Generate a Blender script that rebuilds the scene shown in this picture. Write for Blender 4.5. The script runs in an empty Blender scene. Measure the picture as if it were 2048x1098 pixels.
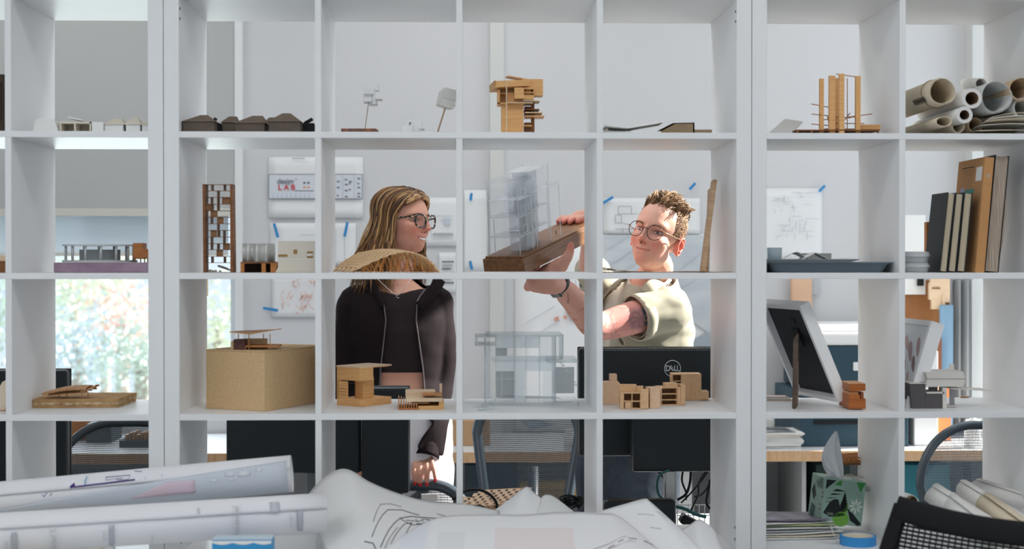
import bpy, bmesh, math, random
import numpy as np
from mathutils import Vector as V, Matrix, Euler
from mathutils.noise import noise as pnoise
SC = bpy.context.scene
COL = SC.collection
R = math.radians
random.seed(7)

# ---------------------------------------------------------------- camera maths
FPX = 2945.19
S1 = 1.85                       # top of the highest visible shelf board
CAM = V((0.7118, -3.67, S1 - 0.3201))
YAW, PIT = 0.03063, -0.00941
FW = V((math.sin(YAW)*math.cos(PIT), math.cos(YAW)*math.cos(PIT), math.sin(PIT)))
RT = V((math.cos(YAW), -math.sin(YAW), 0))
UP = RT.cross(FW)
def ray(px, py):
    return FW + RT*((px-1024)/FPX) - UP*((py-549)/FPX)
def at(px, py, Y):              # point of the place at depth Y seen at that pixel of the photo
    d = ray(px, py); return CAM + d*((Y-CAM.y)/d.y)
def on(px, py, z):              # point of a horizontal surface
    d = ray(px, py); return CAM + d*((z-CAM.z)/d.z)
def gx(px, Y, py=521):
    return at(px, py, Y).x
def gz(py, Y, px=934):
    return at(px, py, Y).z

# ---------------------------------------------------------------- materials
MATS = {}
def nt(name):
    m = bpy.data.materials.new(name); m.use_nodes = True
    t = m.node_tree; b = t.nodes['Principled BSDF']
    return m, t, b
def lin(c):                     # sRGB 0-255 -> linear
    return tuple(((x/255)/12.92 if x/255 <= .04045 else ((x/255+.055)/1.055)**2.4) for x in c) + (1,)
def mat(name, c, rough=.6, metal=0, spec=.35, var=0, vscale=20, bump=0, bscale=200, stretch=None, c2=None, emit=0, sss=0, coat=0, alpha=1, trans=0, detail=4):
    if name in MATS: return MATS[name]
    m, t, b = nt(name)
    b.inputs['Base Color'].default_value = lin(c)
    b.inputs['Roughness'].default_value = rough
    b.inputs['Metallic'].default_value = metal
    b.inputs['Specular IOR Level'].default_value = spec
    b.inputs['Coat Weight'].default_value = coat
    if trans: b.inputs['Transmission Weight'].default_value = trans
    if alpha < 1: b.inputs['Alpha'].default_value = alpha
    if sss:
        b.inputs['Subsurface Weight'].default_value = sss
        b.inputs['Subsurface Radius'].default_value = (.012, .004, .002)
    if emit:
        b.inputs['Emission Color'].default_value = lin(c); b.inputs['Emission Strength'].default_value = emit
    tc = t.nodes.new('ShaderNodeTexCoord')
    src = tc.outputs['Object']
    if stretch:
        mp = t.nodes.new('ShaderNodeMapping'); mp.inputs['Scale'].default_value = stretch
        t.links.new(src, mp.inputs['Vector']); src = mp.outputs['Vector']
    if var or c2:
        n = t.nodes.new('ShaderNodeTexNoise'); n.inputs['Scale'].default_value = vscale; n.inputs['Detail'].default_value = detail
        t.links.new(src, n.inputs['Vector'])
        r = t.nodes.new('ShaderNodeValToRGB')
        a = lin(c); z = lin(c2) if c2 else tuple(x*(1-var) for x in a[:3])+(1,)
        r.color_ramp.elements[0].position = .35; r.color_ramp.elements[1].position = .65
        r.color_ramp.elements[0].color = z; r.color_ramp.elements[1].color = a
        t.links.new(n.outputs['Fac'], r.inputs['Fac']); t.links.new(r.outputs['Color'], b.inputs['Base Color'])
    if bump:
        n = t.nodes.new('ShaderNodeTexNoise'); n.inputs['Scale'].default_value = bscale; n.inputs['Detail'].default_value = 3
        t.links.new(src, n.inputs['Vector'])
        bp = t.nodes.new('ShaderNodeBump'); bp.inputs['Strength'].default_value = bump; bp.inputs['Distance'].default_value = .002
        t.links.new(n.outputs['Fac'], bp.inputs['Height']); t.links.new(bp.outputs['Normal'], b.inputs['Normal'])
    MATS[name] = m
    return m
def wood(name, c, c2, scale=6, stretch=(1, 1, 12), rough=.5, spec=.3):
    return mat(name, c, rough=rough, spec=spec, c2=c2, vscale=scale, stretch=stretch, detail=6)
def clear(name, tint, mixg=.12, dens=.06, body=(238, 243, 246)):
    """thin clear or milky sheet plastic: see-through with a glossy coat and a little white body"""
    if name in MATS: return MATS[name]
    m = bpy.data.materials.new(name); m.use_nodes = True; t = m.node_tree
    t.nodes.clear()
    out = t.nodes.new('ShaderNodeOutputMaterial')
    tr = t.nodes.new('ShaderNodeBsdfTransparent'); tr.inputs['Color'].default_value = lin(tint)
    gl = t.nodes.new('ShaderNodeBsdfGlossy'); gl.inputs['Roughness'].default_value = .05
    df = t.nodes.new('ShaderNodeBsdfDiffuse'); df.inputs['Color'].default_value = lin(body)
    lw = t.nodes.new('ShaderNodeLayerWeight'); lw.inputs['Blend'].default_value = .5
    fr = t.nodes.new('ShaderNodeMath'); fr.operation = 'POWER'; fr.inputs[1].default_value = 4
    t.links.new(lw.outputs['Facing'], fr.inputs[0])
    m1 = t.nodes.new('ShaderNodeMixShader'); m1.inputs[0].default_value = dens
    t.links.new(tr.outputs[0], m1.inputs[1]); t.links.new(df.outputs[0], m1.inputs[2])
    m2 = t.nodes.new('ShaderNodeMixShader')
    mu = t.nodes.new('ShaderNodeMath'); mu.operation = 'MULTIPLY'; mu.inputs[1].default_value = 4*mixg
    t.links.new(fr.outputs[0], mu.inputs[0]); t.links.new(mu.outputs[0], m2.inputs[0])
    t.links.new(m1.outputs[0], m2.inputs[1]); t.links.new(gl.outputs[0], m2.inputs[2])
    t.links.new(m2.outputs[0], out.inputs[0])
    MATS[name] = m; return m

# ---------------------------------------------------------------- mesh builder
class MB:
    def __init__(s): s.v = []; s.f = []; s.mi = []; s.cur = 0; s.M = Matrix.Identity(4)
    def mat(s, i): s.cur = i; return s
    def xf(s, loc=(0, 0, 0), rot=(0, 0, 0)):
        s.M = Matrix.Translation(V(loc)) @ Euler(rot).to_matrix().to_4x4(); return s
    def add(s, vs, fs):
        o = len(s.v); s.v += [s.M @ V(p) for p in vs]
        s.f += [tuple(i+o for i in f) for f in fs]; s.mi += [s.cur]*len(fs); return s
    def box(s, a, b):
        x0, y0, z0 = a; x1, y1, z1 = b
        x0, x1 = min(x0, x1), max(x0, x1); y0, y1 = min(y0, y1), max(y0, y1); z0, z1 = min(z0, z1), max(z0, z1)
        return s.add([(x0,y0,z0),(x1,y0,z0),(x1,y1,z0),(x0,y1,z0),(x0,y0,z1),(x1,y0,z1),(x1,y1,z1),(x0,y1,z1)],
                     [(3,2,1,0),(4,5,6,7),(0,1,5,4),(1,2,6,5),(2,3,7,6),(3,0,4,7)])
    def beam(s, p, q, w, h, up=(0, 0, 1)):
        p, q = V(p), V(q); d = (q-p).normalized(); u = V(up)
        if abs(d.dot(u.normalized())) > .98: u = V((0, 1, 0))
        a = d.cross(u).normalized()*(w/2); b = a.cross(d).normalized()*(h/2)
        vs = [p-a-b, p+a-b, p+a+b, p-a+b, q-a-b, q+a-b, q+a+b, q-a+b]
        return s.add(vs, [(0,1,2,3),(7,6,5,4),(4,5,1,0),(5,6,2,1),(6,7,3,2),(7,4,0,3)])
    def prism(s, poly, d, axis='y', o=0.0):
        """2-D outline pushed along an axis from o to o+d"""
        n = len(poly)
        def P(a, b, t):
            return {'y': (a, t, b), 'x': (t, a, b), 'z': (a, b, t)}[axis]
        vs = [P(a, b, o) for a, b in poly] + [P(a, b, o+d) for a, b in poly]
        fs = [tuple(range(n)), tuple(range(2*n-1, n-1, -1))]
        fs += [(i, i+n, (i+1) % n+n, (i+1) % n) for i in range(n)]
        return s.add(vs, fs)
    def tube(s, pts, r, n=8, cap=True, closed=False, flat=1.0, side=None):
        pts = [V(p) for p in pts]; m = len(pts)
        rr = [r]*m if not hasattr(r, '__len__') else list(r)
        vs = []; prev = None
        for i, p in enumerate(pts):
            if closed: d = pts[(i+1) % m]-pts[i-1]
            else: d = pts[min(i+1, m-1)]-pts[max(i-1, 0)]
            d = d.normalized() if d.length > 1e-9 else V((0, 0, 1))
            if prev is None:
                u = V(side) if side else (V((0, 0, 1)) if abs(d.z) < .9 else V((0, 1, 0)))
            else: u = prev
            u = (u - d*u.dot(d)).normalized(); prev = u; w = d.cross(u)
            for k in range(n):
                a = 2*math.pi*k/n
                vs.append(p + u*(math.cos(a)*rr[i]) + w*(math.sin(a)*rr[i]*flat))
        fs = []
        for i in range(m if closed else m-1):
            for k in range(n):
                j = (i+1) % m
                fs.append((i*n+k, i*n+(k+1) % n, j*n+(k+1) % n, j*n+k))
        if cap and not closed:
            fs.append(tuple(range(n-1, -1, -1))); fs.append(tuple((m-1)*n+k for k in range(n)))
        return s.add(vs, fs)
    def lathe(s, prof, n=24, c=(0, 0, 0), cap=False, sx=1, sy=1):
        vs = []; m = len(prof)
        for r, z in prof:
            for k in range(n):
                a = 2*math.pi*k/n; vs.append((c[0]+r*sx*math.cos(a), c[1]+r*sy*math.sin(a), c[2]+z))
        fs = [(i*n+k, i*n+(k+1) % n, (i+1)*n+(k+1) % n, (i+1)*n+k) for i in range(m-1) for k in range(n)]
        if cap: fs += [tuple(range(n-1, -1, -1)), tuple((m-1)*n+k for k in range(n))]
        return s.add(vs, fs)
    def grid(s, fn, nu, nv):
        vs = [fn(i/(nu-1), j/(nv-1)) for j in range(nv) for i in range(nu)]
        fs = [(j*nu+i, j*nu+i+1, (j+1)*nu+i+1, (j+1)*nu+i) for j in range(nv-1) for i in range(nu-1)]
        return s.add(vs, fs)
    def ball(s, c, r, n=12, m=8):
        r = (r, r, r) if not hasattr(r, '__len__') else r
        vs = [(c[0], c[1], c[2]-r[2])]
        for j in range(1, m):
            t = -math.pi/2+math.pi*j/m
            for k in range(n):
                a = 2*math.pi*k/n
                vs.append((c[0]+r[0]*math.cos(t)*math.cos(a), c[1]+r[1]*math.cos(t)*math.sin(a), c[2]+r[2]*math.sin(t)))
        vs.append((c[0], c[1], c[2]+r[2])); T = len(vs)-1
        fs = [(0, 1+(k+1) % n, 1+k) for k in range(n)]
        for j in range(m-2):
            fs += [(1+j*n+k, 1+j*n+(k+1) % n, 1+(j+1)*n+(k+1) % n, 1+(j+1)*n+k) for k in range(n)]
        fs += [(T, 1+(m-2)*n+k, 1+(m-2)*n+(k+1) % n) for k in range(n)]
        return s.add(vs, fs)
    def build(s, name, mats, parent=None, loc=None, rotz=0, smooth=False, bevel=0, solid=0, sub=0, fix=True):
        me = bpy.data.meshes.new(name)
        me.from_pydata([tuple(p) for p in s.v], [], s.f)
        if not hasattr(mats, '__len__'): mats = [mats]
        for m in mats: me.materials.append(m)
        if len(mats) > 1: me.polygons.foreach_set('material_index', s.mi)
        if fix:
            bm = bmesh.new(); bm.from_mesh(me); bmesh.ops.recalc_face_normals(bm, faces=bm.faces); bm.to_mesh(me); bm.free()
        if smooth: me.polygons.foreach_set('use_smooth', [True]*len(me.polygons))
        o = bpy.data.objects.new(name, me); COL.objects.link(o)
        if parent is not None: o.parent = parent
        if loc is not None: o.location = loc
        o.rotation_euler.z = rotz
        if solid:
            q = o.modifiers.new('Solidify', 'SOLIDIFY'); q.thickness = solid; q.offset = 0
        if sub:
            q = o.modifiers.new('Subsurf', 'SUBSURF'); q.levels = sub; q.render_levels = sub
        if bevel:
            q = o.modifiers.new('Bevel', 'BEVEL'); q.width = bevel; q.segments = 2; q.limit_method = 'ANGLE'; q.angle_limit = R(40)
        return o
def thing(name, label, cat, loc=(0, 0, 0), rotz=0, group=None):
    o = bpy.data.objects.new(name, None); COL.objects.link(o)
    o.empty_display_size = .05
    o.location = loc; o.rotation_euler = (0, 0, rotz)
    return tag(o, label, cat, group)
def tag(o, label=None, cat=None, group=None, kind=None):
    if label: o['label'] = label
    if cat: o['category'] = cat
    if group: o['group'] = group
    if kind: o['kind'] = kind
    return o
def copy_thing(src, loc, rotz, label, scale=1):
    r = src.copy(); COL.objects.link(r); r.location = loc; r.rotation_euler = (0, 0, rotz); r.scale = (scale,)*3
    r['label'] = label
    for ch in list(src.children):
        c = ch.copy(); COL.objects.link(c); c.parent = r
        for g in ch.children:
            d = g.copy(); COL.objects.link(d); d.parent = c
    return r
def writing(txt, size, m, name, parent, loc, rot, ext=.0002, align='CENTER', sx=1, bold=0, shear=0):
    cu = bpy.data.curves.new(name, 'FONT'); cu.body = txt; cu.size = size; cu.extrude = ext
    cu.align_x = align; cu.align_y = 'CENTER'; cu.offset = bold; cu.shear = shear
    o = bpy.data.objects.new(name, cu); COL.objects.link(o)
    dg = bpy.context.evaluated_depsgraph_get(); me = bpy.data.meshes.new_from_object(o.evaluated_get(dg)); bpy.data.objects.remove(o)
    me.name = name; me.materials.clear(); me.materials.append(m)
    o = bpy.data.objects.new(name, me); COL.objects.link(o)
    if parent is not None: o.parent = parent
    o.location = loc; o.rotation_euler = rot; o.scale = (sx, 1, 1)
    return o
def evalmesh(o, name=None):
    dg = bpy.context.evaluated_depsgraph_get(); dg.update()
    me = bpy.data.meshes.new_from_object(o.evaluated_get(dg)); me.name = name or o.name
    return me
def lerp(a, b, t): return a+(b-a)*t
def spline(pts, n):
    """Catmull-Rom through points"""
    pts = [V(p) for p in pts]; out = []
    P = [pts[0]*2-pts[1]]+pts+[pts[-1]*2-pts[-2]]
    for i in range(1, len(P)-2):
        for k in range(n):
            t = k/n; a, b, c, d = P[i-1], P[i], P[i+1], P[i+2]
            out.append(.5*((2*b)+(c-a)*t+(2*a-5*b+4*c-d)*t*t+(3*b-a-3*c+d)*t**3))
    out.append(pts[-1]); return out
# ================================================================ camera, world, light
cd = bpy.data.cameras.new('camera'); cam = bpy.data.objects.new('camera', cd); COL.objects.link(cam)
cam.matrix_world = Matrix.Translation(CAM) @ Matrix((RT, UP, -FW)).transposed().to_4x4()
cd.sensor_width = 36; cd.lens = FPX*36/2048; cd.clip_start = .05; cd.clip_end = 300
cd.dof.use_dof = True; cd.dof.focus_distance = 4.5; cd.dof.aperture_fstop = 3.6
SC.camera = cam
SC.view_settings.view_transform = 'Standard'; SC.view_settings.look = 'None'
SC.view_settings.exposure = .1; SC.view_settings.gamma = 1; SC.view_settings.use_curve_mapping = False
w = bpy.data.worlds.new('sky'); SC.world = w; w.use_nodes = True
bg = w.node_tree.nodes['Background']; bg.inputs['Color'].default_value = (.80, .90, 1.0, 1); bg.inputs['Strength'].default_value = 1.0

WB = 3.10                        # inner face of the back wall
XL, XR, YF, ZC = -3.2, 3.3, -6.2, 3.25
MW = mat('painted_wall', (212, 213, 216), rough=.85, spec=.2, bump=.15, bscale=60)
MCE = mat('ceiling_paint', (228, 228, 228), rough=.9)
MFL = mat('carpet_tile', (156, 157, 158), rough=.95, var=.35, vscale=120, bump=.5, bscale=400)
MFR = mat('window_frame_metal', (205, 209, 212), rough=.45, spec=.4)
def struct(mb, name, m, **k):
    return tag(mb.build(name, m, **k), kind='structure')
struct(MB().box((XL, YF, -.1), (XR, WB, 0)), 'floor', MFL)
struct(MB().box((XL, YF, ZC), (XR, WB, ZC+.1)), 'ceiling', MCE)
SY0, SY1, SZ0, SZ1 = -4.6, -.7, .7, 3.0      # unseen left-wall opening, added to let in fill light
b = MB().box((XL-.2, YF, 0), (XL, SY0, ZC)).box((XL-.2, SY1, 0), (XL, WB+.2, ZC)).box((XL-.2, SY0, 0), (XL, SY1, SZ0)).box((XL-.2, SY0, SZ1), (XL, SY1, ZC))
struct(b, 'wall_left', MW)
WX0, WX1 = -1.75, gx(459, WB)    # back window opening
WZ0, WZ1 = .80, 2.72
b = MB()
b.box((XL, WB, 0), (WX0, WB+.2, ZC)).box((WX1+.03, WB, 0), (XR, WB+.2, ZC))
b.box((WX0, WB, 0), (WX1+.03, WB+.2, WZ0)).box((WX0, WB, WZ1), (WX1+.03, WB+.2, ZC))
struct(b, 'wall_back', MW)
# right wall with a tall window for the sun
RY0, RY1, RZ0, RZ1 = 1.25, 2.95, .35, 3.12
b = MB().box((XR, YF, 0), (XR+.15, RY0, ZC))
b.box((XR, RY1, 0), (XR+.15, WB+.2, ZC))
b.box((XR, RY0, 0), (XR+.15, RY1, RZ0)).box((XR, RY0, RZ1), (XR+.15, RY1, ZC))
struct(b, 'wall_right', MW)
# wall behind the photographer with a wide window
FX0, FX1, FZ0, FZ1 = -2.6, 2.8, .8, 2.9
b = MB().box((XL, YF-.2, 0), (FX0, YF, ZC)).box((FX1, YF-.2, 0), (XR, YF, ZC))
b.box((FX0, YF-.2, 0), (FX1, YF, FZ0)).box((FX0, YF-.2, FZ1), (FX1, YF, ZC))
struct(b, 'wall_front', MW)
def window(name, pts, mullions, m=MFR):
    (x0, y0, z0), (x1, y1, z1) = pts; t = .035
    b = MB(); ax = abs(x1-x0) > abs(y1-y0)
    def bx(a0, a1, za, zb):
        if ax: b.box((a0, y0, za), (a1, y1, zb))
        else: b.box((x0, a0, za), (x1, a1, zb))
    lo, hi = (x0, x1) if ax else (y0, y1)
    bx(lo, lo+t, z0, z1); bx(hi-t, hi, z0, z1); bx(lo+t, hi-t, z0, z0+t); bx(lo+t, hi-t, z1-t, z1)
    for q in mullions: bx(q-.02, q+.02, z0+t, z1-t)
    return struct(b, name, m)
window('window_1', ((WX0, WB+.06, WZ0), (WX1+.03, WB+.12, WZ1)), [-1.62])
window('window_2', ((XR+.04, RY0, RZ0), (XR+.10, RY1, RZ1)), [])
window('fill_window_left', ((XL-.12, SY0, SZ0), (XL-.06, SY1, SZ1)), [-3.3, -2])  # unseen window added on the left to admit fill light
window('window_3', ((FX0, YF-.12, FZ0), (FX1, YF-.06, FZ1)), [-.9, .9])
GL = clear('window_glass', (250, 253, 255), .02, .0)
struct(MB().box((WX0+.035, WB+.085, WZ0+.035), (WX1-.005, WB+.09, WZ1-.035)), 'window_4', GL)
# the pale upright beside the window and the flat pilaster further along the wall
MT = mat('white_trim', (232, 234, 236), rough=.5)
struct(MB().box((gx(470, WB-.03), WB-.035, 0), (gx(485, WB-.03), WB, ZC)), 'trim_1', MT)
MT2 = mat('grey_trim', (212, 214, 212), rough=.6)
struct(MB().box((gx(980, WB-.02), WB-.025, 0), (gx(1008, WB-.02), WB, ZC)), 'trim_2', MT2)
struct(MB().box((gx(1941, WB-.1), WB-.12, 0), (XR, WB, ZC)), 'trim_3', MT2)
# roller shades of the back window
MS1 = mat('shade_fabric', (188, 190, 189), rough=.9, bump=.1, bscale=500)
MS2 = mat('screen_fabric', (176, 190, 202), rough=.9)
MHB = mat('shade_hem', (214, 212, 203), rough=.5)
zs = gz(433, WB-.03)
t = thing('roller_blind', 'grey roller blind pulled part way down over the back window', 'window blind', (0, WB-.03, zs))
MB().box((WX0-.05, 0, .03), (gx(470, WB-.03)-.002, .004, 2.86-zs)).build('shade_cloth', MS1, t)
MB().box((WX0-.05, -.006, 0), (gx(470, WB-.03)-.002, .01, .034)).build('hem_bar', MHB, t, bevel=.003)
MB().box((WX0-.05, -.03, 2.86-zs), (gx(470, WB-.03)-.002, .028, 2.95-zs)).build('cassette', MHB, t, bevel=.004)
z2 = gz(512, WB+.03)
t = thing('screen_blind', 'pale blue translucent screen blind hanging below the grey roller blind', 'window blind', (0, WB+.03, z2))
m, tt, bb = nt('screen_shade_cloth'); MATS['scr'] = m
bb.inputs['Base Color'].default_value = lin((232, 236, 239)); bb.inputs['Roughness'].default_value = .9
tl = tt.nodes.new('ShaderNodeBsdfTranslucent'); tl.inputs['Color'].default_value = lin((184, 191, 197))
ms = tt.nodes.new('ShaderNodeMixShader'); ms.inputs[0].default_value = .45
tt.links.new(bb.outputs[0], ms.inputs[1]); tt.links.new(tl.outputs[0], ms.inputs[2])
tt.links.new(ms.outputs[0], tt.nodes['Material Output'].inputs[0])
MB().box((WX0+.02, 0, .012), (WX1-.01, .003, 2.7-z2)).build('shade_cloth', m, t)
MB().box((WX0+.02, -.004, 0), (WX1-.01, .007, .014)).build('hem_bar', MHB, t)

# lights: daylight through the windows, added fill from the left, ceiling panels
def area(name, loc, rot, sx, sy, e, col=(1, 1, 1), spread=math.pi):
    l = bpy.data.lights.new(name, 'AREA'); l.shape = 'RECTANGLE'; l.size = sx; l.size_y = sy; l.energy = e; l.color = col; l.spread = spread
    o = bpy.data.objects.new(name, l); COL.objects.link(o); o.location = loc; o.rotation_euler = rot; return o
COOL = (.885, .96, 1.0)
area('daylight_front_window', (.1, YF-.3, 1.85), (R(90), 0, R(0)), 5.2, 2.0, 2, COOL)
area('added_fill_left', (XL-.3, (SY0+SY1)/2, 1.85), (R(90), 0, R(-90)), SY1-SY0-.1, 2.2, 6, COOL)  # added fill through the left opening, brightens the cell sides
area('daylight_back_window', ((WX0+WX1)/2, WB+.3, 1.2), (R(-90), 0, 0), WX1-WX0-.1, .75, 13, COOL)
area('daylight_right_window', (XR+.3, 2.1, 1.7), (R(90), 0, R(90)), 1.6, 2.4, 7, COOL)
MLP = mat('lamp_diffuser', (255, 252, 246), emit=2.0)
MLF = mat('lamp_frame', (235, 235, 235))
k = 0
for x in (-1.2, .7, 2.4):
    for y in (-3.6, -1.6, .75, 2.2):
        if y == .75 and x != .7: continue
        lab = {(-1.2): 'over the left bookcase', .7: 'over the middle bookcase', 2.4: 'over the right bookcase'}[x]
        row = {-3.6: 'fourth row', -1.6: 'third row', .75: 'second row', 2.2: 'row by the back wall'}[y]
        t = thing('ceiling_lamp', f'flat white ceiling panel lamp {lab}, {row}', 'lamp', (x, y, ZC), 0, 'ceiling panel lamps')
        MB().box((-.6, -.3, -.03), (.6, .3, 0)).build('frame', MLF, t)
        MB().box((-.57, -.27, -.036), (.57, .27, -.03)).build('diffuser', MLP, t)
        area('lamp_light', (x, y, ZC-.05), (0, 0, 0), 1.1, .52, {-3.6: (1.5, 1.5, 4.0), -1.6: (4.5, 6.0, 10.0), .75: (0, 8.0, 0), 2.2: (4.6, 3.2, 1.6)}[y][(-1.2, .7, 2.4).index(x)], (.97, .985, 1))
sl = bpy.data.lights.new('sun', 'SUN'); sl.energy = 15; sl.angle = R(.6); sl.color = (1, .95, .87)
so = bpy.data.objects.new('sun', sl); COL.objects.link(so)
sd = V((-1, -.24, -.62)).normalized(); so.rotation_euler = sd.to_track_quat('-Z', 'Y').to_euler()

# trees and a lawn far outside the back window, the daylight wash-out put into their pale colours
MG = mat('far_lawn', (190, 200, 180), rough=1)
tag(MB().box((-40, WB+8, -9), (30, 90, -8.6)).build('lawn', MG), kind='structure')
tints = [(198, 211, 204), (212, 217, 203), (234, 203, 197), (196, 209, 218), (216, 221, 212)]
MBK = mat('far_bark', (170, 160, 150))
labs = ['pale green tree outside the window, nearest the left', 'pale yellow-green tree outside the window', 'pinkish autumn tree outside the window',
        'bluish-green tree outside the window', 'tall cream-green tree outside the window', 'low pale green tree outside behind the cardboard stack', 'grey-green tree outside beside the window frame']
spots = [(-30, 4, 28, .9), (110, 470, 30, 1), (245, 640, 26, .75), (200, 700, 24, .8), (135, 600, 33, 1.1), (270, 745, 20, .7), (430, 640, 30, 1)]
spots = [(40, 620, 28), (150, 590, 34), (245, 650, 26), (160, 700, 22), (210, 560, 40), (285, 720, 20), (435, 660, 30)]
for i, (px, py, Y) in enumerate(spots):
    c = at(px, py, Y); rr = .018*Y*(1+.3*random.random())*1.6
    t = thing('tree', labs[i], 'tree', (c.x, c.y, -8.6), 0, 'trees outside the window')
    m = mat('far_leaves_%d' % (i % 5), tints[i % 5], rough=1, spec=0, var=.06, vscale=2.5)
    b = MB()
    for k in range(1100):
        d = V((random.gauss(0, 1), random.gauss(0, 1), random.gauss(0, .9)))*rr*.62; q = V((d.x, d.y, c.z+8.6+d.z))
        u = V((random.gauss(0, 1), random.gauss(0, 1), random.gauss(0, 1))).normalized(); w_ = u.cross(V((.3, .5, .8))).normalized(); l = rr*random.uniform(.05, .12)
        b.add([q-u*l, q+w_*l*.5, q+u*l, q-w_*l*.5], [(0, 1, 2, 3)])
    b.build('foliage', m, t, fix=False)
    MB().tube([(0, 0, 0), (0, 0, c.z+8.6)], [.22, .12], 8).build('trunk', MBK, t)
# ================================================================ bookcases
P_, O_, T_, W_ = .3505, .335, .0155, .0375
DEP = .39
ML = mat('white_laminate', (238, 239, 240), rough=.38, spec=.45)
MEG = mat('shelf_edge', (222, 223, 225), rough=.42, spec=.45)
MPEG = mat('shelf_peg', (90, 92, 95), rough=.5)
def bookcase(x0, ncol, label):
    t = thing('cube_bookcase', label, 'bookcase', (x0, 0, 0))
    wtot = ncol*O_+(ncol-1)*T_
    zt = S1+P_-T_
    zb = S1-5*P_
    for s, xa in ((0, -W_), (1, wtot)):
        MB().box((xa, 0, 0), (xa+W_, DEP, zt+.0375)).build('side_panel', ML, t, bevel=.0012)
    MB().box((0, .0005, zt), (wtot, DEP, zt+.0375)).build('top_panel', ML, t, bevel=.0012)
    MB().box((0, .0005, 0), (wtot, DEP, zb)).build('base_panel', ML, t, bevel=.0012)
    for r in range(5):
        z = S1-r*P_
        MB().box((0, .0005, z-T_), (wtot, DEP, z)).build('shelf_board', ML, t, bevel=.0008)
    for r in range(6):
        z0 = zb+r*P_
        for c in range(1, ncol):
            x = c*P_-T_
            MB().box((x, .0012, z0), (x+T_, DEP-.001, z0+O_)).build('divider', ML, t, bevel=.0008)
    for xa, nx in ((0, 1), (wtot, -1)):
        for z in (S1+P_-T_-.03, S1+P_-T_-.055, zb+P_*2+.03, zb+P_*2+.06):
            b = MB(); b.tube([(xa, .012, z), (xa+nx*.0015, .012, z)], .0035, 10)
            b.build('screw_cap', MPEG, t)
    return t
bookcase(0, 4, 'tall white cube bookcase in the middle, four cells wide, the two people behind it')
XLU = -W_*2-.0015-(4*O_+3*T_)
bookcase(XLU, 4, 'tall white cube bookcase holding the purple foam slab and cardboard stack')
XRU = 4*O_+3*T_+W_*2+.0015
bookcase(XRU, 2, 'tall white cube bookcase holding the paper rolls, notebooks and picture frames')
def zr(r): return S1-(r-1)*P_ + .0003      # shelf surface of row r (1 = highest)
# floor support for the worktop and desks stands in the later sections
# ================================================================ models on the two upper shelves
WHITE = mat('white_card', (238, 238, 236), rough=.8)
CREAM = mat('cream_card', (226, 217, 200), rough=.8)
GREYC = mat('grey_card', (150, 149, 146), rough=.85)
DKB = mat('dark_brown_card', (106, 94, 84), rough=.85, var=.2, vscale=40)
DKB2 = mat('dark_brown_card_roof', (124, 108, 94), rough=.85, var=.15, vscale=40)
BASS = wood('basswood', (234, 184, 124), (220, 166, 106), 8, (3, 3, 40))
PALEW = wood('pale_basswood', (232, 205, 172), (222, 192, 158), 8, (3, 3, 30))
BROWN = wood('brown_ply', (150, 98, 58), (120, 76, 44), 8, (2, 2, 30))
DARKIN = mat('interior_shade', (52, 36, 28), rough=.9)  # dark tone standing for the shade inside hollows
KRAFT = mat('kraft_board', (218, 185, 140), rough=.8, var=.12, vscale=140, bump=.1, bscale=500)
BLACK = mat('matt_black', (22, 24, 26), rough=.6)
def loc(t, p): return V(p)-V(t.location)
def pbox(b, t, x0, y0, x1, y1, Ya, Yb):
    """box whose front spans those photo points at depth Ya and which reaches back to Yb; y1=None stands it on the thing's base"""
    p = at(x0, y0, Ya)-V(t.location); q = at(x1, y1 if y1 is not None else y0, Ya)-V(t.location)
    if y1 is None: q.z = 0
    return b.box((p.x, Ya-t.location.y, q.z), (q.x, Yb-t.location.y, p.z))
def ppoly(b, t, pts, Ya, Yb):
    """outline in the plane Y=Ya pushed back to Yb"""
    L = [at(x, y, Ya)-V(t.location) for x, y in pts]
    return b.prism([(p.x, max(p.z, .0002)) for p in L], Yb-Ya, 'y', Ya-t.location.y)
def base(px, Y, r): return V((gx(px, Y), Y, zr(r)))

# --- dark card houses, upper shelf of the middle bookcase
def house(name, lab, cat, x0, x1, eave, rx0, rx1, ridge, Ya, dep, r, wm, rm, grp, over=3):
    t = thing(name, lab, cat, base((x0+x1)/2, Ya, r), 0, grp)
    b = MB(); pbox(b, t, x0, eave, x1, None, Ya, Ya+dep); b.build('walls', wm, t)
    A = [at(x0-over, eave, Ya)-t.location, at(x1+over, eave, Ya)-t.location]
    C = [at(rx0, ridge, Ya)-t.location, at(rx1, ridge, Ya)-t.location]
    e = .004; ym = dep*.5
    vs = [(A[0].x, -e, A[0].z), (A[1].x, -e, A[1].z), (A[1].x, dep+e, A[0].z), (A[0].x, dep+e, A[0].z),
          (C[0].x, ym-.006, C[0].z), (C[1].x, ym-.006, C[0].z), (C[1].x, ym+.006, C[0].z), (C[0].x, ym+.006, C[0].z)]
    b = MB().add(vs, [(0, 1, 5, 4), (1, 2, 6, 5), (2, 3, 7, 6), (3, 0, 4, 7), (4, 5, 6, 7), (3, 2, 1, 0)]); b.build('roof', rm, t)
    return t
g = 'dark card houses on the upper shelf'
house('card_house', 'dark brown card house nearest the left panel of the middle bookcase', 'model house', 366, 428, 243, 395, 410, 227, .03, .09, 1, DKB, DKB2, g)
house('card_house', 'small dark card house standing back between two larger dark houses', 'model house', 444, 472, 245, 455, 470, 231, .10, .06, 1, DKB, DKB2, g)
house('card_house', 'dark grey-brown card house with a wide hipped roof, middle of the row', 'model house', 471, 529, 246, 500, 520, 228, .05, .10, 1, DKB, DKB2, g)
house('card_house', 'dark card house mostly hidden behind the row of dark houses', 'model house', 531, 548, 243, 536, 546, 233, .17, .06, 1, DKB, DKB2, g, 1)
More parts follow.
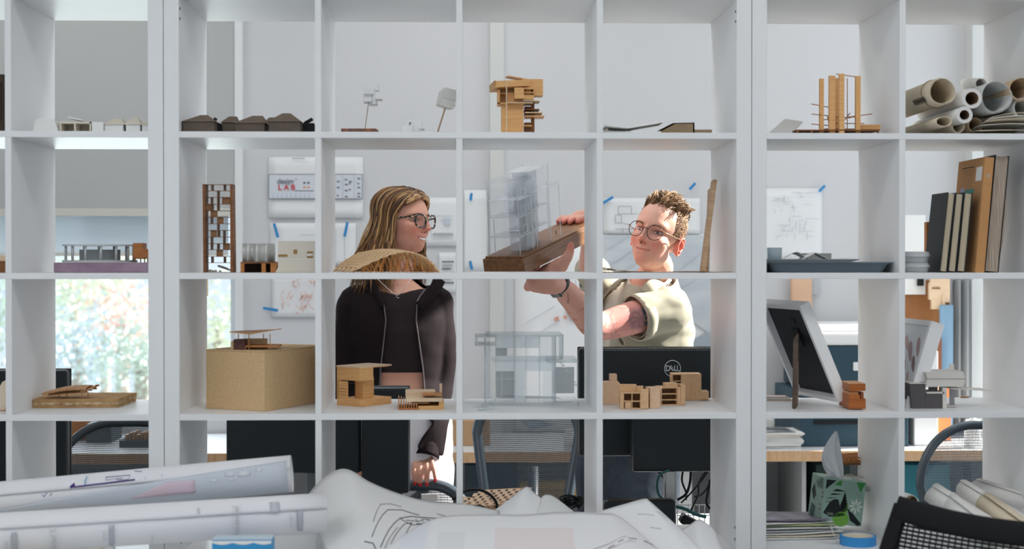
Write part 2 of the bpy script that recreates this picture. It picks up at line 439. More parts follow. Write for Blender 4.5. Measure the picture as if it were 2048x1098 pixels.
house('card_house', 'dark brown card house with a tall flat-topped roof nearest the divider', 'model house', 538, 600, 243, 560, 577, 223, .03, .10, 1, DKB, DKB2, g)
t = thing('card_block', 'low black card block with a tilted black slab beside the dark card houses', 'model block', base(615, .10, 1))
b = MB(); pbox(b, t, 603, 246, 627, None, .10, .18); b.build('block', BLACK, t)
b = MB(); p = at(609, 247, .13)-t.location; q = at(625, 238, .13)-t.location; b.beam(p, q, .03, .005); b.build('slab', BLACK, t)
t = thing('card_block', 'black block coloured as the shaded side of the dark card house by the left panel', 'model block', base(433, .08, 1))
b = MB(); pbox(b, t, 429, 246, 440, None, .08, .14); b.build('block', BLACK, t)  # shaded house side put in as a black block
b = MB(); b.beam(at(427, 246, .11)-t.location, at(432, 236, .11)-t.location, .03, .004); b.build('slab', BLACK, t)

# --- white card houses, left bookcase
g = 'white card houses on the upper shelf'
t = thing('paper_house', 'white card house shaped like an upturned tub, first of the white row', 'model house', base(90, .06, 1), 0, g)
b = MB(); ppoly(b, t, [(66, 275), (70, 241), (78, 236), (108, 238), (117, 275)], .06, .13); b.build('body', WHITE, t)
t = thing('paper_house', 'white open-fronted card house with a raised roof flap', 'model house', base(145, .07, 1), 0, g)
b = MB(); pbox(b, t, 119, 243, 122, None, .07, .15); pbox(b, t, 122, 243, 182, 247, .07, .15); pbox(b, t, 148, 247, 151, None, .07, .15)
pbox(b, t, 122, 250, 182, None, .135, .14); pbox(b, t, 179, 243, 182, None, .07, .15); b.build('walls', CREAM, t)
b = MB(); b.beam(at(143, 237, .1)-t.location, at(172, 243, .1)-t.location, .07, .003); b.build('roof', WHITE, t)
t = thing('paper_house', 'white box-shaped card house with a clean square end', 'model house', base(195, .06, 1), 0, g)
b = MB(); pbox(b, t, 184, 244, 206, None, .06, .15); b.build('body', WHITE, t)
house('paper_house', 'white card house with a shallow hipped roof, fourth of the white row', 'model house', 209, 246, 249, 224, 236, 234, .07, .08, 1, WHITE, CREAM, g)
house('paper_house', 'small white card house with a pointed roof, fifth of the white row', 'model house', 252, 280, 249, 261, 270, 233, .07, .07, 1, WHITE, CREAM, g)
house('paper_house', 'white card house partly behind the thick panel of the bookcase', 'model house', 284, 304, 250, 293, 297, 236, .07, .07, 1, WHITE, CREAM, g)
t = thing('storage_box', 'dark brown box cut off by the edge of the picture on the upper shelf', 'box', base(-20, .03, 1))
b = MB(); pbox(b, t, -60, 148, 8, None, .03, .2); b.build('body', mat('dark_wood_box', (70, 58, 46), rough=.7), t, bevel=.002)
b = MB(); pbox(b, t, -40, 165, 2, 240, .027, .03); b.build('panel', mat('dark_wood_panel', (58, 45, 35), rough=.7), t)

# --- clear plastic tree-houses on rods
AMB = mat('amber_acrylic', (150, 84, 30), rough=.15, coat=.5, c2=(70, 32, 12), vscale=5, stretch=(14, 1, 1))
ICE = clear('milky_acrylic', (250, 251, 251), .02, .82, (255, 255, 255))
ICE2 = clear('grey_acrylic', (240, 240, 238), .04, .8, (240, 238, 232))
STEEL = mat('brushed_steel', (190, 190, 188), rough=.3, metal=.9)
BRASSROD = mat('wire_rod', (176, 160, 140), rough=.4, metal=.6)
t = thing('tree_house_model', 'milky plastic cube model on a thin rod above an amber base', 'architectural model', base(720, .12, 1))
b = MB(); ppoly(b, t, [(682, 257), (752, 257), (757, 261), (757, 275), (682, 275)], .12, .22); b.build('base', AMB, t)
b = MB(); b.tube([at(730, 258, .16)-t.location, at(738, 200, .16)-t.location], .0012, 6); b.build('rod', BRASSROD, t)
b = MB(); pbox(b, t, 728, 176, 748, 188, .13, .19); pbox(b, t, 726, 188, 744, 203, .14, .2); pbox(b, t, 735, 170, 757, 180, .15, .2)
pbox(b, t, 745, 182, 752, 208, .14, .15); pbox(b, t, 749, 196, 764, 198, .13, .19); pbox(b, t, 738, 203, 754, 209, .15, .19); b.build('cabin', ICE, t)
t = thing('plastic_house_model', 'tiny milky plastic house with a thin mast on the upper shelf', 'architectural model', base(825, .12, 1))
b = MB(); pbox(b, t, 805, 250, 825, None, .12, .17); pbox(b, t, 818, 240, 844, None, .13, .18); pbox(b, t, 812, 244, 822, 250, .13, .17); pbox(b, t, 838, 255, 848, 257, .11, .17); b.build('house', ICE, t)
b = MB(); b.tube([at(823, 262, .15)-t.location, at(823, 227, .15)-t.location], .0009, 5); b.build('mast', ICE2, t)
t = thing('tree_house_model', 'grey-white faceted cube model on a slanting rod beside the divider', 'architectural model', base(872, .12, 1))
b = MB(); b.tube([(0, .03, 0), at(891, 214, .15)-t.location], .0022, 8); b.build('rod', mat('ply_rod', (176, 150, 122), rough=.5), t)
c = at(894, 199, .15)-t.location
b = MB(); b.xf(c, (0, R(14), R(20))); b.box((-.018, -.018, -.022), (.018, .018, .02)); b.box((-.016, -.02, .0), (.02, .012, .026)); b.box((.01, -.006, -.012), (.024, .016, -.008)); b.box((-.021, -.01, -.02), (-.015, .016, .016))
b.build('cabin', ICE2, t)

# --- wooden tower model
t = thing('tower_model', 'tall honey-coloured wooden tower model of stacked boxes and thin plates', 'architectural model', base(1030, .12, 1))
b = MB(); pbox(b, t, 1003, 205, 1047, None, .10, .17); b.build('trunk', BASS, t)
b = MB(); pbox(b, t, 1049, 245, 1062, 262, .12, .16); pbox(b, t, 1049, 213, 1062, 230, .13, .17); b.build('side_block', BROWN, t)
b = MB(); pbox(b, t, 995, 179, 1000, 208, .09, .16); pbox(b, t, 995, 205, 1050, 208, .09, .16); pbox(b, t, 997, 186, 1014, 188, .10, .15); pbox(b, t, 1000, 178, 1050, 206, .125, .16); pbox(b, t, 1015, 185, 1050, 206, .10, .12); b.build('upper_box', BASS, t)
b = MB(); b.xf(at(1018, 171, .12)-t.location, (R(-4), R(-4), R(10))); b.box((-.045, -.04, -.01), (.045, .035, -.006)); b.box((-.045, -.04, -.006), (-.042, .035, .008)); b.box((-.045, -.04, -.006), (.045, -.037, .006)); b.box((.03, -.03, -.006), (.045, .03, .01)); b.build('roof_tray', BASS, t)
b = MB(); b.xf(at(1032, 157, .13)-t.location, (R(3), R(9), R(6))); b.box((-.025, -.03, -.0015), (.024, .03, .0015)); b.build('top_plate', BASS, t)
b = MB(); pbox(b, t, 1050, 158, 1086, 191, .10, .15); b.build('side_box', BASS, t)
b = MB(); pbox(b, t, 1029, 175, 1048, 197, .07, .11); pbox(b, t, 1048, 190, 1068, 199, .08, .12); pbox(b, t, 1048, 176, 1068, 178, .08, .12); pbox(b, t, 1048, 184, 1068, 186, .085, .12); pbox(b, t, 1062, 176, 1066, 198, .1, .12); b.build('front_box', BASS, t)
for (x0, x1, y, Ya, m) in ((1045, 1080, 200, .08, PALEW), (1049, 1079, 217.5, .1, BROWN), (1050, 1085, 224, .09, PALEW), (1050, 1089, 231, .09, BASS), (1015, 1066, 204, .08, PALEW), (1049, 1064, 250, .09, BASS)):
    b = MB(); b.xf(rot=(0, 0, 0)); pbox(b, t, x0, y, x1, y+2, Ya, Ya+.07); b.build('floor_plate', m, t)
b = MB(); pbox(b, t, 1062, 200, 1069, None, .12, .128); b.build('post', BROWN, t)
b = MB(); pbox(b, t, 1012, 166, 1014.2, None, .075, .078); b.build('pole', PALEW, t)

# --- flat site models
t = thing('site_model', 'low white site model of flat card plates beside the divider', 'architectural model', base(1260, .06, 1))
b = MB(); pbox(b, t, 1208, 262, 1322, None, .06, .3); b.build('base', WHITE, t)
b = MB(); b.beam(at(1208, 255, .1)-t.location, at(1252, 259, .1)-t.location, .12, .004); b.beam(at(1252, 259, .1)-t.location, at(1322, 247, .1)-t.location, .10, .003); b.build('roof_plate', WHITE, t)
b = MB(); pbox(b, t, 1230, 256, 1262, 262, .12, .18); pbox(b, t, 1212, 257, 1216, 262, .06, .1); b.build('wall_strip', CREAM, t)
t = thing('folded_card_model', 'olive-brown folded card wedge model on the upper shelf', 'architectural model', base(1345, .06, 1))
SMOKE = mat('brown_card', (148, 128, 100), rough=.75, var=.1, vscale=40)
b = MB(); ppoly(b, t, [(1300, 275), (1346, 246), (1389, 245), (1389, 275)], .07, .075); ppoly(b, t, [(1346, 246), (1389, 245), (1389, 247), (1346, 248)], .07, .2); pbox(b, t, 1386, 245, 1389, None, .07, .2); ppoly(b, t, [(1300, 275), (1346, 246), (1348, 249), (1308, 275)], .07, .2); b.build('wedge', SMOKE, t)
b = MB(); pbox(b, t, 1389, 259, 1424, None, .07, .17); b.build('low_block', SMOKE, t)
b = MB(); pbox(b, t, 1335, 251, 1386, None, .12, .125); b.build('back_wall_panel', mat('brown_card_dark', (120, 104, 80), rough=.8), t)

# --- right bookcase, upper shelf
t = thing('card_sheet', 'grey-white card sheet lying tilted beside the wooden posts', 'card', base(1570, .12, 1))
A, B_, C_, D_ = [at(x, y, Y)-t.location for x, y, Y in ((1536, 268, .08), (1570, 238, .22), (1606, 244, .22), (1583, 268, .08))]
b = MB(); b.add([A, B_, C_, D_], [(0, 1, 2, 3)]); b.build('sheet', mat('dull_white_card', (214, 214, 212), rough=.7), t, solid=.002)
t = thing('post_model', 'wooden model of tall upright strips crossed by thin rods', 'architectural model', base(1675, .12, 1))
for x0, x1, y, Ya in ((1640, 1648, 157, .08), (1659, 1671, 151, .07), (1672, 1679, 156, .12), (1679, 1689, 147, .06), (1712, 1721.5, 152, .08)):
    b = MB(); pbox(b, t, x0, y, x1, None, Ya, Ya+.012); b.build('post', BASS, t)
RODW = mat('thin_wood_rod', (178, 118, 74), rough=.6)
for a, c in (((1694.5, 270, .1), (1694.5, 157, .1)), ((1623, 208, .06), (1660, 215, .12)), ((1623, 228, .06), (1700, 236, .14)), ((1690, 235, .06), (1744, 228, .14)), ((1623, 248, .07), (1690, 254, .15)), ((1657, 247, .1), (1729, 247, .1)), ((1672, 148, .1), (1714, 154, .1)), ((1655, 232, .07), (1660, 262, .16)), ((1700, 226, .07), (1690, 240, .16)), ((1640, 240, .12), (1720, 233, .13))):
    b = MB(); b.tube([at(*a)-t.location, at(*c)-t.location], .0012, 6); b.build('rod', RODW, t)
b = MB(); pbox(b, t, 1592, 259, 1760, 261.5, .06, .22); pbox(b, t, 1594, 261, 1597, None, .06, .07); pbox(b, t, 1622, 261, 1625, None, .06, .07); pbox(b, t, 1755, 261, 1758, None, .06, .07); pbox(b, t, 1650, 257, 1715, 259, .1, .2); b.build('deck', BROWN, t)
b = MB(); pbox(b, t, 1722, 249, 1761, 258.5, .1, .16); b.build('low_block', BASS, t)

# --- paper rolls heaped in the right bookcase
ROLLP = [mat('roll_paper_cream', (222, 208, 184), rough=.8, var=.08, vscale=8), mat('roll_paper_white', (232, 230, 226), rough=.8), mat('roll_paper_grey', (206, 208, 206), rough=.8), mat('roll_paper_tan', (204, 178, 146), rough=.8, var=.1, vscale=10)]
CORE = mat('roll_core_brown', (140, 112, 84), rough=.9)
def paper_roll(lab, cx, cy, rpx, Y0, L, mi, thick=.0025, tilt=(0, 0), inner=None, sq=1.0, name='paper_roll', grp='paper rolls in the bookcase', turns=1.6, loose=.002):
    c = at(cx, cy, Y0); rr = rpx*(Y0+3.67)/FPX
    t = thing(name, lab, 'paper roll', c, 0, grp)
    def sheet(r0, r1, th, y0, y1, n, a0, mt, nm):
        b = MB(); vs = []; ny = 5
        for j in range(ny):
            y = lerp(y0, y1, j/(ny-1)); dx, dz = tilt[0]*y, tilt[1]*y
            for k in range(n+1):
                f = k/n; a = a0+2*math.pi*th*f; r = lerp(r0, r1, f)
                w = 1+.03*math.sin(3*a+rpx+4*y)
                vs.append((dx+r*w*math.cos(a), y, dz+r*w*math.sin(a)*sq))
        fs = [(j*(n+1)+k, j*(n+1)+k+1, (j+1)*(n+1)+k+1, (j+1)*(n+1)+k) for j in range(ny-1) for k in range(n)]
        b.add(vs, fs); return b.build(nm, mt, t, smooth=True, solid=.0012)
    ir = inner*(Y0+3.67)/FPX if inner else rr*.88
    sheet(rr, ir, turns, 0, L, int(36*turns), random.uniform(1, 3), ROLLP[mi], 'rolled_sheet')
    if inner:
        b = MB(); n = 28
        for y in (0.0005,):
            vs = [(tilt[0]*y+q*math.cos(2*math.pi*k/n), y, tilt[1]*y+q*math.sin(2*math.pi*k/n)*sq) for q in (rr*.985, ir*.98) for k in range(n)]
            b.add(vs, [(k, (k+1) % n, n+(k+1) % n, n+k) for k in range(n)])
        b.build('wound_edge', ROLLP[mi], t)
        b = MB(); b.lathe([(ir*.99, 0), (ir*.99, L)], 24); 
        b.v = [V((tilt[0]*p.z+p.x, p.z, tilt[1]*p.z+p.y*sq)) for p in b.v]; b.build('core', CORE, t, smooth=True)
    return t
a = paper_roll('large open cream paper roll with a wide mouth, topmost against the divider', 1885, 183, 28, .005, .36, 0, inner=None, tilt=(.0, .0))
b = MB(); pts = []
for k in range(60):                                  # faint handwriting along the roll
    y = .03+.10*k/60; an = R(205)+R(14)*math.sin(k*1.7)
    pts.append((.0368*math.cos(an)*1.03, y, .0368*math.sin(an)*1.03))
b.tube(pts, .0006, 5); b.build('handwriting', mat('pencil', (96, 88, 78), rough=.9), a)
b = MB(); b.lathe([(.0, 0)], 8) if 0 else None
b = MB(); ring = [(.0372*math.cos(2*math.pi*k/40), .055+.012*math.sin(2*math.pi*k/40), .0372*math.sin(2*math.pi*k/40)) for k in range(40)]
b.tube(ring, .001, 6, closed=True); b.build('rubber_band', CORE, a, smooth=True)
paper_roll('tightly wound white paper roll with a thick edge and dark hollow core', 1944, 197, 20.5, .0, .37, 1, inner=13.5)
paper_roll('large open grey-white paper roll resting against the right divider', 1993, 194, 33, .02, .34, 2)
paper_roll('white paper roll with a crumpled dark mouth, below the large cream roll', 1929, 230, 17, .0, .37, 1, inner=10)
paper_roll('flattened cream paper roll with a folded mouth, lowest by the divider', 1888, 243, 17, .004, .36, 0, sq=.62, turns=2.2)
paper_roll('cream paper roll at the bottom with a dark hollow mouth', 1917, 253, 13, .06, .30, 0, turns=2)
paper_roll('tan kraft paper roll at the bottom of the heap', 1951, 250, 15, .08, .29, 3, turns=2)
paper_roll('tan paper roll beside the right divider, above a white one', 2042, 178, 24, .02, .34, 3)
paper_roll('pale paper roll beneath the tan roll by the right divider', 2046, 216, 20, .03, .34, 2)
paper_roll('white paper roll peeping out on top at the back of the heap', 1962, 168, 12, .20, .17, 1, tilt=(.1, .12))
t = thing('folded_sheets', 'loose folded sheets of drawing paper pressed under the paper rolls', 'paper', base(2000, .01, 1))
for k in range(5):
    def fn(u, v, k=k):
        p = at(lerp(1960+6*k, 2060, u), 262-8*k-16*math.sin(u*1.6)*(.4+.12*k)+6*u, .012+.004*k)
        return (p.x-t.location.x, .012+.004*k+.22*v-t.location.y, max(.001, p.z-t.location.z+.006*math.sin(5*v+k)))
    MB().grid(fn, 14, 8).build('sheet', ROLLP[k % 2], t, smooth=True, solid=.001)

# ================================================================ second row of shelves
ZB = zr(2)
t = thing('wooden_block', 'dark-edged wooden block at the picture edge on the left bookcase', 'block', base(-10, .05, 2))
b = MB(); pbox(b, t, -30, 522, 12, None, .05, .15); b.build('body', BROWN, t)
b = MB(); ppoly(b, t, [(-30, 522), (0, 511), (12, 513), (12, 522)], .05, .15); b.build('top', PALEW, t)
PURP = mat('purple_foam', (172, 148, 164), rough=.9, c2=(140, 116, 134), vscale=14, bump=.2, bscale=300)
t = thing('foam_slab', 'purple-pink foam slab lying under the white ring-shaped model', 'foam slab', base(205, .04, 2))
b = MB(); pbox(b, t, 107, 525, 303, None, .04, .30); b.build('slab', PURP, t, bevel=.002)
tz = gz(525, .04)
PG = mat('pale_grey_plastic', (196, 200, 200), rough=.5); PG2 = mat('mid_grey_plastic', (160, 165, 165), rough=.55)
cx = gx(200, .15); t = thing('ring_building_model', 'pale grey ring-shaped building model on slender columns upon the purple slab', 'architectural model', (cx, .15, tz))
rx, ry = .092, .075
def ell(q, k, n): return (rx*q*math.cos(2*math.pi*k/n), ry*q*math.sin(2*math.pi*k/n))
def ringplate(z0, z1, q0, q1, nm, m):
    b = MB(); n = 40; vs = []
    for (q, z) in ((q1, z0), (q1, z1), (q0, z1), (q0, z0)): vs += [(*ell(q, k, n), z) for k in range(n)]
    fs = [(i*n+k, i*n+(k+1) % n, ((i+1) % 4)*n+(k+1) % n, ((i+1) % 4)*n+k) for i in range(4) for k in range(n)]
    b.add(vs, fs); return b.build(nm, m, t)
ringplate(.0005, .006, .3, 1.03, 'floor_plate', PG)
ringplate(.042, .046, .62, 1.03, 'roof_ring', PG)
for k in range(14):
    x, y = ell(.95, k, 14); b = MB(); b.tube([(x, y, .006), (x, y, .042)], .0032, 8); b.build('column', PG, t, smooth=True)
ringplate(.006, .033, .5, .56, 'inner_wall_panel', PG2)
t = thing('wooden_box_model', 'small orange-brown stepped wooden box model beside the ring building', 'architectural model', (gx(288, .1), .1, tz))
OR = wood('orange_ply', (196, 132, 74), (172, 108, 56), 8, (2, 2, 30))
b = MB(); pbox(b, t, 266, 486, 285, 518, .1, .15); b.build('tall_block', OR, t)
b = MB(); pbox(b, t, 285, 498, 306, 516, .09, .15); b.build('low_block', OR, t)
for x in (270, 281, 289, 295, 299, 304):
    b = MB(); pbox(b, t, x-1, 516, x+1, None, .1, .103); b.build('leg', BROWN, t)

# lattice tower
t = thing('lattice_tower_model', 'tall brown lattice tower model like a screen of open cells', 'architectural model', base(436, .10, 2))
Y = .10
for x0a, x0b, x1a, x1b in ((405, 410.5, 406.5, 411), (460, 464.5, 461, 467)):
    b = MB(); ppoly(b, t, [(x0a, 368), (x0b, 368), (x1b, 545.5), (x1a, 545.5)], Y, Y+.045); b.build('side_board', BROWN, t)
ys = [368.5, 381, 394, 407.5, 420.6, 433.7, 447, 460, 473.5, 486.5, 499, 512.5, 525]
for y in ys:
    b = MB(); pbox(b, t, 410.5, y, 461, y+1.1, Y+.002, Y+.04); b.build('shelf_strip', BROWN, t)
vert = [[422, 447], [434], [421, 434, 444], [422, 434], [421], [421, 434], [434], [435, 446], [421, 446], [421, 434, 446], [433], [422, 447]]
for i, vs in enumerate(vert):
    for x in vs:
        b = MB(); pbox(b, t, x, ys[i], x+1, ys[i+1], Y+.003, Y+.04); b.build('cell_divider', BROWN, t)
for i, x0, x1 in ((2, 445, 460), (3, 411, 422), (4, 422, 435), (5, 435, 447), (7, 421, 434), (9, 446, 460), (10, 433, 446)):
    b = MB(); pbox(b, t, x0, ys[i], x1, ys[i+1], Y+.006, Y+.008); b.build('infill_panel', mat('brown_infill', (146, 108, 76), rough=.7), t)
t = thing('card_scrap', 'pale leaf-shaped card scrap lying behind the foot of the lattice tower', 'card scrap', base(448, .2, 2))
p0 = at(436, 534, .2)-t.location; p1 = at(462, 542, .2)-t.location
MB().grid(lambda u, v: (lerp(p0.x, p1.x, u), .04*(v-.5)*math.sin(math.pi*min(1, .1+u)), .001+lerp(p0.z, .002, u)+.004*(2*v-1)**2), 10, 6).build('scrap', mat('warm_grey_card', (176, 172, 164), rough=.8), t, solid=.0015, smooth=True)
t = thing('rubble_model', 'small heap of pale chips behind the lattice tower', 'model pieces', base(425, .24, 2)); t['kind'] = 'stuff'
b = MB()
for k in range(14): b.xf((random.uniform(-.02, .022), random.uniform(-.015, .015), .003), (0, 0, random.uniform(0, 3))).box((-.004, -.003, -.003), (.004, .003, random.uniform(.001, .005)))
b.build('chips', CREAM, t)
# metal clad model
t = thing('metal_clad_model', 'small model wrapped in a rippled silver sheet on a wooden box base', 'architectural model', base(517, .08, 2))
MTL = mat('silver_sheet', (206, 206, 202), rough=.35, metal=.35)
Ya = .08
def shp(u, v):
    x = lerp(484, 548, u); p = at(x, lerp(524, 487, v), Ya)-t.location
    return (p.x, .012*math.sin(u*9)+.008*math.sin(u*21+1), p.z)
MB().grid(shp, 40, 3).build('silver_sheet', MTL, t, smooth=True, solid=.001)
b = MB(); pbox(b, t, 481, 524, 552, 527, Ya, Ya+.10); b.build('deck', BROWN, t)
for x0, x1 in ((481, 488), (523, 531), (541, 549)):
    b = MB(); pbox(b, t, x0, 527, x1, None, Ya, Ya+.012); b.build('post', OR, t)
b = MB(); ppoly(b, t, [(549, 527), (556, 525), (551, 545), (549, 545)], Ya, Ya+.08); b.build('flared_side', OR, t)
b = MB(); pbox(b, t, 483, 527, 549, None, Ya+.06, Ya+.065); b.build('back_board', DARKIN, t)  # shade of the open base put into a dark board
b = MB(); pbox(b, t, 488, 490, 545, 524, Ya+.035, Ya+.09); b.build('inner_block', WHITE, t)
# cream box model
t = thing('cream_house_model', 'cream card house model with small brown windows beside the divider', 'architectural model', base(592, .07, 2))
CRM = mat('ivory_card', (218, 210, 196), rough=.75)
b = MB(); pbox(b, t, 556, 482, 632, 517, .07, .17); b.build('upper_storey', CRM, t)
b = MB(); ppoly(b, t, [(556, 518), (632, 518), (632, 545.5), (550, 545.5), (556, 535)], .066, .175); b.build('lower_storey', CRM, t)
WBR = mat('window_brown', (160, 124, 74), rough=.7)
for x0, y0, x1, y1 in ((556, 509, 575, 513.5), (587, 499, 594, 508), (614, 503, 626, 507), (614, 512, 626, 516)):
    b = MB(); pbox(b, t, x0, y0, x1, y1, .069, .071); b.build('window_patch', WBR, t)
b = MB(); pbox(b, t, 615, 507.5, 624, 511.5, .0685, .071); b.build('sill_strip', WHITE, t)

# lattice vault roof
t = thing('lattice_vault_model', 'pale wooden lattice vault model arching above a forest of thin struts', 'architectural model', base(772, .14, 2))
LV = wood('lattice_wood', (240, 208, 166), (232, 194, 148), 10, (20, 20, 20)); LVS = mat('strut_wood', (206, 140, 72), rough=.6)
FE = spline([at(x, y, .04)-t.location for x, y in ((702, 544.5), (750, 522), (800, 505), (836, 508), (862, 523), (879, 544.5))], 8)
BE = spline([at(x, y, .24)-t.location for x, y in ((664, 543), (690, 521), (726, 504), (775, 507), (822, 523), (850, 543))], 8)
def surf(u, v):                              # u along the vault, v from front to back
    f = u*(len(FE)-1); i = min(int(f), len(FE)-2); q = f-i
    p = FE[i].lerp(FE[i+1], q).lerp(BE[i].lerp(BE[i+1], q), v)
    p.z = max(.002, p.z+.007*math.sin(math.pi*v)*math.sin(math.pi*u)); return p
surfw = .0046
b = MB(); n1, n2 = 14, 5
for i in range(n1):
    for j in range(n2):
        for dv in (1, -1):
            u0, v0 = i/n1, (j+.5)/n2
            u1, v1 = min(1, u0+1/n1), min(1, max(0, v0+dv*.5/n2))
            um, vm = u0-0/n1, v0
            b.beam(surf(u0, v0), surf(u1, v1), surfw, .0022, (0, .2, 1))
            u2, v2 = min(1, u1+1/n1), v0
            b.beam(surf(u1, v1), surf(u2, v2), surfw, .0022, (0, .2, 1))
b.build('lattice_roof', LV, t)
ss = 0
for i in range(1, 17):
    for j in range(0, 6):
        u, v = i/17+.01*math.sin(7*j), (j+.5)/6
        p = surf(u, v); q = surf(min(1, max(0, u+random.choice((-.055, .055)))), min(.98, max(.02, v+random.uniform(-.12, .12)))); q.z = .0008
        if p.z < .012: continue
        b = MB(); b.tube([p-V((0, 0, .001)), q], .0011, 5, cap=False); b.build('strut', LVS, t); ss += 1

# planks and card in the fourth cell
t = thing('wooden_plank', 'long thin wooden plank leaning upright against the panel, the taller of two', 'plank', base(1405, .10, 2))
PLK = wood('plank_ply', (204, 172, 138), (186, 150, 116), 6, (2, 2, 20))
b = MB(); b.beam((0, 0, .0005), at(1428, 362, .14)-t.location, .0105, .034, (0, 1, 0)); b.build('plank', PLK, t)
t = thing('wooden_plank', 'shorter wooden plank leaning just behind the taller one', 'plank', base(1413, .18, 2))
b = MB(); b.beam((0, 0, .0005), at(1420, 379, .21)-t.location, .0075, .03, (0, 1, 0)); b.build('plank', PLK, t)
RC = mat('reddish_card', (170, 132, 108), rough=.8, var=.2, vscale=30)
t = thing('card_strip', 'flat brown card sheet lying along the shelf under the leaning planks', 'card', base(1340, .02, 2))
x0, x1 = gx(1207, .02)-t.location.x, gx(1464, .02)-t.location.x
MB().grid(lambda u, v: (lerp(x0, x1, u), .005+.07*v, .001+.0022*abs(math.sin(u*7))*(1-v)), 24, 3).build('sheet', RC, t, solid=.0012)
t = thing('tracing_scraps', 'crumpled pale tracing paper scrap lying on the brown card by the divider', 'paper scrap', base(1225, .12, 2))
x0 = gx(1208, .12)-t.location.x; x1 = gx(1262, .12)-t.location.x
MB().grid(lambda u, v: (lerp(x0, x1, u), .08*v, .003+.010*(1-u)*abs(math.sin(6*u+3*v))), 16, 6).build('sheet', CREAM, t, solid=.0008)

# trays, cup and papers in the right bookcase
TRAY = mat('blue_grey_plastic', (98, 112, 122), rough=.4, spec=.5); TRAY2 = mat('grey_plastic', (128, 138, 144), rough=.4)
t = thing('serving_tray', 'blue-grey plastic tray with a raised rim, lower of the two trays', 'tray', base(1660, .03, 2))
xa, xb = gx(1534, .03)-t.location.x, gx(1790, .03)-t.location.x; hh = gz(524, .03)-ZB
def rect(x0, x1, y0, y1, z, r=.02, n=6):
    out = []
    for cx_, cy_, a0 in ((x1-r, y1-r, 0), (x0+r, y1-r, 90), (x0+r, y0+r, 180), (x1-r, y0+r, 270)):
        out += [(cx_+r*math.cos(R(a0+90*k/n)), cy_+r*math.sin(R(a0+90*k/n)), z) for k in range(n+1)]
    return out
b = MB(); xa = max(xa, .0005+XRU-t.location.x)
loops = [rect(xa+.022, xb-.022, .02, .33, .0005), rect(xa+.008, xb-.010, .006, .344, hh-.003), rect(xa, xb, 0, .35, hh-.003), rect(xa, xb, 0, .35, hh), rect(xa+.010, xb-.012, .008, .342, hh), rect(xa+.024, xb-.024, .022, .328, .003)]
vs = [p for l in loops for p in l]; n = len(loops[0])
b.add(vs, [(i*n+k, i*n+(k+1) % n, (i+1)*n+(k+1) % n, (i+1)*n+k) for i in range(5) for k in range(n)]+[tuple(range(n)), tuple(range(6*n-1, 5*n-1, -1))])
b.build('tray', TRAY, t, bevel=.0006)
t2z = ZB+hh+.0005
t = thing('flat_tray', 'thin grey plastic tray lying on top of the blue-grey tray', 'tray', (gx(1630, .02), .02, t2z))
xa, xb = XRU+.001-t.location.x, gx(1722, .02)-t.location.x; h3 = max(.006, gz(518, .02)-t2z)
b = MB(); loops = [rect(xa+.006, xb-.02, .01, .29, 0, .012), rect(xa, xb, 0, .30, h3-.002, .012), rect(xa, xb, 0, .30, h3, .012), rect(xa+.008, xb-.01, .008, .292, h3, .012), rect(xa+.012, xb-.024, .016, .285, .002, .012)]
vs = [p for l in loops for p in l]; n = len(loops[0])
b.add(vs, [(i*n+k, i*n+(k+1) % n, (i+1)*n+(k+1) % n, (i+1)*n+k) for i in range(4) for k in range(n)]+[tuple(range(n)), tuple(range(5*n-1, 4*n-1, -1))])
b.build('tray', TRAY2, t)
t3z = t2z+.0025
CUPM = clear('clear_cup', (222, 230, 234), .12, .25)
t = thing('plastic_cup', 'clear plastic cup standing on the thin tray by the panel', 'cup', (gx(1549, .1), .1, t3z))
MB().lathe([(0, 0), (.018, 0), (.0195, .034), (.0185, .034), (.017, .002), (0, .002)], 24).build('cup', CUPM, t, smooth=True)
t = thing('curled_paper', 'brownish-white curl of paper lying on the thin tray beside the cup', 'paper', (gx(1588, .08), .08, t3z))
MB().grid(lambda u, v: (-.03+.07*u, .05*v, .004+.019*math.sin(3.0*u)**2*(1-.3*v)), 18, 4).build('sheet', WHITE, t, solid=.0008, smooth=True)
t = thing('folded_paper', 'white folded paper tent on the thin tray', 'paper', (gx(1632, .06), .06, t3z))
MB().grid(lambda u, v: (-.035+.07*u, .06*v, .003+.018*(1-abs(2*u-1))), 9, 3).build('sheet', WHITE, t, solid=.0008)
t = thing('grey_box', 'small grey box standing behind the folded paper tent', 'box', (gx(1636, .2), .2, t3z))
MB().box((-.04, 0, 0), (.036, .04, .020)).build('body', GREYC, t, bevel=.001)
t = thing('loose_paper', 'flat white sheet with a lifted edge on the thin tray', 'paper', (gx(1690, .1), .1, t3z))
MB().grid(lambda u, v: (-.05+.075*u, .10*v, .0035+.005*u*u), 8, 3).build('sheet', WHITE, t, solid=.0008)

# lidded tubs
TUB = mat('translucent_tub', (226, 230, 232), rough=.35, trans=.25); 
c = base(1841, .06, 2)
for k, lab in ((0, 'lidded white plastic tub standing on the shelf beneath another'), (1, 'lidded white plastic tub stacked on top of another beside the notebooks')):
    t = thing('plastic_tub', lab, 'tub', (c.x, c.y+.04, c.z+(.0235 if k else 0)), 0, 'stacked plastic tubs')
    h = .0235 if k == 0 else .030
    MB().lathe([(0, 0), (.031, 0), (.034, h*.55), (.034, h*.62), (0, h*.62)], 28).build('tub', TUB, t, smooth=True)
    MB().lathe([(.034, h*.5), (.0362, h*.5), (.0362, h*.78), (.0335, h*.8), (.0335, h), (0, h-.0004)], 28).build('lid', TUB, t, smooth=True)

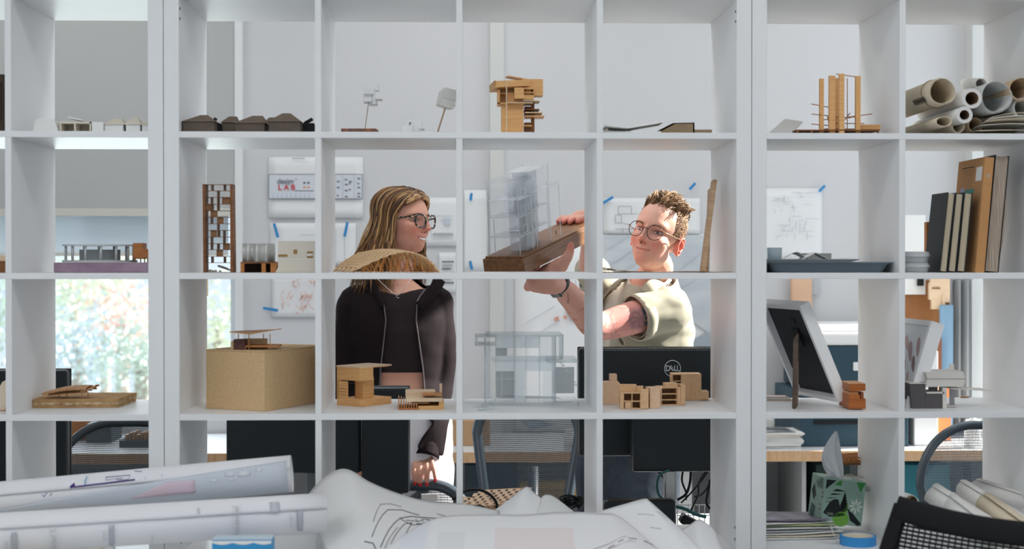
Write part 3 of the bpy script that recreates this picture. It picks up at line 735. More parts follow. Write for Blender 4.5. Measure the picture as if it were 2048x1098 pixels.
# notebooks and books leaning to one side
COVER = mat('black_cover', (34, 38, 40), rough=.55); PAGES = mat('cream_pages', (206, 192, 166), rough=.8, c2=(176, 162, 138), vscale=60, stretch=(12, .2, .2))
PAGES2 = mat('beige_pages', (196, 180, 164), rough=.8, c2=(150, 134, 120), vscale=60, stretch=(9, .2, .2))
def book(lab, xb, xt, th_px, ytop, Y, dep, pages, cover, name='notebook', grp=None, covt=.0022, bind=None, cat='notebook', fan=0):
    p = at(xb, 540, Y); p.z = ZB; q = at(xt, ytop, Y)
    t = thing(name, lab, cat, p, 0, grp)
    ang = math.atan2(q.x-p.x, q.z-p.z); H = (q.z-p.z)/math.cos(ang)
    th = th_px*(Y+3.67)/FPX
    def M(b): return b.xf((0, 0, .0004+(math.sin(ang)*0)), (0, ang, 0))
    b = M(MB()); b.box((0, 0, 0), (covt, dep, H)); b.build('cover', cover, t, bevel=.0006)
    b = M(MB()); b.box((th-covt, 0, 0), (th, dep, H)); b.build('cover', cover, t, bevel=.0006)
    b = M(MB()); b.box((covt, dep-covt, 0), (th-covt, dep, H)); b.build('spine', cover, t)
    if pages:
        b = M(MB())
        def fn(u, v): return (covt+(th-2*covt)*u+fan*(u)*math.sin(math.pi*(1-v))**2*(1-v)*1.5, .003, .004+(H-.007)*v)
        g0 = MB(); g0.M = b.M
        nu, nv = 3, 12
        front = [fn(i/(nu-1), j/(nv-1)) for j in range(nv) for i in range(nu)]
        backp = [(x, dep-covt, z) for x, y, z in front]
        N = nu*nv; fs = [(j*nu+i, j*nu+i+1, (j+1)*nu+i+1, (j+1)*nu+i) for j in range(nv-1) for i in range(nu-1)]
        fs += [tuple(N+k for k in f[::-1]) for f in fs]
        bd = [i for i in range(nu)]+[j*nu+nu-1 for j in range(1, nv)]+[(nv-1)*nu+i for i in range(nu-2, -1, -1)]+[j*nu for j in range(nv-2, 0, -1)]
        fs += [(bd[k], bd[(k+1) % len(bd)], N+bd[(k+1) % len(bd)], N+bd[k]) for k in range(len(bd))]
        g0.add(front+backp, fs); g0.build('pages', pages, t)
    return t, ang, H, th
book('black notebook with a faint embossed cover, outermost of three leaning notebooks', 1879, 1896, 15.5, 384.5, .04, .13, PAGES, COVER, grp='leaning black notebooks')
book('black notebook leaning second from the embossed one', 1896, 1912, 16, 385.5, .04, .13, PAGES, COVER, grp='leaning black notebooks')
book('black notebook leaning against the brown kraft binder', 1913.5, 1929, 17, 384.5, .04, .13, PAGES, COVER, grp='leaning black notebooks')
KB = mat('kraft_binder', (198, 146, 94), rough=.7, var=.08, vscale=60)
t, ang, H, th = book('tall brown kraft ring binder with a white label and teal tab', 1950, 1970, 19, 314, .035, .20, None, KB, name='ring_binder', cat='binder')
b = MB().xf((0, 0, .0004), (0, ang, 0)); b.box((.0022, 0, 0), (th-.0022, .0022, H)); b.build('closed_edge', KB, t)
b = MB().xf((0, 0, .0004), (0, ang, 0)); b.lathe([(.0, 0), (.0045, 0), (.0045, .001), (.003, .0012), (.0028, -.0), (0, 0)], 16, (0, 0, 0))
bb_ = MB().xf((0, 0, .0004), (0, ang, 0)); bb_.add([(th*.55+p.x, -.0003-p.z, H*.84+p.y) for p in [V(q) for q in [(math.cos(k*.3927)*r_, math.sin(k*.3927)*r_, 0) for r_ in (.0045, .0022) for k in range(16)]]], [(k, (k+1) % 16, 16+(k+1) % 16, 16+k) for k in range(16)])
bb_.build('finger_ring', STEEL, t, solid=.0008)
b = MB().xf((0, 0, .0004), (0, ang, 0)); b.box((-.0006, .012, H*.80), (0, .055, H*.92)); b.build('label_sheet', WHITE, t)
INK = mat('ink', (70, 60, 54), rough=.8)
for k in range(4):
    b = MB().xf((0, 0, .0004), (0, ang, 0)); b.box((-.0004, .075+.006*(k % 2), H*(.925-.022*k)), (0, .165-.02*(k == 3), H*(.934-.022*k)-(.002 if k else 0))); b.build('print_line', INK, t)
TEAL = mat('teal_tab', (70, 150, 140), rough=.6); LIL = mat('lilac_tab', (160, 172, 208), rough=.6)
b = MB().xf((0, 0, .0004), (0, ang, 0)); b.box((-.0005, .06, H*.70), (0, .125, H*.735)); b.build('tab', TEAL, t)
b = MB().xf((0, 0, .0004), (0, ang, 0)); b.box((-.0005, .135, H*.70), (0, .165, H*.75)); b.build('tab', LIL, t)
book('thick black book with warped fanned pages beside the right divider', 1969, 1991, 29, 309.5, .05, .20, PAGES2, COVER, name='thick_book', cat='book', fan=.012)
t = thing('wooden_offcut', 'orange-brown wooden board end standing behind the black notebooks', 'board', base(1862, .33, 2))
b = MB(); pbox(b, t, 1853, 444, 1872, None, .33, .35); b.build('board', OR, t)
b = MB(); pbox(b, t, 1857, 462, 1862, 477, .328, .33); b.build('label_sheet', CREAM, t)
# ================================================================ third row of shelves
ZC3 = zr(3)
def onp(px, py): return on(px, py, ZC3)
# cream bent-wood model at the picture edge
t = thing('bent_wood_model', 'cream bent-wood model with an orange foot cut by the picture edge', 'architectural model', V((gx(0, .12), .12, ZC3)))
b = MB(); ppoly(b, t, [(-14, 825), (-4, 780), (4, 764), (12, 760), (13, 800), (10, 823)], .10, .16); b.build('shell', mat('cream_wood', (232, 214, 188), rough=.6), t, bevel=.001)
b = MB(); pbox(b, t, -16, 823, 12, None, .09, .17); b.build('foot', OR, t)

# cardboard stack with a ribbed shell on top
CARD = mat('corrugated_card', (196, 158, 110), rough=.9, c2=(176, 136, 90), vscale=25, bump=.3, bscale=300); CARD2 = mat('card_edge_light', (222, 200, 166), rough=.9, c2=(170, 130, 86), vscale=60)
A, B_, C_, D_ = onp(63, 816), onp(236, 815), onp(271, 802), onp(84, 801)
ct = (A+B_+C_+D_)/4
def slab(A, B_, C_, D_, z0, z1, seed, o, q=.0025):
    rnd = random.Random(seed); pts = []
    for p, n in ((A, B_), (B_, C_), (C_, D_), (D_, A)):
        for k in range(9):
            s = p.lerp(n, k/9); pts.append((s.x-o.x+rnd.uniform(-q, q), s.y-o.y+rnd.uniform(-q, q)))
    b = MB(); b.prism(pts, z1-z0, 'z', z0); return b
grp = 'torn cardboard sheets in a stack'
for k, (z0, z1, m, lab) in enumerate(((.0, .0075, CARD, 'bottom torn corrugated cardboard sheet on the shelf'), (.0078, .0145, CARD2, 'middle pale-edged cardboard sheet in the torn stack'), (.0148, .0225, CARD, 'top torn cardboard sheet with the ribbed shell on it'))):
    o = slab(A, B_, C_, D_, 0, z1-z0, k, ct, .004).build('cardboard_sheet', m, loc=(ct.x, ct.y, ZC3+z0)); o.rotation_euler.y = 0
    tag(o, lab, 'cardboard', grp)
zt = ZC3+.0228
t = thing('ribbed_shell_model', 'small arched shell of wooden ribs resting on the cardboard stack', 'architectural model', V((gx(143, .2, 785), .2, zt)))
RIB = wood('rib_wood', (206, 158, 112), (186, 136, 92), 10, (10, 10, 10))
for k in range(16):
    u = k/15; x = lerp(-.060, .046, u); h = .016+.007*math.sin(2.6*u)+.012*u
    b = MB(); pts = [(x+.012*(v-.5), lerp(-.03, .045, v), h*(.55+.45*math.sin(math.pi*(v*.8+.15)))) for v in [i/8 for i in range(9)]]
    for i in range(8): b.beam(pts[i], pts[i+1], .0058, .0035, (0, 0, 1))
    b.build('rib', RIB, t)
b = MB(); b.grid(lambda u, v: (lerp(.030, .062, u), lerp(-.028, .045, v), .019+.010*u*u+.004*math.sin(3*v)), 6, 6); b.build('end_sheet', wood('shell_sheet', (214, 170, 124), (200, 152, 106)), t, solid=.002)
b = MB(); b.grid(lambda u, v: (lerp(-.055, .045, u), lerp(-.02, .035, v), .0085+.007*math.sin(math.pi*v)+.008*u), 8, 6); b.build('under_sheet', RIB, t, solid=.0015)
for x, y in ((-.03, -.01), (.03, -.015), (-.02, .03), (.035, .03)):
    b = MB(); b.tube([(x, y, 0), (x, y, .013)], .0012, 6); b.build('leg', RIB, t)

# large kraft box and pavilion
F, L_, Rr = onp(529, 823), onp(412, 817), onp(632, 806)
ea = (L_-F); wa = ea.length; ea.normalize(); eb = V((-ea.y, ea.x, 0)); eb = eb if eb.y > 0 else -eb
rot = math.atan2(-ea.y, -ea.x)
dep = .295
hh = at(529, 702, F.y).z-ZC3
t = thing('cardboard_box', 'large plain kraft box with a tiny wooden pavilion standing on it', 'box', L_, rot)
MB().box((0, 0, 0), (wa, dep, hh-.003)).build('body', KRAFT, t, bevel=.001)
MB().box((-.0012, -.0012, hh-.003), (wa+.0012, dep+.0012, hh)).build('lid', KRAFT, t, bevel=.001)
pz = ZC3+hh+.0003
o = on(515, 699, pz); t = thing('pavilion_model', 'tiny wooden pavilion model with a tilted flat roof on the kraft box', 'architectural model', o)
def ptop(px, Yo): return V((gx(px, o.y+Yo, 690)-o.x, Yo, 0))
Yp = o.y
def ab(x0, y0, x1, y1, Ya, Yb, nm, m):
    b = MB(); p = at(x0, y0, Ya)-o; q = at(x1, y1, Ya)-o; q.z = max(q.z, 0) if y1 < 696 else 0
    b.box((p.x, Ya-o.y, q.z), (q.x, Yb-o.y, p.z)); return b.build(nm, m, t)
ab(491, 691, 557, 694.5, Yp-.005, Yp+.06, 'deck', OR)
ab(490, 694, 492, 698, Yp-.005, Yp+.06, 'deck_leg', BROWN)
ab(467, 679, 490, 698, Yp-.004, Yp+.03, 'dark_wall_block', mat('plum_brown', (104, 68, 60), rough=.6, c2=(70, 44, 42), vscale=20, stretch=(1, 1, 14)))
ab(462, 683, 467, 698, Yp+.0, Yp+.04, 'end_wall_panel', KRAFT)
ab(488, 677, 535, 698, Yp+.05, Yp+.054, 'rear_wall_panel', KRAFT)
for x, Ya in ((498, Yp-.01), (540, Yp-.005), (477, Yp+.06), (527, Yp+.06)):
    b = MB(); p = at(x, 668, Ya)-o; b.tube([(p.x, Ya-o.y, 0), (p.x, Ya-o.y, p.z)], .0012, 6); b.build('post', RODW, t)
b = MB(); q = [at(458, 664, Yp-.03)-o, at(500, 668.5, Yp-.03)-o, at(564, 657, Yp-.01)-o, at(556, 659, Yp+.09)-o, at(480, 662, Yp+.09)-o]
b.add(q, [(0, 1, 2, 3, 4)]); b.build('roof', wood('roof_wood', (202, 150, 96), (184, 130, 80)), t, solid=.002)

# two wooden house models in the second cell
K = onp(720, 814); Rt = onp(783, 807); d1 = Rt-K; w1 = d1.length; rz_ = math.atan2(d1.y, d1.x)
t = thing('wooden_house_model', 'honey-coloured wooden house model shaped like a C with an overhanging roof', 'architectural model', K, rz_)
dl = onp(681, 811)-K; e2 = V((-math.sin(rz_), math.cos(rz_), 0)); dd = max(.04, abs(dl.dot(e2)))
Z = lambda py: gz(py, K.y)-ZC3
dd = .085
MB().box((0, 0, 0), (w1, dd, Z(799))).build('base_block', BASS, t, bevel=.0005)
MB().box((0, 0, Z(762)), (w1*.42, dd, Z(736))).build('upper_box', BASS, t, bevel=.0005)
MB().box((-.001, -.001, Z(736)), (w1, dd+.001, Z(733))).build('roof', PALEW, t)
for k in range(9): MB().box((w1*(.44+.06*k), .004, Z(738)), (w1*(.455+.06*k), dd-.004, Z(736))).build('roof_batten', OR, t)
MB().box((w1*.28, dd*.25, Z(799)), (w1*.62, dd*.6, Z(758))).build('column', BASS, t)
MB().box((0, dd-.006, Z(799)), (w1*.1, dd, Z(762))).build('side_wall_panel', BASS, t)
MB().box((.0, dd*.55, Z(799)), (.004, dd*.98, Z(764))).build('left_wall_panel', BASS, t)
b = MB(); b.tube([(.002, .02, Z(798)), (.002, .02, Z(768)), (.002, .06, Z(766))], .0007, 5); b.build('wire', mat('thin_dark_wire', (90, 64, 44)), t)
for k in range(3): MB().box((-.0002, dd*.58, Z(792-6*k)), (.0045, dd*.9, Z(791-6*k))).build('cut_line', BROWN, t)

K = onp(838, 819); t = thing('wooden_house_model', 'low wooden house model with slatted side and pale flat roofs beside the divider', 'architectural model', K, R(3))
Yk = K.y
def kb(x0, y0, x1, y1, a, c, nm, m):
    b = MB(); p = at(x0, y0, Yk)-K; q = at(x1, y1, Yk)-K; b.box((p.x, a, max(0, q.z)), (q.x, c, p.z)); return b.build(nm, m, t)
kb(836, 812, 888, 820, 0, .10, 'base_block', BASS)
kb(797, 816, 838, 820, -.003, .10, 'side_base', OR)
for k in range(8): kb(797+5.0*k, 797+1.2*k, 799+5.0*k, 818, -.004, .09-.004*k, 'slat', OR)
kb(812, 796, 884, 803, -.006, .11, 'roof', PALEW)
kb(812, 786, 872, 796, .05, .11, 'upper_roof', PALEW)
kb(846, 788, 884, 791, .0, .05, 'roof_tray', OR)
kb(878, 803, 888, 812, .0, .10, 'end_wall_panel', BASS)
kb(822, 806, 858, 808, .01, .03, 'inner_beam', BASS)
kb(838, 803, 880, 812, .06, .065, 'inner_wall_panel', BROWN)
kb(881, 772, 886, 797, .07, .074, 'chimney', PALEW)

# clear acrylic house
ACR = clear('clear_acrylic', (251, 253, 254), .12, .10); ACR2 = clear('clear_acrylic_edge', (247, 251, 252), .16, .32); SMK = clear('smoked_acrylic', (212, 216, 218), .1, .15)
K = onp(1000, 812); t = thing('acrylic_house_model', 'clear acrylic house model with a flat roof, deck and tiny stair', 'architectural model', K)
Yk = K.y
def kb(x0, y0, x1, y1, a, c, nm, m):
    b = MB(); p = at(x0, y0, Yk)-K; q = at(x1, y1, Yk)-K; b.box((p.x, a, max(0, q.z)), (q.x, c, p.z)); return b.build(nm, m, t)
kb(983, 805, 1158, 811, -.01, .17, 'base_plate', ACR)
kb(972, 669, 1127, 673, -.006, .165, 'roof', ACR2)
kb(950, 672, 992, 674, -.02, .14, 'overhang_roof', ACR2)
kb(950, 689, 992, 691, -.02, .14, 'overhang_floor', ACR2)
kb(951, 674, 955, 689, -.02, .14, 'overhang_end', ACR2)
kb(970, 690, 985, 806, .0, .004, 'left_wall_panel', ACR)
for x in (970, 991, 1030, 1052, 1079, 1111, 1126): kb(x-.7, 673, x+.7, 806 if x < 1115 else 716, .0, .012, 'upright', ACR2)
kb(991, 673, 1079, 696, .0, .003, 'front_wall_panel', ACR2)
kb(1079, 673, 1126, 720, .002, .005, 'front_wall_panel', ACR)
kb(991, 712, 1111, 742, .0, .003, 'front_wall_panel', ACR2)
kb(1029, 742, 1050, 806, .0, .003, 'front_wall_panel', ACR2)
kb(992, 696, 1014, 712, .006, .009, 'window_pane', SMK)
kb(992, 743, 1028, 795, .006, .009, 'window_pane', SMK)
kb(1086, 742, 1111, 806, .0, .003, 'front_wall_panel', ACR)
kb(985, 720, 1126, 724, .0, .16, 'floor_plate', ACR)
kb(1095, 718, 1155, 725, -.01, .13, 'deck', ACR2)
kb(1112, 742, 1156, 796, .14, .143, 'rear_wall_panel', SMK)
kb(970, 673, 972, 806, .0, .16, 'side_wall_panel', ACR2)
kb(1110, 673, 1112, 806, .0, .16, 'side_wall_panel', ACR)
kb(1125, 673, 1127, 718, .0, .16, 'side_wall_panel', ACR)
kb(1154, 725, 1155.5, 806, .0, .004, 'post', ACR2)
for a, c, d, e in ((992, 757, 1028, 758.2), (1003, 743, 1004.2, 795), (1015, 696, 1016, 712), (1030, 774, 1052, 775)): kb(a, c, d, e, -.001, .0, 'scored_line', ACR2)
for k in range(9):
    kb(1121+3.6*k, 726+5.6*k, 1127+3.6*k, 728+5.6*k, .02, .05, 'stair_tread', ACR2)
for j, (x0, x1, y0) in enumerate(((958, 984, 821), (966, 981, 812), (950, 978, 815))):
    p = onp(x0, y0); q = onp(x1, y0-3)
    b = MB(); b.beam((0, 0, .003), (q.x-p.x, q.y-p.y, .003), .012, .0045); o = b.build('acrylic_offcut', ACR2, loc=(p.x, p.y, ZC3))
    tag(o, ['clear acrylic offcut nearest the shelf edge beside the acrylic house', 'short clear acrylic offcut touching the acrylic house corner', 'clear acrylic offcut lying behind the other offcuts by the divider'][j], 'offcut', 'clear acrylic offcuts')

# small basswood houses in the fourth cell
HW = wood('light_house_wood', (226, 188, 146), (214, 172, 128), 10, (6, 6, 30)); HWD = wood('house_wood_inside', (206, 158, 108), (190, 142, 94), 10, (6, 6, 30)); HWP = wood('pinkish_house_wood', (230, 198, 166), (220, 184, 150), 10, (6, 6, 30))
g = 'small basswood house models'
def cubby(lab, x0, x1, ytop, yb, Yd, cols, rows, open_from, open_to, extra, wm=HW, rotz=0):
    K = onp(x0, yb); t = thing('basswood_house', lab, 'model house', K, rotz, g)
    s = (K.y+3.67)/FPX; W = (x1-x0)*s; H = gz(ytop, K.y)-ZC3; th = .0025
    f = lambda px: (px-x0)*s
    if open_from > x0: MB().box((0, 0, 0), (f(open_from), Yd, H)).build('solid_bay', wm, t, bevel=.0004)
    if open_to < x1: MB().box((f(open_to), 0, 0), (W, Yd, H)).build('solid_bay', wm, t, bevel=.0004)
    a, c = f(open_from), f(open_to)
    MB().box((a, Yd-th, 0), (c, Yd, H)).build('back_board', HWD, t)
    for k in range(rows+1):
        z = H*k/rows; MB().box((a, 0, max(0, z-th)), (c, Yd-th, max(th, z))).build('floor_plate', wm, t)
    for k in range(cols+1):
        x = lerp(a, c-th, k/cols); MB().box((x, .0003, th), (x+th, Yd-th, H-th)).build('wall_strip', wm, t)
    for (px0, py0, px1, py1, d0, d1) in extra:
        z1 = gz(py0, K.y)-ZC3; z0 = max(0, gz(py1, K.y)-ZC3)
        MB().box((f(px0), d0, z0), (f(px1), d1, z1)).build('add_on_block', wm, t, bevel=.0004)
    return t
cubby('plain pinkish basswood house model beside the divider with a square chimney block', 1200, 1238, 765, 809, .05, 1, 1, 1238, 1238, [(1221, 750, 1235, 765.5, .01, .04)], HWP)
cubby('basswood house model with four open cubby holes and a tall end wall', 1240, 1297, 786, 818, .06, 2, 2, 1246, 1282, [(1238, 772, 1274, 786, .035, .05), (1281, 779, 1297, 818, -.003, .01), (1250, 805, 1262, 818, -.004, .012), (1274, 775, 1288, 787, .03, .045)], HW, R(-4))
cubby('narrow plain basswood wall block standing beside the house with cubby holes', 1300, 1319, 777, 817, .05, 1, 1, 1319, 1319, [(1298, 776, 1301, 814, .02, .024), (1318, 775, 1329, 782, .02, .04)], HWP, R(8))
cubby('basswood house model with three open shelves and a stepped roof block', 1322, 1371, 776, 811, .06, 1, 3, 1322, 1356, [(1331, 768, 1357, 776.5, .01, .04), (1356, 776, 1361, 808, -.003, .0), (1362, 771, 1371, 811, -.002, .05)], HW, R(3))
cubby('tallest basswood house model with a shelf bay and low side block', 1344, 1403, 749, 801, .06, 1, 4, 1344, 1364, [(1382, 750, 1386, 800, -.001, .0), (1402, 784, 1418, 801, .0, .05)], HW, R(-2))

# ---------------------------------------------------------------- picture frames etc. in the right bookcase
FRW = mat('white_frame_lacquer', (248, 248, 248), rough=.4, spec=.45); BLK = mat('black_backing', (36, 40, 46), rough=.55, c2=(28, 31, 36), vscale=6)
def tilt_frame(lab, near, length, height, thick, tilt, rz=0):
    """frame standing on the shelf whose lower edge runs away from the viewer; tilt < 0 leans the top towards -X"""
    t = thing('picture_frame', lab, 'picture frame', near, rz)
    M = Matrix.Rotation(tilt, 4, 'Y')
    lift = abs(math.sin(tilt))*thick if tilt < 0 else 0
    def bx(a, b_, nm, m, bev=.0008):
        q = MB(); q.M = Matrix.Translation((0, 0, lift+.0003)) @ M; q.box(a, b_); return q.build(nm, m, t, bevel=bev)
    return t, bx
p = onp(1678, 815)
t, bx = tilt_frame('white picture frame seen from behind with a black back and easel strut', p, .255, .272, .030, R(-24), R(13.5))
Lf, Hf, Tf = .255, .275, .030
bx((0, 0, 0), (Tf, .012, Hf), 'rail', FRW); bx((0, Lf-.012, 0), (Tf, Lf, Hf), 'rail', FRW)
bx((0, .012, 0), (Tf, Lf-.012, .012), 'rail', FRW); bx((0, .012, Hf-.012), (Tf, Lf-.012, Hf), 'rail', FRW)
bx((.017, .012, .012), (.021, Lf-.012, Hf-.012), 'backing', BLK, 0)
bx((.024, .012, .012), (.026, Lf-.012, Hf-.012), 'glass_front', mat('picture_paper', (232, 232, 230)), 0)
bx((.014, .10, .215), (.017, .125, .228), 'hanger', BLACK); bx((.0135, .105, .145), (.017, .108, .18), 'turn_button', BLACK)
M = Matrix.Rotation(R(-24), 4, 'Y'); top = M @ V((.016, .12, .19)); foot = Matrix.Rotation(-R(13.5), 3, 'Z') @ (onp(1590, 818)-p)
q = MB(); q.beam(top, V((foot.x, foot.y+.0, .001)), .035, .003, (1, 0, 0)); q.build('easel_strut', wood('strut_board', (120, 96, 78), (96, 76, 62)), t)
q = MB(); q.M = Matrix.Translation((0, 0, .012)) @ M; q.box((.013, .1, .175), (.017, .14, .2)); q.build('strut_hinge', BLACK, t)
p = onp(1812, 816)
t, bx = tilt_frame('white picture frame holding a print of rosy brush strokes, leaning back', p, .2, .2, .034, R(17), R(4))
Lf, Hf, Tf = .215, .235, .036
bx((0, 0, 0), (Tf, .014, Hf), 'rail', FRW); bx((0, Lf-.014, 0), (Tf, Lf, Hf), 'rail', FRW)
bx((0, .014, 0), (Tf, Lf-.014, .014), 'rail', FRW); bx((0, .014, Hf-.014), (Tf, Lf-.014, Hf), 'rail', FRW)
bx((.006, .014, .014), (.009, Lf-.014, Hf-.014), 'print_sheet', mat('print_paper', (232, 233, 236), rough=.4), 0)
MR = Matrix.Translation((0, 0, .0003)) @ Matrix.Rotation(R(17), 4, 'Y')
ROSE = [mat('rose_paint', (190, 160, 160), rough=.6), mat('plum_paint', (150, 124, 128), rough=.6), mat('pale_rose_paint', (214, 184, 178), rough=.6)]
for k, (y, z, a, b_, an) in enumerate(((.055, .165, .011, .030, 30), (.055, .118, .010, .026, 38), (.065, .075, .008, .024, 25), (.10, .15, .012, .034, 40), (.11, .10, .010, .03, 30), (.14, .17, .010, .03, 50), (.05, .05, .006, .02, 30))):
    vs = []
    for j in range(18):
        th = 2*math.pi*j/18; u, v = a*math.cos(th), b_*math.sin(th)*(1+.12*math.sin(3*th)); c, s_ = math.cos(R(an)), math.sin(R(an))
        vs.append((.0056, y+u*c+v*s_, z-u*s_+v*c))
    q = MB(); q.M = MR; q.add(vs, [tuple(range(18))]); q.build('brush_stroke', ROSE[k % 3], t)

# layered puzzle block
LAM = mat('laminated_block', (190, 112, 52), rough=.45, c2=(150, 78, 34), vscale=3, stretch=(1, 1, 90)); LAMT = mat('block_top', (206, 146, 92), rough=.5)
K = onp(1698, 820); t = thing('puzzle_block_model', 'small reddish layered wooden block model with a notched middle', 'architectural model', K, R(0))
s = (K.y+3.67)/FPX
def kb(x0, y0, x1, y1, a, c, nm, m):
    b = MB(); b.box(((x0-1698)*s, a, max(0, gz(y1, K.y)-ZC3)), ((x1-1698)*s, c, gz(y0, K.y)-ZC3)); return b.build(nm, m, t)
kb(1698, 792, 1720, 820, 0, .10, 'lower_block', LAM); kb(1720, 800, 1732, 820, .0, .06, 'lower_block', LAM); kb(1726, 788, 1732, 800, .02, .06, 'upright', LAM)
kb(1700, 786, 1718, 792, .005, .09, 'neck_block', LAMT); kb(1698, 770, 1731, 784, -.002, .085, 'upper_block', LAM); kb(1698.5, 769, 1731, 770.4, -.002, .085, 'top_sheet', LAMT); kb(1704, 784, 1716, 786.5, .01, .07, 'neck_block', LAM)
# pale sheets behind the frame
p = onp(1556, 799); 
for k in range(3):
    b = MB(); b.box((-.11, -.0, 0), (.034-.006*k, .05, .0032)); o = b.build('card_sheet', [PALEW, WHITE, mat('pink_card', (226, 206, 200), rough=.8)][k], loc=(p.x, p.y-.03, ZC3+.0034*k))
    tag(o, ['bottom wood-coloured card sheet behind the black-backed frame', 'middle white card sheet in the small stack behind the frame', 'top pinkish card sheet in the small stack behind the frame'][k], 'card', 'card sheets stacked behind the frame')
# grey and cream card house
SLATE = mat('slate_card', (92, 88, 90), rough=.8); PALEC = mat('pale_card', (220, 216, 210), rough=.75)
K = onp(1822, 817); t = thing('card_house_model', 'slate-grey and cream card house model with a long folded roof', 'architectural model', K)
Yk = K.y
def kb(x0, y0, x1, y1, a, c, nm, m):
    b = MB(); p = at(x0, y0, Yk)-K; q = at(x1, y1, Yk)-K; b.box((p.x, a, max(0, q.z)), (q.x, c, p.z)); return b.build(nm, m, t)
b = MB(); ppoly(b, t, [(1819, 767), (1850, 765), (1852, 818), (1824, 818)], Yk, Yk+.07); b.build('dark_block', SLATE, t)
kb(1852, 786, 1885, 818, .0, .07, 'dark_block', SLATE); kb(1819, 765.5, 1852, 767.5, -.001, .07, 'cap_strip', PALEC); kb(1853, 784, 1888, 787, -.002, .075, 'cap_strip', PALEC)
b = MB(); ppoly(b, t, [(1851, 745), (1927, 743), (1931, 757), (1927, 773), (1851, 774), (1855, 757)], Yk-.004, Yk+.09); b.build('folded_roof', PALEC, t)
kb(1854, 757, 1930, 758, -.0048, -.004, 'fold_line', GREYC)
kb(1885, 775, 1893, 818, -.002, .03, 'pier', PALEC)
b = MB(); b.beam(at(1888, 774.5, Yk+.03)-K, at(1976, 779.5, Yk+.05)-K, .08, .0025, (0, 0, 1)); b.build('canopy_plate', PALEC, t)
kb(1912, 777, 1922, 815, .05, .053, 'pier', mat('grey_white_card', (186, 188, 190), rough=.7)); kb(1892, 813, 1922, 816, .03, .055, 'floor_strip', PALEC)
kb(1914, 732, 1924, 744, .06, .063, 'fin', PALEC)
kb(1870, 774, 1888, 786, .05, .055, 'rear_wall_panel', GREYC)
t = thing('wood_offcut', 'tiny reddish wooden offcuts lying beside the card house model', 'offcut', onp(1930, 796))
MB().beam((-.012, 0, .002), (.014, .01, .002), .006, .003).build('stick', OR, t)
# ================================================================ far side of the room
DT = mat('white_worktop', (228, 230, 232), rough=.35); DEDGE = wood('pine_edge', (226, 190, 152), (212, 168, 124), 5, (14, 3, 3)); DLEG = mat('white_steel', (222, 224, 226), rough=.4)
TEALK = mat('dark_teal_plastic', (52, 78, 92), rough=.5); MONB = mat('monitor_black', (26, 34, 38), rough=.42, spec=.4); MONB2 = mat('monitor_black_edge', (18, 22, 24), rough=.35)
ZD = .74
t = thing('long_desk', 'long white desk with a pine front edge running along the far wall', 'desk', (0, 2.39, 0))
MB().box((-3.1, .012, ZD-.04), (3.2, .70, ZD)).build('worktop', DT, t)
MB().box((-3.1, 0, ZD-.043), (3.2, .012, ZD-.0005)).build('edge_band', DEDGE, t)
for x in (-3.0, -1.4, .2, 1.62, 3.1): MB().box((x-.03, .05, 0), (x+.03, .65, ZD-.04)).build('leg', DLEG, t)
def wbox(name, lab, cat, x0, y0, x1, y1, Ya, Yb, m, zb=None, bev=.002, grp=None):
    """box that spans those photo points at depth Ya; zb overrides the base height"""
    p, q = at(x0, y0, Ya), at(x1, y1, Ya); z0 = q.z if zb is None else zb
    o = MB().box((-(q.x-p.x)/2, 0, 0), ((q.x-p.x)/2, Yb-Ya, p.z-z0)).build(name, m, loc=((p.x+q.x)/2, Ya, z0), bevel=bev)
    return tag(o, lab, cat, grp)
def wthing(name, lab, cat, x0, y0, x1, y1, Ya, zb=None, grp=None):
    p, q = at(x0, y0, Ya), at(x1, y1, Ya); z0 = q.z if zb is None else zb
    t = thing(name, lab, cat, ((p.x+q.x)/2, Ya, z0), 0, grp); return t, (q.x-p.x), p.z-z0
# things on the long desk
t, w_, h_ = wthing('block_city_model', 'grey model base carrying rows of small wooden blocks on the far desk', 'architectural model', 238, 875, 330, 890, 2.6, ZD+.0005)
MB().box((-w_/2, 0, 0), (w_/2, .2, .028)).build('base', mat('grey_mdf', (92, 98, 102), rough=.8), t)
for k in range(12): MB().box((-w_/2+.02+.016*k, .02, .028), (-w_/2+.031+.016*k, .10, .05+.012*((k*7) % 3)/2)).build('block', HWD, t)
wbox('wooden_box', 'low brown wooden model box on the far desk behind the mesh chair', 'box', 138, 842, 182, 862, 2.85, 3.02, BROWN, ZD+.0005)
wbox('model_base', 'dark grey flat model base behind the mesh chair on the far desk', 'model base', 172, 848, 222, 864, 2.75, 2.95, mat('grey_mdf', (92, 98, 102)), ZD+.0005)
KR2 = mat('plain_kraft', (196, 160, 122), rough=.8)
wbox('kraft_box', 'flat kraft box on the far desk behind the mesh chair near the pilaster', 'box', 890, 842, 980, 876, 2.6, 2.85, KR2, ZD+.0005)
wbox('wood_strip', 'thin wooden model strip on the far desk just above the kraft box', 'wood strip', 893, 836, 940, 842, 2.63, 2.75, HW)
t, w_, h_ = wthing('white_jar', 'tall white jar on the far desk beside the big poster', 'jar', 1130, 858, 1156, 900, 2.45, ZD+.0005)
MB().lathe([(0, 0), (.032, 0), (.034, h_*.7), (.026, h_*.76), (0, h_*.76)], 20).build('body', WHITE, t, smooth=True)
MB().lathe([(0, h_*.76), (.028, h_*.76), (.028, h_), (0, h_)], 20).build('lid', WHITE, t)
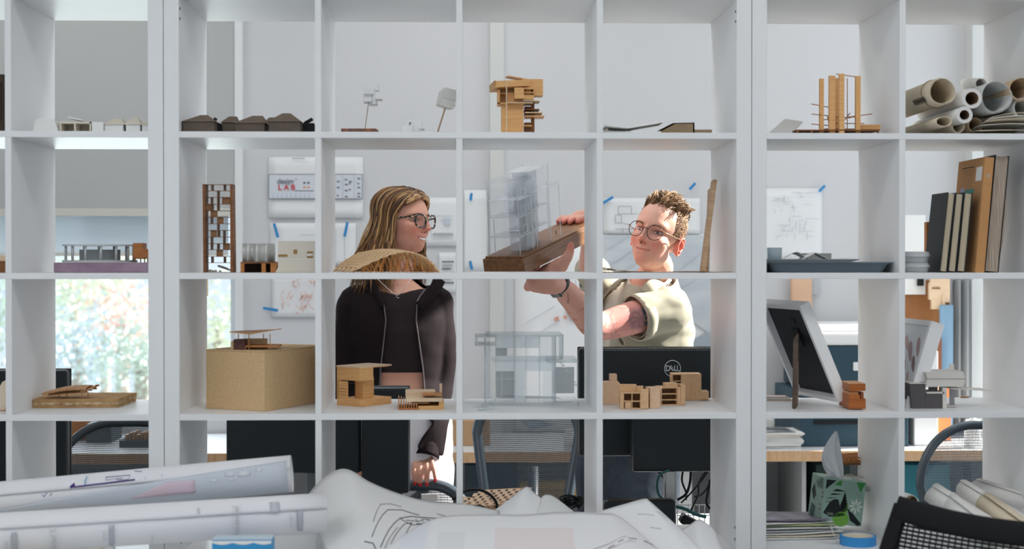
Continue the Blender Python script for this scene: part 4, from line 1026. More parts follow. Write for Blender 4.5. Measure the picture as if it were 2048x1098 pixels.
# big printer
t, w_, h_ = wthing('office_printer', 'large dark teal printer with a white lid standing on the far desk', 'printer', 1604, 650, 1822, 895, 2.5, ZD+.0005)
f = w_/218; s_ = (2.5+3.67)/FPX
MB().box((-w_/2, .03, 0), (w_/2, .55, 110*s_)).build('paper_drawer', TEALK, t, bevel=.006)
MB().box((-w_/2+.04, 0, 112*s_), (w_/2, .55, 205*s_)).build('body', TEALK, t, bevel=.008)
MB().box((-w_/2+.03, -.005, 206*s_), (w_/2+.01, .56, 232*s_)).build('lid', FRW, t, bevel=.012)
MB().box((-w_/2+.06, .06, 232*s_), (w_/2-.02, .5, 245*s_)).build('feeder', FRW, t, bevel=.01)
MB().box((-w_/2+102*f, -.006, 155*s_), (-w_/2+124*f, .004, 172*s_)).build('button_panel', FRW, t, bevel=.003)
MB().box((-w_/2+.06, .022, 46*s_), (w_/2-.06, .031, 54*s_)).build('drawer_grip', BLACK, t)
# magazines and papers beside it
t = thing('paper_pile', 'pile of white papers topped by a dark photo print on the far desk', 'papers', at(1565, 897, 2.46)); t.location.z = ZD+.0005
for k in range(9):
    MB().xf((random.uniform(-.012, .012), random.uniform(-.01, .01), .0075*k), (0, 0, random.uniform(-.12, .12))).box((-.12, 0, 0), (.08, .22, .0065)).build('sheet', WHITE if k != 7 else CREAM, t)
MB().xf((-.01, 0, .068), (0, 0, .08)).box((-.11, 0.01, 0), (.07, .2, .002)).build('photo_print', mat('dark_photo', (70, 74, 80), rough=.4, c2=(170, 172, 174), vscale=14), t)
wbox('storage_carton', 'white storage carton tall beside the printer on the far desk', 'carton', 1829, 702, 1876, 895, 2.55, 2.85, FRW, ZD+.0005, .004)
wbox('white_carton', 'small white carton behind the paper pile on the far desk', 'carton', 1500, 838, 1549, 860, 2.72, 2.9, FRW, ZD+.0005, .004)
PANW = wood('walnut_panel', (168, 116, 72), (146, 96, 58), 4, (2, 2, .4))
wbox('wooden_board', 'brown wooden panel board leaning upright at the far wall', 'board', 1806, 560, 1898, 897, 2.95, 2.98, PANW, ZD+.0005)
wbox('white_pinboard', 'white pinned board overlapping the top of the brown wooden panel', 'board', 1800, 430, 1851, 589, 2.925, 2.935, WHITE, None, .001)
wbox('black_clip', 'black clip on the white pinned board', 'clip', 1836, 554, 1848, 572, 2.905, 2.922, BLACK)
t, w_, h_ = wthing('relief_panel', 'pale wooden relief model panel with a stepped outline hung before the brown panel', 'wall model', 1857, 545, 1901, 660, 2.86)
s_ = (2.86+3.67)/FPX
PR = lambda pts: [((x-1879)*s_, (660-y)*s_) for x, y in pts]
MB().prism(PR([(1861, 545), (1900, 545), (1900, 604), (1890, 604), (1890, 618), (1863, 618), (1863, 600), (1858, 598), (1858, 566), (1861, 564)]), .02, 'y').build('panel', PALEW, t)
MB().prism(PR([(1884, 590), (1889, 590), (1889, 656), (1884, 656)]), .012, 'y', -.006).build('stick', PALEW, t)
MB().prism(PR([(1864, 574), (1880, 574), (1880, 577), (1864, 577)]), .004, 'y', -.003).build('groove', BROWN, t)
MB().prism(PR([(1882, 604), (1895, 604), (1895, 624), (1882, 624)]), .02, 'y', .022).build('backing_block', GREYC, t)
BLUEP = mat('blue_ribbed_plastic', (132, 164, 188), rough=.5, c2=(112, 144, 170), vscale=1, stretch=(160, 0, 0))
wbox('ribbed_sheet', 'light blue ribbed plastic panel standing upright behind the card house model', 'plastic sheet', 1880, 610, 1906, 897, 2.84, 2.85, BLUEP, ZD+.0005)
wbox('rust_stick', 'rusty brown stick leaning before the blue ribbed panel', 'stick', 1875, 676, 1883, 897, 2.80, 2.815, mat('rust_wood', (120, 74, 50), rough=.7), ZD+.0005)
wbox('orange_board', 'orange-brown board end on the far desk behind the mesh chair beside the carton', 'board', 1878, 760, 1902, 897, 2.70, 2.72, mat('orange_board', (190, 116, 70), rough=.6), ZD+.0005)
CURT = mat('grey_curtain', (160, 164, 166), rough=.9)
t = thing('grey_curtain', 'grey curtain hanging in folds beside the blue ribbed panel', 'curtain', at(1925, 897, 2.92)); t.location.z = .76
MB().grid(lambda u, v: (lerp(-.05, .04, u), .022*math.sin(u*15), lerp(0, gz(560, 2.92)-.76, v)), 30, 2).build('cloth', CURT, t, smooth=True, solid=.003)
MB().tube([(-.055, 0, gz(556, 2.92)-.76), (.05, 0, gz(556, 2.92)-.76)], .006, 8).build('rod', STEEL, t)
t, w_, h_ = wthing('pump_bottle', 'white pump bottle on the far desk behind the mesh chair', 'bottle', 1930, 826, 1962, 868, 2.5, ZD+.0005)
MB().lathe([(0, 0), (.034, 0), (.036, .09), (.03, .115), (.012, .12), (.012, .135), (0, .135)], 20).build('body', WHITE, t, smooth=True)
MB().lathe([(.008, .135), (.008, .16), (.016, .16), (.016, .172), (0, .172)], 14).build('pump', FRW, t, smooth=True); MB().beam((0, 0, .168), (-.035, -.01, .166), .009, .007).build('spout', FRW, t)
t, w_, h_ = wthing('kraft_sheet', 'kraft paper strip hanging on the far wall above the picture frame', 'paper', 1581, 540, 1624, 655, 3.06)
MB().grid(lambda u, v: (lerp(-w_/2, w_/2, u), -.012*math.sin(3*u)*(1-v), lerp(0, h_, v)), 8, 4).build('sheet', mat('salmon_kraft', (222, 184, 154), rough=.8), t, solid=.002, smooth=True)
wbox('grey_sheet', 'small grey paper pinned beside the hanging kraft strip', 'paper', 1624, 520, 1640, 590, 3.085, 3.092, mat('light_grey_paper', (192, 196, 200)), None, 0)
# storage under the long desk
t, w_, h_ = wthing('open_cabinet', 'grey open cabinet under the far desk holding white papers', 'cabinet', 1500, 930, 1612, 1030, 2.5, 0)
CAB = mat('cabinet_grey', (196, 198, 200), rough=.6)
H_ = ZD-.05
for a, c in (((-w_/2, 0, 0), (w_/2, .5, .34)), ((-w_/2, .48, .34), (w_/2, .5, H_))): MB().box(a, c).build('case', CAB, t)
MB().box((-w_/2, 0, .34), (-w_/2+.018, .48, H_)).build('side_panel', CAB, t); MB().box((w_/2-.018, 0, .34), (w_/2, .48, H_)).build('side_panel', CAB, t)
o = MB().box((-.1, 0, 0), (.09, .3, .035)).build('paper_ream', WHITE, loc=(t.location.x-.02, 2.55, .342)); tag(o, 'white ream of paper inside the grey open cabinet', 'paper')
wbox('drawer_unit', 'dark teal drawer unit under the far desk behind the tissue box', 'drawer unit', 1632, 930, 1700, 1030, 2.6, 2.95, mat('dark_green_metal', (48, 66, 64), rough=.5), 0.0)
wbox('teal_crate', 'teal plastic crate under the far desk behind the mesh chair', 'crate', 1806, 930, 1900, 1030, 2.6, 2.95, mat('teal_crate_plastic', (56, 128, 142), rough=.5), 0)
wbox('drawer_cabinet', 'dark blue-grey cabinet under the far desk behind the mesh chair by the pilaster', 'cabinet', 930, 930, 1035, 1030, 2.6, 2.95, mat('dark_slate_cabinet', (58, 76, 88), rough=.5), 0)
YEL = mat('yellowed_paper', (214, 178, 116), rough=.8)
for k, (px, py, lab) in enumerate(((1135, 972, 'yellowed paper roll lying on top under the far desk'), (1140, 990, 'yellowed paper roll below another under the far desk'))):
    p = at(px, py, 2.5); t = thing('yellowed_roll', lab, 'paper roll', p, 0, 'yellowed paper rolls')
    MB().tube([(-.2, 0, 0), (.16, .05, 0)], .022, 16).build('rolled_sheet', YEL, t, smooth=True); MB().tube([(.1605, .05, 0), (.163, .0503, 0)], .014, 12).build('core', DARKIN, t)  # dark end disc stands for the shade in the roll mouth
zc = at(1140, 990, 2.5).z-.023
t = thing('storage_rack', 'low pale shelf under the far desk carrying the yellowed rolls', 'rack', (at(1120, 990, 2.5).x, 2.44, 0))
MB().box((-.25, 0, zc-.02), (.25, .4, zc)).build('shelf_board', DT, t); MB().box((-.25, 0, 0), (-.23, .4, zc-.02)).build('side_panel', DT, t); MB().box((.23, 0, 0), (.25, .4, zc-.02)).build('side_panel', DT, t)

# ---------------------------------------------------------------- sheets taped to the far wall
PAP = mat('pinned_paper', (234, 236, 238), rough=.75); LINE = mat('pale_pencil_line', (176, 182, 188), rough=.9); LINED = mat('grey_print', (120, 126, 134), rough=.9); TAPE = mat('blue_masking_tape', (42, 138, 200), rough=.6)
RED = mat('red_print', (206, 48, 64), rough=.7); ORS = mat('orange_sketch', (226, 164, 146), rough=.8); PBLUE = mat('pale_blue_print', (200, 210, 222), rough=.7)
YW = WB-.004
def sheet(name, lab, x0, y0, x1, y1, cat='drawing', m=PAP, curl=.01, Yp=YW):
    p, q = at(x0, y0, Yp), at(x1, y1, Yp); t = thing(name, lab, cat, ((p.x+q.x)/2, Yp, q.z))
    w_, h_ = q.x-p.x, p.z-q.z
    MB().grid(lambda u, v: (lerp(-w_/2, w_/2, u), -.0005-curl*.6*(1-v)**3, lerp(0, h_, v)), 12, 8).build('sheet', m, t, smooth=True, solid=.0006)
    def r(a, b_, c, d, nm='printed_line', mm=LINE, off=.0):
        A, B_ = at(a, b_, Yp)-t.location, at(c, d, Yp)-t.location
        yy = -.0025-curl*.9-off
        MB().box((min(A.x, B_.x), yy, min(A.z, B_.z)), (max(A.x, B_.x), yy+.0012, max(A.z, B_.z))).build(nm, mm, t)
    return t, r
def lines(t, segs, m, wd=.0022, off=.012, Yp=YW, nm='line_print'):
    b = MB()
    for a, b_, c, d in segs:
        A, B_ = at(a, b_, Yp)-t.location, at(c, d, Yp)-t.location; A.y = B_.y = -off
        b.beam(A, B_, wd, .0008, (0, 1, 0))
    return b.build(nm, m, t)
ntape = [0]
def tape(x0, y0, x1, y1, lab, wd=.012, Yp=YW):
    A, B_ = at(x0, y0, Yp-.016), at(x1, y1, Yp-.016); c = (A+B_)/2
    o = MB().beam(A-c, B_-c, wd, .0012, (0, 1, 0)).build('tape_strip', TAPE, loc=c)
    tag(o, lab, 'tape', 'blue tape strips on the wall')
PICT = mat('pale_banner_print', (214, 220, 228), rough=.6)
t, r = sheet('banner_poster', 'white sheet with a wide printed banner reading design LAB', 537, 314, 726, 436, 'poster')
lines(t, [(538, 349, 725, 349), (538, 398, 725, 398), (538, 349, 538, 398), (725, 349, 725, 398)], LINED, .003)
r(539, 350, 724, 397, 'banner_print', PICT)
Y0 = t.location.y-.016
def wtxt(s, px, py, size_px, m, nm='lettering', sx=1, bold=0, shear=0, Yp=YW):
    p = at(px, py, Yp)-t.location
    writing(s, size_px*(Yp+3.67)/FPX*1.38, m, nm, t, (p.x, -.0155, p.z), (R(90), 0, 0), .0003, 'CENTER', sx, bold, shear)
wtxt('design', 571, 363, 10.5, LINED, sx=.92, bold=.0004, shear=.2); wtxt('L A B', 574, 375.5, 11, RED, sx=.98, bold=.0006)
for k, (a, b_, c, d) in enumerate(((607, 364, 612, 368), (615, 364, 620, 368), (607, 373, 612, 377), (615, 373, 620, 377))): r(a, b_, c, d, 'printed_square', [LINED, LINED, ORS, ORS][k], .001)
r(590, 381, 628, 382.6, 'printed_line', LINED, .001); r(592, 356, 593, 361, 'printed_line', RED, .001); r(585, 306+10, 610, 318, 'print_caption', LINE)
for k in range(9): r(545+9*k, 386, 549+9*k, 396, 'printed_column', PBLUE, .0008)
for x, ys_ in ((676, (362, 374, 390)), (692, (358, 368, 380, 392)), (700, (362, 366, 378)), (717, (356, 366, 374, 386, 392))):
    for y in ys_: r(x-2, y, x+2+(y % 3), y+3, 'printed_mark', LINED, .001)
lines(t, [(658, 350, 658, 398), (671, 350, 671, 398), (686, 350, 686, 398), (709, 350, 709, 398)], LINE, .002, .0165)
t, r = sheet('plan_drawing', 'white drawing sheet hung under the banner poster by two blue tapes', 540, 446, 712, 530)
lines(t, [(672, 458, 672, 520), (690, 470, 690, 522), (600, 470, 660, 470)], LINE)
tape(548, 447, 556, 475, 'blue tape strip just below the banner poster, nearer the window'); tape(695, 444, 689, 473, 'blue tape strip beside the dark-haired person, below the banner poster')
t, r = sheet('orange_sketch', 'white sheet with loose orange-red building sketches', 544, 552, 668, 634)
segs = []
rnd = random.Random(3)
for cx_, cy_, q in ((573, 600, 16), (606, 592, 13), (600, 618, 12), (592, 565, 14), (622, 562, 12), (612, 605, 16), (640, 590, 14)):
    for k in range(11):
        a = rnd.choice((R(-28), R(80), R(35), R(-60))); l = q*rnd.uniform(.3, .75); x, y = cx_+rnd.uniform(-q, q)*.7, cy_+rnd.uniform(-q, q)*.7
        segs.append((x, y, x+l*math.cos(a), y+l*math.sin(a)))
lines(t, segs, ORS, .0022)
tape(526, 616, 556, 621, 'blue tape strip at the corner of the orange sketch')
t, r = sheet('section_drawing', 'pale drawing sheet behind the curly-haired person facing the model', 852, 395, 918, 492)
lines(t, [(862, 432, 906, 432), (862, 432, 862, 470), (880, 440, 905, 440), (862, 470, 908, 470), (868, 467, 905, 467), (862, 478, 906, 478)], LINE); r(888, 436, 900, 450, 'shaded_patch', PBLUE, .001); r(866, 466, 906, 471, 'shaded_patch', LINE, .001)
t, r = sheet('section_drawing', 'small pale drawing sheet behind the shoulder of the black jacket', 878, 505, 912, 585)
for k in range(7): r(884, 522+7*k, 908-3*(k % 3), 525+7*k, 'shaded_patch', LINE if k % 2 else LINED, .001)
t, r = sheet('blank_sheet', 'blank white sheet held by two blue tapes between divider and pilaster', 928, 380, 976, 548)
tape(943, 386, 941, 401, 'blue tape strip at the top of the blank white sheet'); tape(940, 522, 944, 539, 'blue tape strip at the foot of the blank white sheet')
# large perspective poster and plan sheet
HAZE = mat('hazy_print', (224, 228, 232), rough=.6); HZ2 = mat('hazy_print_shade', (198, 206, 214), rough=.6, c2=(214, 220, 226), vscale=5, stretch=(1, 1, 3)); 
t, r = sheet('perspective_poster', 'very large pale poster of a hazy perspective view behind the short-haired person', 1030, 468, 1452, 862, 'poster', mat('bright_poster_paper', (246, 247, 249), rough=.55), .006)
def wpoly(pts, m, nm, off):
    L = [at(x, y, YW)-t.location for x, y in pts]; MB().prism([(p.x, p.z) for p in L], .0012, 'y', -off).build(nm, m, t)
wpoly([(1206, 470), (1450, 470), (1450, 690), (1380, 640), (1300, 560), (1206, 540)], HZ2, 'printed_sky_shape', .0105)
wpoly([(1366, 690), (1412, 664), (1450, 668), (1450, 706), (1360, 704)], mat('hazy_hill', (176, 186, 196)), 'printed_hill', .0118)
wpoly([(1128, 615), (1150, 622), (1168, 650), (1140, 640)], mat('hazy_figures', (190, 196, 202)), 'printed_crowd', .0112)
wpoly([(1040, 840), (1075, 838), (1108, 850), (1060, 860)], mat('hazy_hill', (176, 186, 196)), 'printed_shape', .0112)
wpoly([(1108, 636), (1116, 632), (1118, 640), (1110, 644)], ORS, 'printed_dot', .0125); wpoly([(1126, 632), (1132, 630), (1134, 637), (1128, 638)], ORS, 'printed_dot', .0125)
lines(t, [(1045, 650, 1110, 612), (1040, 690, 1120, 640), (1150, 560, 1165, 640), (1212, 500, 1260, 470), (1220, 530, 1300, 480), (1240, 545, 1330, 490), (1330, 560, 1410, 500), (1340, 590, 1420, 540)], HZ2, .004, .0125)
t, r = sheet('plan_drawing', 'pale plan drawing sheet taped above the very large poster', 1206, 396, 1400, 468)
lines(t, [(1236, 413, 1262, 413), (1236, 413, 1236, 428), (1262, 413, 1262, 428), (1236, 428, 1275, 428), (1230, 430, 1242, 430), (1242, 430, 1242, 446), (1230, 446, 1242, 446), (1230, 430, 1230, 446), (1230, 458, 1270, 458), (1245, 458, 1245, 466), (1242, 446, 1262, 450)], LINED, .002)
tape(1206, 406, 1226, 394, 'blue tape strip at the corner of the plan drawing above the poster'); tape(1379, 379, 1391, 366, 'blue tape strip above the spiky-haired head')
t, r = sheet('plan_drawing', 'pale plan drawing seen above the grey trays', 1520, 376, 1644, 522)
rnd = random.Random(5); segs = []
for k in range(46):
    x, y = rnd.uniform(1540, 1615), rnd.choice((rnd.uniform(385, 420), rnd.uniform(430, 475))); l = rnd.uniform(6, 26)
    segs.append((x, y, x+l, y) if k % 2 else (x, y, x, y+l*.6))
lines(t, segs, LINE, .0016)
tape(1638, 383, 1650, 371, 'blue tape strip at the corner of the plan drawing above the trays')
wbox('yellow_sheet', 'narrow yellow paper strip hanging in the window beside the bookcase panel', 'paper', 405, 540, 416, 592, 2.9, 2.902, mat('yellow_paper', (226, 200, 130)), None, 0)

# ---------------------------------------------------------------- desk behind the bookcase with monitors
ZK = .715
t = thing('computer_desk', 'white desk right behind the bookcase carrying the black monitors', 'desk', (0, .43, 0))
MB().box((-1.4, 0, ZK-.03), (2.15, .62, ZK)).build('worktop', DT, t, bevel=.002)
for x in (-1.3, .35, 2.05): MB().box((x-.025, .05, 0), (x+.025, .58, ZK-.03)).build('leg', DLEG, t)
def monitor(lab, x0, y0, x1, y1, Y, th=.035, stand=True, sm=None, sp=None, sw=.03):
    p, q = at(x0, y0, Y), at(x1, y1, Y); w_, h_ = q.x-p.x, p.z-q.z
    t = thing('computer_monitor', lab, 'monitor', ((p.x+q.x)/2, Y, ZK+.0003), 0)
    zb = q.z-ZK
    MB().box((-w_/2, 0, zb), (w_/2, th, zb+h_)).build('rear_shell', MONB, t, bevel=.008)
    MB().box((-w_/2-.001, th, zb-.001), (w_/2+.001, th+.012, zb+h_+.002)).build('bezel', MONB2, t, bevel=.003)
    if stand:
        sx_ = gx(sp, Y)-t.location.x if sp else 0; sm = sm or STEEL
        MB().box((sx_-sw, th+.012, .01), (sx_+sw, th+.04, zb+h_*.55)).build('stand_post', sm, t, bevel=.006)
        MB().box((sx_-.09, th-.03, 0), (sx_+.09, th+.12, .012)).build('stand_foot', sm, t, bevel=.004)
    return t, w_, h_, zb
t, w_, h_, zb = monitor('black monitor seen from behind with a round white logo, below the reaching arm', 1158, 697, 1436, 912, .78, .045, True, MONB2, 1190, .016)
p = at(1345, 737, .78)-t.location
LOGO = mat('logo_white', (214, 220, 224), rough=.5)
s_ = (.78+3.67)/FPX
ringp = [(p.x+16.2*s_*math.cos(2*math.pi*k/48), -.0012, p.z+16.2*s_*math.sin(2*math.pi*k/48)) for k in range(48)]
MB().tube(ringp, 1.0*s_, 8, closed=True, flat=.8).build('logo_ring', LOGO, t, smooth=True)
writing('D', 16*s_, LOGO, 'lettering', t, (p.x-9.2*s_, -.0012, p.z-.1*s_), (R(90), 0, 0), .0003, 'CENTER', .85, .0006)
writing('E', 14*s_, LOGO, 'lettering', t, (p.x-1.2*s_, -.0012, p.z+.2*s_), (R(90), R(-32), 0), .0003, 'CENTER', .78, .0006)
writing('LL', 16*s_, LOGO, 'lettering', t, (p.x+8.2*s_, -.0012, p.z-.1*s_), (R(90), 0, 0), .0003, 'CENTER', .72, .0006)
b = MB()                                                      # row of vents along the upper edge
for k in range(52): b.box((-w_/2+.02+k*.0073, -.0008, zb+h_-.007), (-w_/2+.0235+k*.0073, .001, zb+h_-.005))
b.build('vent_dots', mat('vent_grey', (150, 160, 164)), t)
monitor('black monitor with rounded lower corners hanging nearest the thick panel, above the cables', 1266, 815, 1500, 944, .60, .05, True, STEEL, 1347, .019)
monitor('wide black monitor behind the kraft box in the lower row', 452, 836, 721, 947, .62, .04, True, mat('grey_stand', (120, 126, 130)), 622, .02)
t, w_, h_, zb = monitor('tall dark monitor in front of the white trousers', 723, 776, 818, 988, .60, .05, False)
MB().box((-w_/2+.02, .0, 0), (w_/2-.02, .05, zb)).build('stand_post', MONB2, t)
monitor('black monitor edge showing beside the cardboard stack', -60, 741, 134, 968, .62, .04, True, MONB2)
wbox('desktop_tower', 'black computer box on the desk at the picture edge behind the left bookcase', 'computer', -160, 740, -62, 1075, .62, .9, MONB2, ZK+.0003)
# ================================================================ mesh office chairs
def mesh_cloth(name, c, sc, ax, fill, rough=.6):
    """woven see-through cloth: fine threads with open gaps"""
    m = bpy.data.materials.new(name); m.use_nodes = True; t = m.node_tree; b = t.nodes['Principled BSDF']
    b.inputs['Base Color'].default_value = lin(c); b.inputs['Roughness'].default_value = rough; b.inputs['Specular IOR Level'].default_value = .3
    tr = t.nodes.new('ShaderNodeBsdfTransparent'); mx = t.nodes.new('ShaderNodeMixShader')
    tc = t.nodes.new('ShaderNodeTexCoord'); sp = t.nodes.new('ShaderNodeSeparateXYZ'); t.links.new(tc.outputs['Object'], sp.inputs[0])
    def wave(out, s):
        a = t.nodes.new('ShaderNodeMath'); a.operation = 'MULTIPLY'; a.inputs[1].default_value = s; t.links.new(out, a.inputs[0])
        f = t.nodes.new('ShaderNodeMath'); f.operation = 'FRACT'; t.links.new(a.outputs[0], f.inputs[0]); return f.outputs[0]
    def less(o, v):
        q = t.nodes.new('ShaderNodeMath'); q.operation = 'LESS_THAN'; q.inputs[1].default_value = v; t.links.new(o, q.inputs[0]); return q.outputs[0]
    a = less(wave(sp.outputs[ax], sc), fill); c_ = less(wave(sp.outputs['X' if ax == 'Z' else 'Z'], sc*.55), fill*.45)
    mxm = t.nodes.new('ShaderNodeMath'); mxm.operation = 'MAXIMUM'; t.links.new(a, mxm.inputs[0]); t.links.new(c_, mxm.inputs[1])
    t.links.new(mxm.outputs[0], mx.inputs[0]); t.links.new(tr.outputs[0], mx.inputs[1]); t.links.new(b.outputs[0], mx.inputs[2])
    t.links.new(mx.outputs[0], t.nodes['Material Output'].inputs[0]); return m
CHM = mat('chair_plastic', (46, 54, 60), rough=.4, spec=.45); CHM2 = mat('chair_graphite', (60, 72, 82), rough=.35, spec=.5)
NET = mesh_cloth('chair_net', (52, 64, 73), 230, 'X', .6); NET2 = mesh_cloth('chair_net_pale', (120, 132, 142), 190, 'X', .45, .35)
def frame_loop(w_, h_, r_, top_r):
    """rounded outline of a chair back, wider at the top"""
    pts = []
    def arc(cx, cz, rr, a0, a1, n=8):
        for k in range(n+1):
            a = R(lerp(a0, a1, k/n)); pts.append((cx+rr*math.cos(a), cz+rr*math.sin(a)))
    wb = w_*.72
    arc(wb/2-r_, r_, r_, -90, 0); arc(w_/2-top_r, h_-top_r, top_r, 0, 90, 12); arc(-w_/2+top_r, h_-top_r, top_r, 90, 180, 12); arc(-wb/2+r_, r_, r_, 180, 270)
    return pts
def mesh_chair(lab, x, y, top, rz, w_=.52, h_=.56, tube=.016, net=NET, plast=CHM, top_r=.17, arms=True, curve=.05):
    t = thing('office_chair', lab, 'office chair', (x, y, 0), rz)
    zb = top-h_
    loop = frame_loop(w_, h_, .08, top_r)
    P = [(px, .22+.10*(pz/h_)+curve*(2*px/w_)**2*-1, zb+pz) for px, pz in loop]
    MB().tube(P, tube, 10, closed=True, flat=1.0).build('back_frame', plast, t, smooth=True)
    n = len(P); b = MB(); rows = 10
    # net: fan of rings shrunk towards the middle
    cx, cz = 0, h_*.5; vs = []; fs = []
    for j in range(rows+1):
        q = 1-j/rows
        for px, pz in loop:
            X, Zz = cx+(px-cx)*q, cz+(pz-cz)*q; vs.append((X, .22+.10*(Zz/h_)-curve*(2*X/w_)**2, zb+Zz))
    for j in range(rows):
        fs += [(j*n+k, j*n+(k+1) % n, (j+1)*n+(k+1) % n, (j+1)*n+k) for k in range(n)]
    b.add(vs, fs).build('back_net', net, t, smooth=True, fix=False)
    MB().tube([(0, .36, zb+.30), (0, .33, zb+.02), (0, .22, zb-.08), (0, .05, zb-.10)], [.02, .03, .03, .03], 10).build('spine', plast, t, smooth=True)
    sz = zb-.07
    b = MB(); L = [rect(-.24, .24, -.27, .2, 0, .09), rect(-.25, .25, -.28, .21, .02, .09), rect(-.24, .24, -.27, .2, .045, .09)]
    vs = [(p[0], p[1], p[2]+sz) for l in L for p in l]; m_ = len(L[0])
    b.add(vs, [(i*m_+k, i*m_+(k+1) % m_, (i+1)*m_+(k+1) % m_, (i+1)*m_+k) for i in range(2) for k in range(m_)]+[tuple(range(m_)), tuple(range(3*m_-1, 2*m_-1, -1))]); b.build('seat', plast, t, smooth=False)
    if arms:
        for s in (-1, 1):
            q = MB().tube([(s*.24, .02, sz), (s*.30, .04, sz+.02), (s*.31, .06, sz+.19)], .016, 8).build('armrest', plast, t, smooth=True)
            MB().box((s*.31-.04, -.14, sz+.19), (s*.31+.04, .12, sz+.225)).build('arm_pad', plast, q, bevel=.012)
    zc_ = .10
    MB().tube([(0, 0, zc_), (0, 0, sz)], .028, 12).build('gas_column', STEEL, t)
    for k in range(5):
        a = 2*math.pi*k/5+.3; c, s = math.cos(a), math.sin(a)
        l = MB().beam((0, 0, .095), (.30*c, .30*s, .075), .045, .03).build('base_arm', plast, t, bevel=.004)
        b = MB(); b.tube([(.29*c-.02*s, .29*s+.02*c, .03), (.29*c+.02*s, .29*s-.02*c, .03)], .03, 14); b.build('caster', MONB2, l)
    return t
# five chairs in the room
def ch(lab, pxc, topy, Y, rz, **k):
    p = at(pxc, topy, Y+.3); return mesh_chair(lab, p.x, Y, p.z, rz, **k)
ch('mesh office chair behind the left bookcase in front of the far desk', 268, 846, 1.75, R(6), w_=.50, top_r=.20)
ch('large mesh office chair below the acrylic house, its back open to view', 1023, 802, 1.72, R(-14), w_=.40, h_=.56, net=NET, plast=CHM2, tube=.02, top_r=.12)
ch('mesh office chair with a curved top rail under the hand with red nails', 775, 971, 1.02, R(2), w_=.58, h_=.38, plast=CHM2, tube=.020, top_r=.13, arms=False)
ch('pale mesh office chair behind the white paper rolls in the right bookcase', 1985, 851, 1.20, R(-4), w_=.58, net=NET2, plast=CHM2, top_r=.21, tube=.016)
t = bpy.data.objects['office_chair.002']
p = at(865, 997, 1.24)
MB().box((p.x-t.location.x-.03, .235, p.z-.012), (p.x-t.location.x+.026, .238, p.z+.012)).build('paper_label', WHITE, t)
# black chair nearest the camera, turned and leaning
NET3 = mesh_cloth('black_net', (20, 21, 23), 120, 'Z', .62); FAB = mat('black_knit', (22, 22, 24), rough=.85, bump=.4, bscale=900, stretch=(.2, .2, 1))
p = at(1797, 992, -.55)
t = thing('office_chair', 'black mesh chair nearest the camera, tilted, in front of the paper rolls', 'office chair', (p.x+.17, p.y-.26, 0), R(-48))
# local frame: x along the back, z up (leaning)
inv = Matrix.Rotation(R(48), 4, 'Z') @ Matrix.Translation(-V(t.location))
c0 = inv @ p
Hc, Wc = .52, .50
def bk(u, v):          # u along the width, v down
    x = c0.x+Wc*u; lean = R(15)
    zc = c0.z-Hc*v*math.cos(lean)-.015*math.sin(math.pi*u)*(1-v)+.012*(u-.0)*0
    y = c0.y+Hc*v*math.sin(lean)*-1-.03*math.sin(math.pi*u)
    return V((x-.10*v*(1-u)+.06*v*u, y, zc))
def outl(f0, f1, n=40):
    pass
nu, nv = 26, 22
b1 = MB(); b1.grid(lambda u, v: bk(.05+.90*u, .08+.86*v), nu, nv); b1.build('back_net', NET3, t, smooth=True, fix=False)
def band(u0, u1, v0, v1, nm, nn=(16, 5)):
    MB().grid(lambda u, v: bk(lerp(u0, u1, u), lerp(v0, v1, v))-V((0, .003*math.sin(math.pi*v), 0)), *nn).build(nm, FAB, t, smooth=True, solid=.014)
band(.015, 1, .0, .095, 'top_band', (20, 6)); band(.0, .065, .03, 1, 'side_band', (5, 20)); band(.93, 1, .03, 1, 'side_band', (5, 20)); band(.0, 1, .90, 1, 'bottom_band', (20, 4))
for (u, v, r_) in ((.20, .40, .022), (.33, .30, .02), (.36, .52, .02)):
    pp = bk(u, v); MB().ball((pp.x, pp.y+.02, pp.z), (r_, .008, r_), 12, 8).build('back_pad', FAB, t, smooth=True)
pb = bk(.5, .95)
MB().tube([bk(.5, .55)+V((0, -.02, 0)), pb+V((0, -.03, 0)), (0.1, .0, .42)], .028, 10).build('spine', CHM, t, smooth=True)
MB().box((-.14, -.2, .40), (.36, .26, .46)).build('seat', FAB, t, bevel=.03)
MB().tube([(.1, 0, .1), (.1, 0, .4)], .03, 12).build('gas_column', CHM, t)
for k in range(5):
    a = 2*math.pi*k/5; c, s = math.cos(a), math.sin(a)
    l = MB().beam((.1, 0, .095), (.1+.30*c, .30*s, .075), .045, .03).build('base_arm', CHM, t, bevel=.004)
    MB().tube([(.1+.29*c-.02*s, .29*s+.02*c, .03), (.1+.29*c+.02*s, .29*s-.02*c, .03)], .03, 14).build('caster', MONB2, l)
# ================================================================ lowest row in view and the paper on the worktable
Z4 = zr(4)
def on4(px, py): return on(px, py, Z4)
